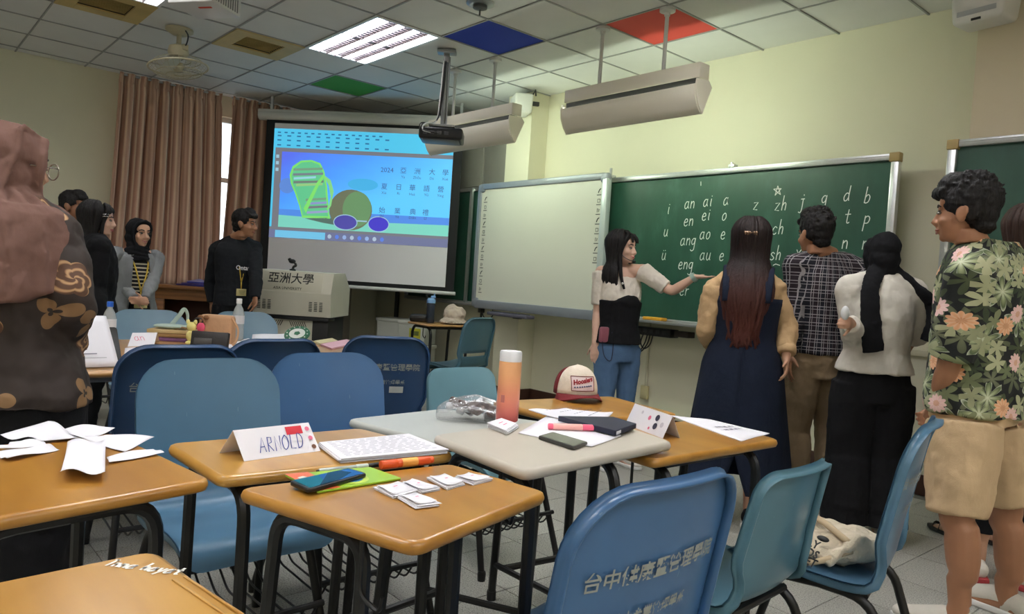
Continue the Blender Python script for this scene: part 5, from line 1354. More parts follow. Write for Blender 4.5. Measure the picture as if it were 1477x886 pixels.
# ---- man in floral shirt
def floral():
    m = bpy.data.materials.new('floral_print'); t = NT(m); co = t.n('ShaderNodeSeparateXYZ'); t.l(t.coord(), co.inputs[0])
    at = t.math('MULTIPLY', t.math('ARCTAN2', co.outputs[0], t.math('MULTIPLY', co.outputs[1], 1.)), .19)
    def layer(scale, petals, size, off, depth=.35, sharp=1.):
        cb = t.n('ShaderNodeCombineXYZ'); t.l(t.math('ADD', at, off), cb.inputs[0]); t.l(t.math('ADD', co.outputs[2], off*1.7), cb.inputs[1])
        vo = t.n('ShaderNodeTexVoronoi', voronoi_dimensions='2D'); vo.inputs['Scale'].default_value = scale; vo.inputs['Randomness'].default_value = .8; t.l(cb.outputs[0], vo.inputs['Vector'])
        sb = t.n('ShaderNodeVectorMath', operation='SUBTRACT'); t.l(cb.outputs[0], sb.inputs[0])
        t.l(vo.outputs['Position'], sb.inputs[1])
        s2 = t.n('ShaderNodeSeparateXYZ'); t.l(sb.outputs[0], s2.inputs[0])
        cs = t.n('ShaderNodeSeparateColor'); t.l(vo.outputs['Color'], cs.inputs[0])
        ang = t.math('ADD', t.math('ARCTAN2', s2.outputs[0], s2.outputs[1]), t.math('MULTIPLY', cs.outputs[0], 6.28))
        r = t.math('SQRT', t.math('ADD', t.math('POWER', s2.outputs[0], 2.), t.math('POWER', s2.outputs[1], 2.)))
        pet = t.math('POWER', t.math('ABSOLUTE', t.math('COSINE', t.math('MULTIPLY', ang, petals/2))), sharp)
        lim = t.math('MULTIPLY', t.math('MULTIPLY_ADD', pet, depth, 1-depth), size)
        return t.math('DIVIDE', r, lim), cs, pet
    nz = t.noise(30, t.coord(), 2)
    c = lin((24, 26, 26))
    q, cs, pet = layer(13, 6, .056, 3.3, .88, 1.6); leafc = t.ramp(cs.outputs[1], [(0, lin((46, 56, 38))), (.4, lin((84, 92, 62))), (.75, lin((116, 118, 92))), (1, lin((62, 72, 50)))])
    leafc = t.mix(t.math('MULTIPLY', q, .5), leafc, lin((50, 62, 42))); c = t.mix(t.math('LESS_THAN', q, 1.), c, leafc)
    q, cs, pet = layer(9, 8, .072, 8.1, .82, 1.3); l2 = t.ramp(q, [(0, lin((206, 210, 182))), (.45, lin((150, 158, 118))), (.8, lin((84, 98, 66))), (1, lin((196, 202, 180)))])
    c = t.mix(t.math('MULTIPLY', t.math('LESS_THAN', q, 1.), t.math('GREATER_THAN', cs.outputs[2], .35)), c, l2)
    q, cs, pet = layer(16, 5, .048, 15.7, .8, 1.4); l3 = t.ramp(cs.outputs[0], [(0, lin((122, 130, 92))), (.5, lin((176, 176, 140))), (1, lin((94, 104, 70)))])
    c = t.mix(t.math('MULTIPLY', t.math('LESS_THAN', q, 1.), t.math('GREATER_THAN', cs.outputs[2], .45)), c, l3)
    q, cs, pet = layer(7.5, 11, .036, 21.4, .28, 1.); fc = t.mix(t.math('GREATER_THAN', cs.outputs[0], .5), lin((222, 164, 122)), lin((224, 184, 180)))
    fc = t.mix(t.math('MULTIPLY', t.math('LESS_THAN', q, .35), .7), fc, lin((196, 130, 84))); fc = t.mix(t.math('MULTIPLY', t.math('SUBTRACT', 1., pet), .4), fc, lin((236, 214, 190)))
    c = t.mix(t.math('MULTIPLY', t.math('LESS_THAN', q, 1.), t.math('GREATER_THAN', cs.outputs[2], .3)), c, fc)
    t.base(c); t.b.inputs['Roughness'].default_value = .85; t.bump(t.noise(10, t.coord(), 3), .3, .02); return m
p = Person('man in floral short-sleeved shirt and beige shorts standing by the bag chair', (-0.969, 3.285), (-.995, .05), 1.755, False, 1.04, m_sk2,
           elL=(-1.002, 3.069, 0.992), wrL=(-1.073, 3.193, 0.833), elR=(-0.993, 3.641, 0.962), wrR=(-1.127, 3.434, 0.804), hipL=(-0.953, 3.147, 0.798), hipR=(-0.934, 3.441, 0.780), knL=(-0.937, 3.088, 0.461), knR=(-0.890, 3.505, 0.409), anL=(-0.908, 3.106, 0.126), anR=(-0.862, 3.520, 0.045), shL=(-0.948, 3.056, 1.351), shR=(-0.997, 3.548, 1.366))
p.headframe((-.98, -.06, 0)); p.J['head'] = p.inv @ V((-1.026, 3.191, 1.595)); p.J['neck'] = p.inv @ V((-0.993, 3.313, 1.419))
p.body({'L': dict(curl=.5)}); p.lips((170, 110, 96))
p.shirt('floral_shirt', floral(), .80, .035, .01, {'L': .43, 'R': .43}, .03, .04, .035, .016, .1)
p.trousers('shorts', cloth('beige_shorts', (196, 168, 132), .06, 5, .5, 9), .44, .03, .05, .98, .016, .12, hip_grow=.024)
p.short_hair(m_hair, .022, .03, spikes=200); p.shoes(cloth('shoe_white', (206, 200, 188)))
# ---- two people beyond him
p = Person('woman with long brown hair partly hidden behind the man in floral shirt', (-1.001, 3.947), (-.4, .92), 1.70, True, 1., m_sk1)
p.headframe((-.45, .89, 0)); p.body(); p.shirt('dark_top', m_blk, .9, .02); p.trousers('black_trousers', m_blk, .2, .02, .02); p.long_hair(m_hairbr, .34, 90, 12, 1., .04, 50); p.shoes(cloth('shoe_white', (206, 200, 188)), mat('sole_red', (150, 40, 44), .6))
p = Person('person in dark patterned skirt and strappy sandals, hidden behind the man in shorts', (-1.295, 4.523), (-.7, .7), 1.55, True, 1., m_sk1)
p.headframe((-.7, .7, 0)); p.body(); p.shirt('dark_top', m_blk, .9, .015)
mb = MB(); k = p.s; shawl(p, mb, 1.02*k, .27, (.15, .11), (.22, .19), 0, 8, .05, 3); p.part('patterned_skirt', mb, cloth('dark_red_print', (58, 30, 28), .5, 40), .009, 2); p.short_hair(m_hair)
for n in 'LR':
    a = p.J['an'+n]; fd = p.footdir(n); sd = fd.cross(V((0, 0, 1))); g = V((a.x, a.y, 0)); b = MB()
    b.prism([((g+fd*x+sd*y).x, (g+fd*x+sd*y).y) for x, y in ((-.08, -.03), (-.08, .03), (.02, .036), (.14, .048), (.2, .02), (.2, -.02), (.14, -.048), (.02, -.036))], .001, .022, bevel=.004)
    for x in (-.01, .04, .09, .14): b.tube(crom([g+fd*x+sd*.045+V((0, 0, .015)), g+fd*(x+.02)+V((0, 0, .075-.25*max(0, x))), g+fd*(x-.01)-sd*.045+V((0, 0, .015))], 4), (.008, .003), 6)
    obj('sandal', b, mat('sandal_black', (22, 18, 18), .5), p.t)

# ---- the group on the other side
def rose_mat():
    m = bpy.data.materials.new('brown_rose_print'); t = NT(m); co = t.n('ShaderNodeSeparateXYZ'); t.l(t.coord(), co.inputs[0])
    at = t.math('MULTIPLY', t.math('ARCTAN2', co.outputs[0], co.outputs[1]), .2)
    cb = t.n('ShaderNodeCombineXYZ'); t.l(at, cb.inputs[0]); t.l(co.outputs[2], cb.inputs[1])
    def layer(scale, petals, size, dep, off):
        ad = t.n('ShaderNodeVectorMath', operation='ADD'); t.l(cb.outputs[0], ad.inputs[0]); ad.inputs[1].default_value = (off, off*.6, 0)
        vo = t.n('ShaderNodeTexVoronoi', voronoi_dimensions='2D'); vo.inputs['Scale'].default_value = scale; vo.inputs['Randomness'].default_value = .7; t.l(ad.outputs[0], vo.inputs['Vector'])
        sb = t.n('ShaderNodeVectorMath', operation='SUBTRACT'); t.l(ad.outputs[0], sb.inputs[0]); t.l(vo.outputs['Position'], sb.inputs[1])
        s2 = t.n('ShaderNodeSeparateXYZ'); t.l(sb.outputs[0], s2.inputs[0]); cs = t.n('ShaderNodeSeparateColor'); t.l(vo.outputs['Color'], cs.inputs[0])
        an = t.math('ADD', t.math('ARCTAN2', s2.outputs[0], s2.outputs[1]), t.math('MULTIPLY', cs.outputs[0], 6.28))
        r = t.math('SQRT', t.math('ADD', t.math('POWER', s2.outputs[0], 2.), t.math('POWER', s2.outputs[1], 2.)))
        pet = t.math('ABSOLUTE', t.math('COSINE', t.math('MULTIPLY', an, petals/2)))
        return t.math('DIVIDE', r, t.math('MULTIPLY', t.math('MULTIPLY_ADD', pet, dep, 1-dep), size)), an, cs
    base = lin((44, 33, 28)); q, an, cs = layer(6.5, 6, .052, .2, 0)
    sw = t.math('SINE', t.math('ADD', t.math('MULTIPLY', q, 13.), t.math('MULTIPLY', an, 3.)))
    rc = t.ramp(sw, [(0, lin((84, 56, 38))), (.4, lin((128, 92, 64))), (1, lin((176, 140, 100)))])
    c = t.mix(t.math('MULTIPLY', t.math('LESS_THAN', q, 1.), t.math('GREATER_THAN', cs.outputs[1], .3)), base, rc)
    q2, an2, cs2 = layer(9, 3, .05, .8, 4.3); c = t.mix(t.math('MULTIPLY', t.math('MULTIPLY', t.math('LESS_THAN', q2, 1.), t.math('GREATER_THAN', q2, .25)), t.math('GREATER_THAN', cs2.outputs[1], .62)), c, lin((132, 100, 66)))
    t.base(c); t.b.inputs['Roughness'].default_value = .75; t.bump(t.noise(9, t.coord(), 3), .4, .02); return m
p = Person('woman in dusty pink hijab and dark brown rose-printed top, seen from behind', (-2.526, 0.303), (-.72, .67), 1.585, True, 1.08, m_sk1,
           shR=(-2.464, 0.406, 1.265), elR=(-2.382, 0.432, 1.087), wrR=(-2.523, 0.447, 0.951))
p.headframe((-.42, .90, -.02)); p.ears = False; p.J['head'] = p.inv @ V((-2.534, 0.305, 1.457)); p.body({'R': dict(curl=.6)})
p.shirt('printed_top', rose_mat(), .84, .03, .04, {'L': 1., 'R': 1.0}, .026, .038, .02, .02, .1)
p.trousers('black_skirt', m_blk, .04, .05, .06, 1.0, .01, .1)
k = p.s
def drp(mb):
    shawl(p, mb, 1.44*k, 1.17*k, (.13, .13), (.215, .215), -.02, 11, .035, 4, -.03)
    for i in range(9):
        a = -2.6+.42*i; mb.tube(crom([p.hp(.06*math.cos(a), -.02+.06*math.sin(a), -.085), (.16*math.cos(a)-.015, .18*math.sin(a), 1.40*k), (.19*math.cos(a+.08)-.02, .19*math.sin(a+.08)-.015, 1.31*k), (.208*math.cos(a+.1)-.03, .208*math.sin(a+.1)-.02, 1.18*k)], 4), [.016]*13, 8)
    for i in range(6):
        f = i/5; mb.tube(crom([p.hp(.04-.08*f, .05-.02*f, .098), p.hp(.07-.05*f, -.03, .11-.06*f), p.hp(.088, -.05-.01*i, .02-.03*i), p.hp(.05, -.10, -.05-.02*i)], 5), .007, 6)
p.hijab(cloth('dusty_pink', (112, 84, 75), .05, 6, .35, 10), drp, 4)
b = MB()
for g in (-1, 1):
    b.tube([p.hp(g*.034+.026*math.cos(a), .105, -.004+.026*math.sin(a)) for a in [2*PI*q/20 for q in range(20)]], .0018, 6, closed=True); b.tube([p.hp(g*.06, .104, .006), p.hp(g*.078, .0, .0)], .0018, 6)
b.tube([p.hp(-.01, .106, .004), p.hp(.01, .106, .004)], .0018, 6); obj('glasses', b, mat('glasses_metal', (160, 150, 140), .25, metal=.8), p.t, 180)
# man behind
p = Person('dark-haired man in maroon shirt behind the woman in brown top', (-6.905, 1.223), (.45, .89), 1.72, False, .95, m_sk4)
p.headframe((.62, .72, 0)); p.body(); p.lips((140, 84, 74)); p.shirt('shirt', cloth('maroon', (58, 34, 34)), .88, .02); p.trousers('trousers', m_blk); p.short_hair(m_hair, .012, .012); p.shoes(m_blk)
# woman with hair clips
p = Person('woman with long black hair and silver clips in black jacket, side view', (-5.411, 1.107), (-.05, .99), 1.565, True, 1.0, m_sk3, elR=(-5.216, 1.092, 0.999), wrR=(-5.131, 1.105, 0.822))
p.headframe((.34, .93, 0)); p.J['head'] = p.inv @ V((-5.406, 1.124, 1.451)); p.body(); p.lips((190, 96, 96)); p.shirt('jacket', m_blk, .86, .035, .01, 1., .022, .02, .03, .014, .08); p.trousers('trousers', m_blk)
p.long_hair(m_hair, .24, 90, 21, 1.05, .01, 66, .008, front=[([(g*.03, .05, .11), (g*.07, .06, .06), (g*.078, .035, -.02), (g*.075, .03, -.12), (g*.07, .04, -.2)], .018) for g in (-1, 1)]+[([(x*.4, .03, .122), (x, .08, .085), (x*1.5, .07, .045)], .012) for x in (-.05, -.025, 0, .025, .05)])
b = MB()
for z in (.045, .03): b.tube([p.hp(.080, .072, z), p.hp(.096, .035, z-.004)], .0035, 6)
obj('hair_clips', b, mat('clip_silver', (210, 210, 212), .2, metal=.8), p.t, 180); p.shoes(m_blk)
# woman in grey cardigan
p = Person('smiling woman in black hijab, grey cardigan and yellow lanyard by the curtain', (-6.210, 1.561), (.99, .1), 1.515, True, .93, m_sk1,
           elR=(-6.279, 1.474, 1.027), wrR=(-5.973, 1.515, 0.907), elL=(-6.115, 1.662, 1.054), wrL=(-5.935, 1.558, 0.911))
p.headframe((.93, .32, 0)); p.hs *= 1.1; p.ears = False; p.body({'R': dict(d=(0.965, 0.262, 0.000), curl=.5), 'L': dict(d=(-0.250, -0.968, 0.000), curl=.5)}); p.lips((176, 92, 92), True)
def stripes():
    m = bpy.data.materials.new('striped_knit'); t = NT(m); z = t.n('ShaderNodeSeparateXYZ'); t.l(t.coord(), z.inputs[0])
    t.base(t.mix(t.math('LESS_THAN', t.math('FRACT', t.math('MULTIPLY', z.outputs[2], 34.)), .35), lin((26, 24, 28)), lin((206, 196, 170)))); t.b.inputs['Roughness'].default_value = .9; return m
k = p.s
mb = MB(); p.torso(mb, 1.0*k, 1.44*k, .012); p.part('striped_top', mb, stripes(), .008, 2)
mb = MB(); p.torso(mb, .84*k, 1.03*k, .018); p.part('dark_underskirt', mb, m_blk, .008, 2)
def cardi(u, v):
    z = (.86+.56*v)*k; g = .62-.25*v; a = PI/2+g+(2*PI-2*g)*u; r = p.rad(z); q = .028+.01*math.sin(7*a)*(1-v); c = p.cx(z)
    return (c.x+(r.x+q)*math.cos(a), c.y+(r.y+q)*math.sin(a), z)
m_card = cloth('grey_knit', (130, 132, 134), .08, 12, .5, 20)
b = MB(); b.grid(cardi, 40, 14); o = obj('cardigan', b, m_card, p.t, 180); md = o.modifiers.new('thickness', 'SOLIDIFY'); md.thickness = .012
for n in 'LR':
    mb = MB(); p.arm(mb, n, .95, .02, .014); mb.tube([p.J['neck']+V((0, -.03, -.04)), p.J['sh'+n]], [.05, .064], 12); mb.ell(p.J['sh'+n], .068); p.part('sleeve', mb, m_card, .008, 3, .012, .06)
p.trousers('trousers', m_blk); p.hijab(m_blk, lambda mb: shawl(p, mb, 1.43*k, 1.39*k, (.09, .085), (.11, .105), 0, 8, .03), 6); lanyard(p, .985*k, mat('lanyard_yellow', (206, 172, 60), .6)); p.shoes(m_blk)
# young man
p = Person('young man in black sweatshirt with yellow lanyard beside the lectern', (-6.615, 2.466), (.97, .17), 1.70, False, .88, m_sk2,
           shR=(-6.742, 2.357, 1.345), elR=(-6.846, 2.347, 1.048), wrR=(-6.805, 2.355, 0.868), elL=(-6.384, 2.574, 1.115), wrL=(-6.279, 2.535, 0.948))
p.headframe((.66, .74, 0)); p.J['head'] = p.inv @ V((-6.529, 2.506, 1.586)); p.body(); p.lips((150, 88, 76)); m_sweat = cloth('charcoal_knit', (30, 32, 36))
p.shirt('sweatshirt', m_sweat, .86, .03, .0, 1., .022, .016, .02, .012, .09); p.trousers('trousers', m_blk); p.short_hair(m_hair, .016, .012); p.shoes(m_blk)
lanyard(p, .985*p.s, mat('lanyard_yellow', (206, 172, 60), .6)); k = p.s
mt = M.Translation((-.01, p.rad(1.2*k).y+.060, 1.2*k)) @ M.Rotation(PI, 4, 'Z') @ M.Rotation(PI/2, 4, 'X')
b = MB(); put_text(b, 'Ontario', .055, mt, bold=.02); obj('chest_lettering', b, mat('letter_white', (220, 220, 220), .7), p.t, 0)

# ================================================================ small things on the desks
m_paper = mat('paper_white', (232, 230, 236), .85, var=.02, vs=5)
m_ink_b = mat('ink_blue', (52, 70, 150), .7); m_ink_k = mat('ink_grey', (120, 120, 134), .8); m_ink_r = mat('ink_red', (206, 44, 58), .7); m_ink_p = mat('ink_pink', (226, 120, 150), .7)
def bil(q, u, v):
    q = [V((p[0], p[1], 0)) for p in q]; return (q[0]*(1-u)+q[1]*u)*(1-v)+(q[3]*(1-u)+q[2]*u)*v
def sheet(name, label, cat, q, z, m=None, wave=.004, n=10, group=None, seed=0, curl=0, th=.0006):
    c = sum((V((p[0], p[1], 0)) for p in q), V())/4; rnd = random.Random(seed); a, b_, ph = rnd.uniform(3, 8), rnd.uniform(3, 7), rnd.uniform(0, 6)
    t = thing(name, label, cat, (c.x, c.y, z), 0, group)
    def fn(u, v):
        p = bil(q, u, v)-c; h = wave*(1+math.sin(a*u+ph)*math.cos(b_*v+ph))*.5+curl*abs(2*v-1)**3
        return (p.x, p.y, .0012+h)
    mb = MB(); mb.grid(fn, n, n); o = obj('sheet', mb, m or m_paper, t, 60); md = o.modifiers.new('thickness', 'SOLIDIFY'); md.thickness = th; md.offset = 1
    t['q'] = 0; del t['q']; return t, c
def marks(t, c, q, z, rows, m, name='print_lines', w=.008, u0=.1, u1=.9, v0=.15, v1=.85, dash=0, seed=0):
    mb = MB(); rnd = random.Random(seed)
    for r in range(rows):
        v = v0+(v1-v0)*r/max(1, rows-1); us = [(u0, u1)]
        if dash:
            us = []; u = u0
            while u < u1: L = rnd.uniform(.03, .10); us.append((u, min(u1, u+L))); u += L+rnd.uniform(.015, .05)
        for a, b in us: mb.add([bil(q, a, v-w)-c+V((0, 0, z)), bil(q, b, v-w)-c+V((0, 0, z)), bil(q, b, v+w)-c+V((0, 0, z)), bil(q, a, v+w)-c+V((0, 0, z))], [[0, 1, 2, 3]])
    o = obj(name, mb, m, t, 0); o['kind'] = 'stuff'; return o
def stack(name, label, cat, q, z, th, m=None, group=None, n=3, seed=0):
    c = sum((V((p[0], p[1], 0)) for p in q), V())/4; t = thing(name, label, cat, (c.x, c.y, z), 0, group); rnd = random.Random(seed)
    for k in range(n):
        mb = MB(); d = V((rnd.uniform(-.004, .004), rnd.uniform(-.004, .004), 0)) if k else V()
        mb.prism([((V((p[0], p[1], 0))-c)*(1+rnd.uniform(-.02, .02))+d)[:2] for p in q], th*k/n+.0003, th*(k+1)/n-.0002); obj('sheet', mb, m or m_paper, t, 0)
    return t, c
# paper strips on the left desk
STR = [([(-2.079, 0.247), (-2.217, 0.365), (-1.987, 0.399), (-1.978, 0.312)], 'large crumpled white paper strip at the far edge of the left desk', .022),
       ([(-2.111, 0.380), (-2.126, 0.457), (-2.065, 0.488), (-1.967, 0.395)], 'creased white paper strip beside the largest strip on the left desk', .02),
       ([(-1.981, 0.395), (-2.013, 0.455), (-1.930, 0.545), (-1.815, 0.452)], 'white paper strip with a pointed end reaching toward the name-card desk', .016),
       ([(-1.932, 0.223), (-1.998, 0.256), (-2.000, 0.321), (-1.940, 0.317)], 'narrow folded white paper strip near the woman in brown top', .02),
       ([(-1.897, 0.219), (-1.947, 0.313), (-1.898, 0.338), (-1.825, 0.230)], 'curling white paper strip nearest the frame edge on the left desk', .018),
       ([(-1.785, 0.408), (-1.823, 0.514), (-1.767, 0.522), (-1.729, 0.400)], 'thin white paper strip closest to the desk right corner', .012),
       ([(-1.890, 0.351), (-1.885, 0.427), (-1.594, 0.363), (-1.630, 0.292)], 'squarish folded white paper in front of the strips on the left desk', .02)]
for k, (q, lb, w) in enumerate(STR):
    t, c = sheet('paper_strip', lb, 'paper', q, .7705+(.002 if k == 6 else 0), wave=w*.6, group='paper strips on the left desk', seed=k*3+1, curl=.012 if k == 6 else 0)
# folded name cards
def tent(label, fl, fr, bl, br, z, h, name='name_card', m=m_paper):
    P = [V((*p, 0)) for p in (fl, fr, br, bl)]; c = sum(P, V())/4; t = thing(name, label, 'name card', (c.x, c.y, z), 0, 'folded name cards')
    fl, fr, br, bl = [p-c for p in P]; rl = (fl+bl)/2+V((0, 0, h)); rr = (fr+br)/2+V((0, 0, h)); up = V((0, 0, .0006))
    for nm, q in (('front_flap', (fl, fr, rr, rl)), ('back_flap', (br, bl, rl, rr))):
        mb = MB(); mb.add([p+up for p in q], [[0, 1, 2, 3]]); o = obj(nm, mb, m, t, 0); md = o.modifiers.new('thickness', 'SOLIDIFY'); md.thickness = .0008; md.offset = -1
    xd = (fr-fl).normalized(); yd = (rl-fl); yd = (yd-xd*yd.dot(xd)).normalized(); n = xd.cross(yd)
    if n.z < 0: n = -n
    return t, fl, xd, yd, n, (fr-fl).length, (rl-fl).length
t, o, xd, yd, n, Lw, Lh = tent('folded white name card reading ARNOLD with small red and white flag', (-1.635, 0.655), (-1.654, 0.852), (-1.733, 0.634), (-1.756, 0.830), .77, .062)
b = MB(); write(b, 'ARNOLD', o+xd*Lw*.22+yd*Lh*.2+n*.0016, xd, yd, Lh*.26, .0022, .22, n); obj('handwriting', b, m_ink_b, t, 0)
def rect(b, x0, x1, y0, y1, k=.0016): b.add([o+xd*Lw*x+yd*Lh*y+n*k for x, y in ((x0, y0), (x1, y0), (x1, y1), (x0, y1))], [[0, 1, 2, 3]])
b = MB(); rect(b, .62, .84, .66, .93); obj('flag_red', b, m_ink_r, t, 0)
b = MB(); rect(b, .62, .84, .42, .66, .0011); obj('flag_white', b, m_paper, t, 0)
for x, y in ((.91, .8), (.92, .48), (.93, .18)):
    b = MB(); b.add([o+xd*(Lw*x+.006*math.cos(2*PI*k/14))+yd*(Lh*y+.006*math.sin(2*PI*k/14))+n*.0016 for k in range(14)], [list(range(14))]); obj('stamp', b, m_ink_p if y > .3 else mat('ink_brown', (120, 80, 60), .7), t, 0)
t, o, xd, yd, n, Lw, Lh = tent('folded white name card with two dark round stickers on the right orange desk', (-1.598, 1.937), (-1.385, 1.862), (-1.577, 1.998), (-1.364, 1.923), .765, .070)
for x, y, r, m in ((.70, .72, .011, mat('sticker_navy', (50, 48, 70), .6)), (.72, .36, .011, mat('sticker_navy', (50, 48, 70), .6)), (.52, .62, .008, m_ink_p), (.86, .5, .009, mat('ink_pale', (200, 196, 206), .8)), (.6, .2, .005, m_ink_p), (.3, .75, .006, mat('ink_pale', (200, 196, 206)))):
    b = MB(); b.add([o+xd*(Lw*x+r*math.cos(2*PI*k/16))+yd*(Lh*y+r*math.sin(2*PI*k/16))+n*.0016 for k in range(16)], [list(range(16))]); obj('sticker', b, m, t, 0)
t, o, xd, yd, n, Lw, Lh = tent('small folded name card with pink scribble on the far desk', (-4.078, 1.003), (-4.104, 1.135), (-4.283, 1.093), (-4.317, 1.221), .77, .06)
b = MB(); write(b, 'an', o+xd*Lw*.4+yd*Lh*.35+n*.0016, xd, yd, Lh*.25, .003, .2, n); obj('handwriting', b, m_ink_p, t, 0)
# printed stack by the name card
q = [(-1.697, 0.867), (-1.697, 1.133), (-1.495, 1.123), (-1.525, 0.836)]
t, c = stack('paper_stack', 'thick stack of printed table sheets beside the ARNOLD card', 'papers', q, .7705, .012, n=4, seed=4)
marks(t, c, q, .0128, 12, m_ink_k, 'printed_table', .006, .07, .93, .1, .9, 1, 3)
# phone, booklet, pens, slips on the front desk
def slab(name, label, cat, q, z, th, m, r=.006, bev=.002, part='body'):
    c = sum((V((p[0], p[1], 0)) for p in q), V())/4; t = thing(name, label, cat, (c.x, c.y, z)); mb = MB(); mb.prism(round_poly([(V((p[0], p[1], 0))-c)[:2] for p in q], r, 4), 0.0004, th, bevel=bev); ob = obj(part, mb, m, t, 50)
    for pg in ob.data.polygons:
        if len(pg.vertices) > 4: pg.use_smooth = False
    return t, c
def patch(t, c, q, uv, z, m, name):
    mb = MB(); mb.add([bil(q, u, v)-c+V((0, 0, z)) for u, v in uv], [list(range(len(uv)))]); return obj(name, mb, m, t, 0)
q = [(-1.477, 0.681), (-1.451, 0.873), (-1.340, 0.886), (-1.331, 0.685)]
t, c = slab('booklet', 'lime green and orange booklet lying under the phone', 'booklet', q, .7705, .005, mat('booklet_green', (150, 190, 48), .35), .004, .001, 'cover')
patch(t, c, q, [(0, 0), (.26, 0), (.26, .99), (0, .99)], .0055, mat('booklet_orange', (226, 104, 60), .35), 'orange_band')
patch(t, c, q, [(.05, .25), (.13, .2), (.2, .5), (.13, .7), (.06, .6)], .0058, mat('booklet_white', (232, 222, 206), .4), 'white_blotch')
patch(t, c, q, [(.5+.22*math.cos(a), .55+.4*math.sin(a)) for a in [2*PI*k/24 for k in range(24)]], .0056, mat('booklet_lime', (196, 220, 90), .35), 'lime_disc')
patch(t, c, q, [(.5+.16*math.cos(a), .55+.3*math.sin(a)) for a in [2*PI*k/24 for k in range(24)]], .0060, mat('booklet_blue', (60, 130, 190), .35), 'blue_disc')
q = [(-1.396, 0.653), (-1.431, 0.809), (-1.374, 0.821), (-1.321, 0.660)]
t, c = slab('phone', 'black-edged smartphone with teal and blue screen lying on the green booklet', 'phone', q, .7756, .010, mat('phone_black', (20, 22, 26), .3), .012, .003)
patch(t, c, q, [(.05, .07), (.95, .07), (.95, .93), (.05, .93)], .0104, mat('phone_screen_teal', (26, 104, 120), .12), 'screen')
patch(t, c, q, [(.45, .07), (.95, .07), (.95, .93), (.3, .93)], .0106, mat('phone_screen_blue', (40, 84, 150), .12), 'screen_blue')
patch(t, c, q, [(.6, .07), (.8, .07), (.86, .55), (.5, .93), (.2, .93)], .0108, mat('phone_screen_dark', (24, 36, 58), .12), 'screen_dark')
def rod(name, label, cat, p0, p1, z, r, segs, group=None):
    p0 = V((*p0, 0)); p1 = V((*p1, 0)); c = (p0+p1)/2; t = thing(name, label, cat, (c.x, c.y, z+r)); d = p1-p0
    for nm, a, b, rr, m in segs:
        mb = MB(); mb.lathe([(rr*r*.9, 0), (rr*r, .002), (rr*r, (b-a)*d.length-.002), (rr*r*.9, (b-a)*d.length)], p0-c+d*a, 14, d); obj(nm, mb, m, t)
    return t
m_or_pl = mat('marker_orange', (226, 88, 34), .35); m_lab = mat('marker_label', (240, 170, 80), .5)
t = rod('marker_pen', 'fat orange marker pen beside the printed stack', 'marker', (-1.434, 0.890), (-1.425, 1.027), .7708, .0105, (('cap', 0, .3, 1.0, m_or_pl), ('barrel', .3, .93, .95, m_or_pl), ('end_cap', .93, 1, .8, m_or_pl)))
b = MB(); d = V((*(-1.425, 1.027), 0))-V((*(-1.434, 0.890), 0)); b.lathe([(.0102, 0), (.0102, d.length*.3)], d*-.12, 14, d, cap=False); obj('label_sleeve', b, m_lab, t)
rod('gel_pen', 'slim clear and black gel pen lying behind the green booklet', 'pen', (-1.469, 0.756), (-1.458, 0.901), .7708, .005, (('tip', -.04, 0, .5, m_black), ('barrel', 0, .6, 1, mat('pen_clear', (176, 182, 180), .2)), ('grip', .6, .8, 1.15, mat('pen_grip', (200, 208, 200), .4)), ('cap', .8, 1.0, 1.1, m_black)))
SL = [[(-1.307, 0.798), (-1.310, 0.858), (-1.246, 0.861), (-1.231, 0.797)], [(-1.303, 0.861), (-1.313, 0.893), (-1.236, 0.915), (-1.232, 0.865)], [(-1.314, 0.937), (-1.314, 0.982), (-1.243, 0.986), (-1.229, 0.928)],
      [(-1.294, 0.996), (-1.299, 1.037), (-1.242, 1.061), (-1.231, 0.998)], [(-1.231, 0.808), (-1.231, 0.847), (-1.150, 0.851), (-1.156, 0.801)]]
LB = ['first pile of small white paper slips, nearest the green booklet', 'second small pile of white paper slips behind the first pile', 'third small pile of white paper slips in the row from the booklet', 'small pile of white paper slips nearest the desk far right edge', 'pile of white paper slips nearest the front edge of the desk']
for k, (q, lb) in enumerate(zip(SL, LB)):
    t, c = stack('paper_slips', lb, 'paper slips', q, .7705, .006, group='piles of paper slips on the front desk', n=4, seed=k+11)
    q2 = [(p[0], p[1]) for p in q]; sh = [( -1, 0)]
    mb = MB(); mb.grid(lambda u, v: tuple(bil(q2, .04+.9*u, .05+.9*v)-c+V((0, 0, .0065+.003*abs(2*u-1)**2+.001*math.sin(5*v+k)))), 6, 4); o_ = obj('curled_slip', mb, m_paper, t, 60); md = o_.modifiers.new('thickness', 'SOLIDIFY'); md.thickness = .0005
    marks(t, c, q2, .0115, 1, m_ink_p, 'pink_scribble', .03, .42, .58, .5, .5)
# grey desk
q = [(-1.499, 1.364), (-1.665, 1.635), (-1.347, 1.622), (-1.285, 1.429)]
t, c = sheet('paper_sheet', 'white worksheet lying under the pink highlighter on the grey desk', 'paper', q, .8003, wave=.003, seed=5)
b = MB(); write(b, 'an', V((*(-1.415, 1.443), .804))-V((c.x, c.y, .8003)), V((*(-1.411, 1.499), 0))-V((*(-1.408, 1.415), 0)), (0.35, -.0, 0), .012, .002, .3, V((0, 0, 1))); obj('pencil_notes', b, m_ink_k, t, 0)
q = [(-1.703, 1.587), (-1.695, 1.744), (-1.578, 1.847), (-1.484, 1.689)]
t, c = sheet('open_notebook', 'open notebook with curved written pages on the grey desk', 'notebook', q, .8035, wave=.012, seed=9, curl=.006, th=.003); marks(t, c, q, .0185, 4, m_ink_k, 'written_lines', .012, .1, .9, .2, .8, 1, 8)
q = [(-1.569, 1.583), (-1.491, 1.748), (-1.385, 1.731), (-1.335, 1.580)]
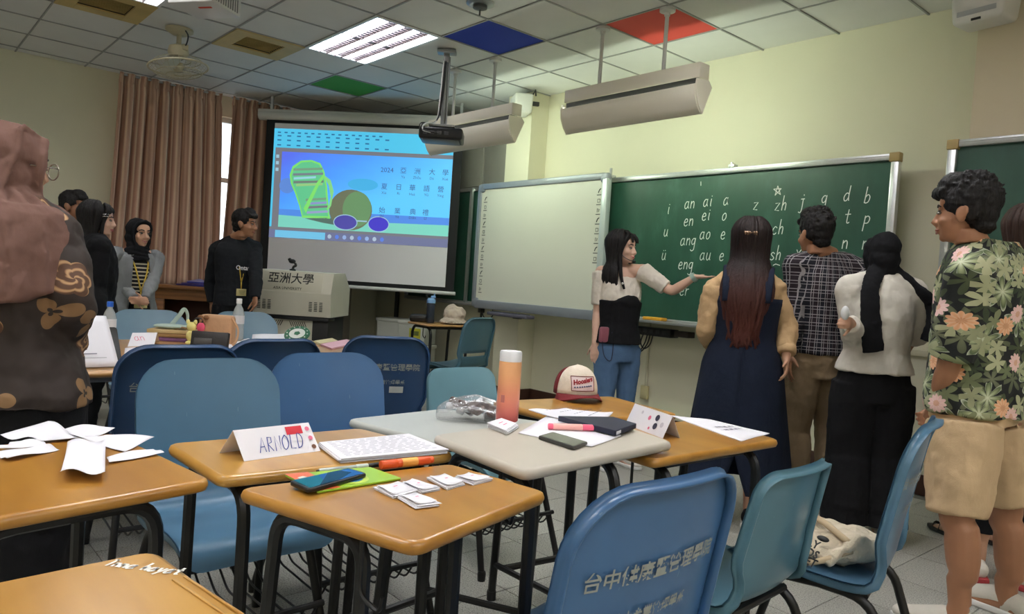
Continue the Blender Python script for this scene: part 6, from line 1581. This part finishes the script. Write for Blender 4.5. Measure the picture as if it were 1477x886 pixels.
t, c = slab('notebook', 'navy blue bound notebook on the grey desk near the folded card', 'notebook', q, .8065, .016, mat('navy_cover', (26, 30, 52), .6), .004, .002, 'cover')
mb = MB(); qi = [bil(q, u, v) for u, v in ((.03, .05), (1.004, .05), (1.004, .96), (.03, 1.005))]; mb.prism([(p-c)[:2] for p in qi], .004, .013); obj('page_block', mb, m_paper, t, 0)
q = [(-1.422, 1.366), (-1.445, 1.443), (-1.307, 1.439), (-1.278, 1.355)]
t, c = slab('phone', 'grey smartphone lying face up at the near edge of the grey desk', 'phone', q, .8005, .010, mat('phone_dark_grey', (64, 62, 60), .35, metal=.3), .010, .003)
patch(t, c, q, [(.08, .04), (.92, .04), (.92, .96), (.08, .96)], .0104, mat('phone_glass', (96, 94, 90), .08), 'screen')
m_pk = mat('highlighter_pink', (240, 96, 128), .35); m_pkb = mat('highlighter_pale', (244, 178, 170), .4)
rod('highlighter', 'pink highlighter pen lying on the white worksheet', 'highlighter', (-1.493, 1.472), (-1.424, 1.586), .8045, .009, (('cap', 0, .1, 1, m_pk), ('barrel', .1, .75, 1.02, m_pkb), ('tail_cap', .75, 1, 1.0, m_pk)))
q = [(-1.601, 1.339), (-1.640, 1.427), (-1.559, 1.415), (-1.498, 1.321)]
t, c = stack('flash_cards', 'neat stack of white flash cards on the grey desk beside the snack bag', 'cards', q, .8005, .014, n=6, seed=2); marks(t, c, q, .0145, 2, m_ink_p, 'pink_print', .03, .3, .6, .35, .6)
# sheets on the right orange desk
q = [(-1.637, 2.234), (-1.519, 2.316), (-1.271, 2.293), (-1.243, 2.074)]
t, c = sheet('paper_sheet', 'long white printed sheets at the right end of the orange desk', 'papers', q, .7655, wave=.003, seed=15, th=.002); marks(t, c, q, .0065, 2, m_ink_k, 'printed_symbols', .02, .25, .75, .55, .68, 1, 4)
# tumbler
def tumbler_mat():
    m = bpy.data.materials.new('tumbler_gradient'); t = NT(m); z = t.n('ShaderNodeSeparateXYZ'); t.l(t.coord('Generated'), z.inputs[0])
    t.base(t.ramp(z.outputs[2], [(0, lin((206, 92, 96))), (.35, lin((232, 140, 112))), (.8, lin((240, 176, 124)))])); t.b.inputs['Roughness'].default_value = .3; return m
P = (-1.661, 1.461, 0.800); t = thing('tumbler', 'orange-pink gradient tumbler with white lid on the grey desk', 'tumbler', P)
b = MB(); b.lathe([(.031, 0), (.034, .004), (.034, .175), (.033, .18)], segs=28); obj('body', b, tumbler_mat(), t)
b = MB(); b.lathe([(.033, .18), (.0335, .183), (.0335, .206), (.031, .211), (.0, .212)], segs=28, cap=False); obj('lid', b, mat('lid_white', (232, 232, 236), .35), t)
b = MB(); b.box((.012, -.0322, .07), (.012, .002, .022), .0005, rot=.35); obj('printed_mark', b, mat('mark_pink', (190, 110, 100), .5), t)
# snack bag
P = V((*(-1.844, 1.483), .765)); t = thing('snack_bag', 'clear plastic bag of chocolate snacks on the cool grey desk', 'bag', P, -.716)
def film():
    m = bpy.data.materials.new('plastic_film'); q = NT(m); tr = q.n('ShaderNodeBsdfTransparent'); gl = q.n('ShaderNodeBsdfGlossy'); gl.inputs['Roughness'].default_value = .12
    df = q.n('ShaderNodeBsdfDiffuse'); df.inputs[0].default_value = (.75, .76, .8, 1); fr = q.n('ShaderNodeFresnel'); fr.inputs[0].default_value = 1.45
    bp = q.n('ShaderNodeBump'); bp.inputs['Strength'].default_value = .8; bp.inputs['Distance'].default_value = .02; q.l(q.noise(28, q.coord(), 3), bp.inputs['Height']); q.l(bp.outputs[0], gl.inputs['Normal']); q.l(bp.outputs[0], fr.inputs['Normal'])
    a = q.n('ShaderNodeMixShader'); a.inputs[0].default_value = .16; q.l(tr.outputs[0], a.inputs[1]); q.l(df.outputs[0], a.inputs[2])
    b = q.n('ShaderNodeMixShader'); q.l(q.math('MULTIPLY', fr.outputs[0], .3), b.inputs[0]); q.l(a.outputs[0], b.inputs[1]); q.l(gl.outputs[0], b.inputs[2]); q.l(b.outputs[0], q.t.nodes['Material Output'].inputs[0]); return m
rnd = random.Random(3)
def bagf(u, v):
    a = 2*PI*u; e = PI*v; r = math.sin(e)**.75; w = 1+.10*math.sin(5*a+3*v)+.06*math.sin(11*a)
    y = -math.cos(e)*.125; return (.062*r*w*math.cos(a), y, max(.001, .038+.046*r*w*math.sin(a)-.02*abs(y)/.125))
b = MB(); b.grid(bagf, 40, 20, closed_u=True); obj('plastic_film', b, film(), t, 180)
m_choc = mat('chocolate', (64, 38, 30), .4, var=.2, vs=30); m_pk2 = mat('packet_white', (206, 206, 210), .4)
for k in range(16):
    b = MB(); b.box((0, 0, 0), (rnd.uniform(.026, .042), rnd.uniform(.03, .045), .02), .006); o_ = obj('snack', b, m_choc if k % 3 else m_pk2, t, loc=(rnd.uniform(-.032, .032), -.075+.010*k, .022+.034*rnd.random())); o_.rotation_euler = (rnd.uniform(-.6, .6), rnd.uniform(-.5, .5), rnd.uniform(0, 3))
b = MB(); b.box((.03, .05, .02), (.03, .035, .004), .001, rot=M.Rotation(.9, 4, 'Y')); obj('printed_label', b, mat('label_black', (40, 38, 38), .5), t)
# trucker cap
P = (-2.053, 2.163, 0.770); t = thing('trucker_cap', 'cream and maroon trucker cap with embroidered patch on the orange desk', 'cap', P, -2.04)
m_cr = cloth('cap_cream', (222, 208, 190), .04, 30, .2, 60); m_mar = cloth('cap_maroon', (120, 44, 48), .08, 30, .2, 60)
def crown(u, v, g0, g1):
    a = g0+(g1-g0)*u; e = v*PI/2; r = math.cos(e)**.72; return (.088*r*math.cos(a), .098*r*math.sin(a), .018+.112*math.sin(e)**.9*(1+.06*math.sin(a)))
for nm, g0, g1, m in (('front_panel', .25, PI-.25, m_cr), ('back_mesh', PI-.25, 2*PI+.25, m_mar)):
    b = MB(); b.grid(lambda u, v: crown(u, v, g0, g1), 22, 10); o_ = obj(nm, b, m, t, 180); md = o_.modifiers.new('thickness', 'SOLIDIFY'); md.thickness = .003
def brim(u, v):
    a = .28+(PI-.56)*u; r0 = (.088*math.cos(a), .098*math.sin(a)); ext = .07*math.sin(PI*u)**.6*v
    x = r0[0]*(1+.08*v); y = r0[1]+ext; return (x, y, .022-.012*v+ .016*(1-(x/.09)**2)*v - .018*(x/.09)**2*v)
b = MB(); b.grid(brim, 24, 8); o_ = obj('brim', b, m_mar, t, 180); md = o_.modifiers.new('thickness', 'SOLIDIFY'); md.thickness = .004
def onc(x, z, off=.002):
    s = max(0., min(1., (z-.018)/.112)); e = math.asin(s**(1/.9)); r = math.cos(e)**.72; a = math.acos(max(-1, min(1, x/(.088*r)))); p = V(crown((a-.25)/(PI-.5), e/(PI/2), .25, PI-.25)); nn = V((p.x*1.2, p.y, .03)).normalized(); return p+nn*off
b = MB(); b.grid(lambda u, v: onc(.045-.09*u, .040+.052*v), 14, 8); obj('patch', b, mat('patch_white', (226, 206, 206), .8), t, 180)
b = MB()
for (x0, z0), (x1, z1) in (((-.045, .04), (.045, .04)), ((.045, .04), (.045, .092)), ((.045, .092), (-.045, .092)), ((-.045, .092), (-.045, .04))):
    b.tube([onc(x0+(x1-x0)*k/8, z0+(z1-z0)*k/8, .003) for k in range(9)], .0014, 6)
obj('patch_border', b, m_mar, t, 180)
b = MB(); vs, fs = text_mesh('Hoosiers', .024, 'CENTER', .05); b.add([onc(-v.x*.86, .076+v.y+ .18*v.x, .0035) for v in vs], fs); obj('patch_lettering', b, mat('thread_red', (150, 28, 40), .8), t, 0)
b = MB()
for k in range(8): b.tube([onc(.036-.009*k, .052+.001*k, .003), onc(.031-.009*k, .052+.001*k, .003)], .0032, 5)
obj('patch_small_print', b, mat('thread_blue', (96, 100, 130), .8), t, 0)
b = MB(); b.ell((0, 0, .13), (.006, .006, .004)); obj('top_button', b, m_mar, t)
# jacket on the teal chair, canvas bag on the blue chair
t = thing('jacket', 'grey-green jacket heaped on the seat of the pale teal chair', 'jacket', (-2.52, 2.16, .455)); rnd = random.Random(2)
b = MB()
for k in range(9): a = rnd.uniform(0, 6); b.tube(crom([(rnd.uniform(-.12, .12), rnd.uniform(-.14, .14), rnd.uniform(.02, .05)) for _ in range(4)], 5), [.028]*16, 8)
b.ell((0, 0, .03), (.16, .17, .05)); o_ = obj('fabric', b, cloth('jacket_green', (128, 132, 112), .15, 10, .7, 18), t, 180); remesh(o_, .009, 2, .02, .06)
t = thing('canvas_bag', 'cream canvas bag with black lettering lying on the blue chair seat', 'bag', (-1.05, 2.25, .435), -.25)
b = MB(); b.ell((0, 0, .045), (.17, .15, .05)); b.ell((.08, .03, .06), (.10, .11, .05)); b.ell((-.08, -.02, .05), (.09, .11, .045))
for k in range(5): b.tube(crom([(-.16+.07*k, -.12, .03), (-.13+.07*k, -.02, .10), (-.15+.075*k, .1, .05)], 5), [.016]*11, 8)
o_ = obj('bag_body', b, cloth('canvas', (212, 198, 174), .05, 10, .5, 30), t, 180); remesh(o_, .008, 3, .02, .07)
b = MB(); b.tube(crom([(-.1, -.13, .05), (.0, -.19, .02), (.1, -.16, .03), (.15, -.05, .07)], 6), .009, 8); b.tube(crom([(.14, -.05, .09), (.03, -.05, .125), (-.08, -.02, .115)], 6), .01, 8); obj('bag_strap', b, cloth('canvas_strap', (200, 178, 146), .05), t, 180)
for k, (s_, y, z) in enumerate((('DAILY', -.148, .082), ('GOODS', -.165, .060), ('MARKET', -.175, .038))):
    b = MB(); put_text(b, s_, .034, M.Translation((.07, y, z)) @ M.Rotation(.9, 4, 'X'), bold=.03); obj('black_print', b, mat('letter_black', (30, 30, 30)), t, 0)
b = MB(); b.ell((.09, -.10, .09), (.02, .012, .008)); obj('black_print', b, mat('letter_black', (30, 30, 30)), t)
# ---- far desks
def at(px): return px
m_cl = mat('clear_bottle', (210, 218, 220), .1, alpha=.45)
def water_bottle(label, P, cap_m, h=.22, r=.032, body=m_cl, lab=True, name='water_bottle'):
    t = thing(name, label, 'bottle', P)
    b = MB(); b.lathe([(r*.8, 0), (r, .01), (r, h*.28), (r*.93, h*.32), (r, h*.36), (r, h*.62), (r*.75, h*.75), (r*.42, h*.84), (r*.42, h*.9)], segs=20); obj('body', b, body, t)
    b = MB(); b.lathe([(r*.46, h*.88), (r*.48, h*.89), (r*.48, h*.99), (r*.4, h)], segs=16); obj('cap', b, cap_m, t)
    if lab: b = MB(); b.lathe([(r*1.02, h*.4), (r*1.02, h*.6)], segs=20, cap=False); obj('label_sleeve', b, mat('label_pale', (206, 206, 210), .5), t)
    return t
water_bottle('clear water bottle with bright blue cap behind the propped sheet', (-4.182, 0.938, 0.770), mat('cap_blue', (30, 96, 200), .35))
water_bottle('clear water bottle with white cap beside the tan handbag', (-4.390, 1.677, 0.770), mat('cap_white', (226, 226, 226), .35), .25, .034)
A0 = V((*(-3.285, 0.602), .771)); A1 = V((*(-3.311, 0.802), .771)); d = (A1-A0).normalized(); back = V((d.y, -d.x, 0)); back = back if back.x < 0 else -back
t = thing('tablet_stand', 'black tablet propped on the far desk', 'tablet', tuple((A0+A1)/2)); L = (A1-A0).length; up = (back*.55+V((0, 0, 1))).normalized(); nn = d.cross(up)
mt = M((( d.x, up.x, nn.x, 0), (d.y, up.y, nn.y, 0), (d.z, up.z, nn.z, 0), (0, 0, 0, 1)))
b = MB(); b.prism(rrect(L*.98, .17, .012, cy=.09), -.006, .004, mt, .002); obj('body', b, m_black, t)
b = MB(); b.box((0, 0, 0), (.1, .07, .008), .002, rot=M.Translation(back*.07+V((0, 0, .012))) @ M.Rotation(.3, 4, 'Z')); obj('foot', b, m_black, t)
t = thing('paper_sheet', 'white printed sheet leaning on the tablet beside the woman in brown top', 'paper', tuple((A0+A1)/2-back*.012))
def lean(u, v): 
    p = d*(-L*.42+L*.80*u-.02*v)+up*(.225*v)+V((0, 0, .004))-back*.0+nn*0; off = (-back)*(.010+.02*v*(1-v)); return tuple(p+off)
b = MB(); b.grid(lean, 8, 8); o_ = obj('sheet', b, m_paper, t, 60); md = o_.modifiers.new('thickness', 'SOLIDIFY'); md.thickness = .001
b = MB()
for r, (u0, u1, w) in enumerate(((.12, .4, .004), (.12, .35, .004), (.12, .35, .004), (.15, .55, .009), (.15, .75, .004))):
    v = .5-.08*r; b.add([V(lean(u, vv))-back*.002 for u, vv in ((u0, v-w), (u1, v-w), (u1, v+w), (u0, v+w))], [[0, 1, 2, 3]])
obj('print_lines', b, m_ink_k, t, 0, kind='stuff')
q = [(-3.974, 0.966), (-4.092, 1.192), (-3.691, 1.087), (-3.461, 0.838)]
t, c = sheet('paper_sheet', 'white sheet with pink drawings on the far desk beside the propped tablet', 'paper', q, .7705, wave=.003, seed=30); marks(t, c, q, .0065, 3, m_ink_p, 'pink_drawing', .02, .3, .7, .3, .7, 1, 5)
P = V((-4.393, 1.301, 0.770)); t = thing('book_pile', 'pile of three brown and purple books on the far desk', 'books', P, .85)
for k, (c_, s) in enumerate((((110, 70, 110), (.24, .16)), ((150, 116, 70), (.22, .15)), ((196, 170, 120), (.23, .15)))): b = MB(); b.box((.005*k, 0, .011+.022*k), (*s, .02), .003, rot=.06*k); obj('book', b, mat('book%d' % k, c_, .5), t)
t = thing('pencil_pouch', 'pale green cloth pouch with raised strap lying on the books', 'pouch', (P.x, P.y, P.z+.068), .85)
b = MB(); b.ell((0, 0, .012), (.10, .06, .014)); o_ = obj('pouch_body', b, cloth('pouch_mint', (172, 190, 180), .05), t, 180)
b = MB(); b.tube(crom([(.0, .0, .02), (.03, .02, .07), (.055, .03, .11), (.075, .03, .08), (.08, .02, .02)], 6), (.012, .003), 8); obj('strap', b, cloth('pouch_mint', (172, 190, 180)), t, 180)
t = thing('headband', 'thin tan and black curved handle band standing on the far desk', 'band', (-4.315, 1.337, 0.770), .8); b = MB(); b.tube([(.075*math.cos(a), 0, .075*math.sin(a)+.004) for a in [PI*k/18 for k in range(19)]], .005, 8); obj('band', b, mat('band_tan', (150, 116, 76), .5), t, 180)
P = V((-4.087, 1.449, 0.770)); t = thing('handbag', 'tan handbag with bow standing on the far desk', 'handbag', P, .84)
m_tan = cloth('bag_tan', (190, 148, 112), .05, 8, .25, 30, .6)
b = MB(); b.box((0, 0, .085), (.19, .09, .17), .02, taper=.92, seg=3); obj('bag_body', b, m_tan, t)
b = MB()
for g in (-1, 1): b.ell((-.06+g*.016, -.045, .155), (.016, .008, .012)); b.tube([(-.06, -.05, .15), (-.06+g*.014, -.052, .115)], .004, 6)
obj('bow', b, cloth('bow_brown', (140, 100, 70), .05), t)
b = MB(); b.tube(crom([(.085, -.02, .16), (.125, -.03, .10), (.12, -.03, .04), (.1, -.03, .01)], 6), .006, 8); obj('strap', b, m_tan, t, 180)
t = thing('bag_charm', 'yellow and pink plush charm hanging beside the tan handbag', 'charm', (-4.129, 1.327, 0.770), .84)
b = MB(); b.ell((0, 0, .05), (.028, .02, .032)); b.ell((0, 0, .10), (.026, .02, .026)); b.ell((-.02, 0, .125), (.01, .008, .014)); b.ell((.02, 0, .125), (.01, .008, .014)); b.ell((0, 0, .012), (.03, .02, .014)); obj('plush_body', b, cloth('plush_yellow', (226, 216, 140), .05), t, 180)
b = MB(); b.ell((.05, 0, .10), (.022, .016, .026)); obj('pink_pompom', b, cloth('pompom_pink', (220, 90, 120), .1), t, 180)
b = MB(); b.tube(crom([(0, 0, .125), (.03, 0, .15), (.06, 0, .14), (.05, 0, .12)], 5), .004, 6); obj('chain', b, m_grey_dark, t, 180)
t = thing('wallet_case', 'black leather case standing in front of the tan handbag', 'case', (-3.825, 1.323, 0.770), .84); b = MB(); b.box((0, 0, .05), (.19, .03, .10), .006, rot=M.Rotation(-.2, 4, 'X')); obj('case_body', b, mat('leather_black', (34, 30, 30), .45, bump=.2), t); b = MB(); b.box((-.03, -.018, .052), (.09, .004, .03), .001, rot=M.Rotation(-.2, 4, 'X')); obj('label_window', b, mat('window_grey', (70, 68, 68), .3), t)
for k, (q, lb) in enumerate((([(-3.938, 1.444), (-4.422, 1.731), (-4.178, 1.701), (-3.772, 1.455)], 'white crumpled paper near the tan handbag on the far desk'), ([(-4.600, 1.853), (-4.807, 2.206), (-4.334, 2.010), (-4.179, 1.677)], 'white papers before the green round badge on the far desk'))):
    sheet('paper_sheet', lb, 'paper', q, .7705, wave=.02, seed=40+k)
P = V((-4.259, 1.994, 0.770)); t = thing('round_badge', 'green-rimmed round white emblem board propped on the far desk', 'badge', P, .85)
b = MB(); b.lathe([(.075, -.006), (.078, 0), (.075, .006)], (0, 0, .05), 32, (0, -.55, .83)); obj('board', b, mat('badge_green', (34, 96, 66), .5), t)
b = MB(); b.lathe([(.048, .006), (.048, .0075)], (0, 0, .05), 28, (0, -.55, .83)); obj('white_centre', b, mat('badge_white', (206, 212, 206), .6), t)
b = MB(); b.lathe([(.02, .0076), (.02, .009)], (0, 0, .05), 5, (0, -.55, .83)); obj('green_emblem', b, mat('badge_green', (34, 96, 66)), t)
b = MB()
for k in range(12):
    a = 2*PI*k/12; ax_ = V((0, -.55, .83)).normalized(); u_ = V((1, 0, 0)); v_ = ax_.cross(u_); b.ell(V((0, 0, .05))+(u_*math.cos(a)+v_*math.sin(a))*.062+ax_*.007, .005, nu=6, nv=4)
obj('rim_marks', b, mat('badge_white', (206, 212, 206)), t, 0, kind='stuff')
for k, (q, c_, lb) in enumerate((([(-4.045, 2.044), (-4.329, 2.372), (-4.113, 2.313), (-3.822, 2.001)], (220, 176, 190), 'pink papers at the right end of the far desks'), ([(-4.247, 2.098), (-4.421, 2.310), (-4.243, 2.257), (-4.084, 2.054)], (214, 204, 160), 'cream papers behind the pink papers on the far desk'))):
    stack('paper_stack', lb, 'papers', q, .7705, .012, mat('paper_tint%d' % k, c_, .8), n=4, seed=50+k)
# ---- small desk in the corner
P = V((-6.55, 4.44, .75)); t = thing('black_case', 'black zip case lying on the small corner desk', 'case', P, .8); b = MB(); b.box((0, 0, .04), (.2, .16, .08), .025, seg=3); obj('case_body', b, mat('leather_black', (34, 30, 30)), t); b = MB(); b.tube([(-.1, -.08, .045), (.1, -.08, .045)], .004, 6); obj('zip', b, m_grey_dark, t)
P = V((-6.397, 4.464, 0.750)); t = thing('sports_bottle', 'dark translucent sports bottle with light blue spout lid on the corner desk', 'bottle', P, .8)
b = MB(); b.lathe([(.04, 0), (.045, .01), (.043, .1), (.045, .2), (.04, .215)], segs=22); obj('body', b, mat('bottle_smoke', (44, 52, 66), .15, alpha=.85), t)
b = MB(); b.lathe([(.046, .21), (.046, .245), (.03, .26)], segs=20); b.box((.02, 0, .275), (.05, .02, .025), .006); b.tube([(.02, 0, .27), (.035, 0, .31)], .008, 8); obj('lid', b, mat('lid_blue', (132, 172, 220), .35), t)
b = MB(); b.tube([(-.04, 0, .25), (-.055, 0, .29), (-.02, 0, .30)], .008, 8); obj('carry_loop', b, m_black, t)
P = V((-6.273, 4.680, 0.756)); t = thing('bucket_hat', 'beige crumpled hat with stitched brim on the small corner desk', 'hat', P, .8)
b = MB(); b.ell((0, 0, .09), (.12, .10, .085)); b.ell((-.03, 0, .12), (.085, .08, .075)); b.ell((.05, .02, .11), (.07, .07, .075)); b.lathe([(.15, .005), (.15, .02), (.11, .05)], segs=24); o_ = obj('hat_body', b, cloth('hat_beige', (196, 178, 164), .05, 8, .5, 20), t, 180); remesh(o_, .01, 2, .03, .08)
b = MB()
for k in range(26): a = 2*PI*k/26; b.ell((.148*math.cos(a), .148*math.sin(a), .016), (.008, .008, .006), nu=6, nv=4)
obj('brim_stitching', b, mat('stitch_cream', (226, 214, 200), .8), t, 0, kind='stuff')
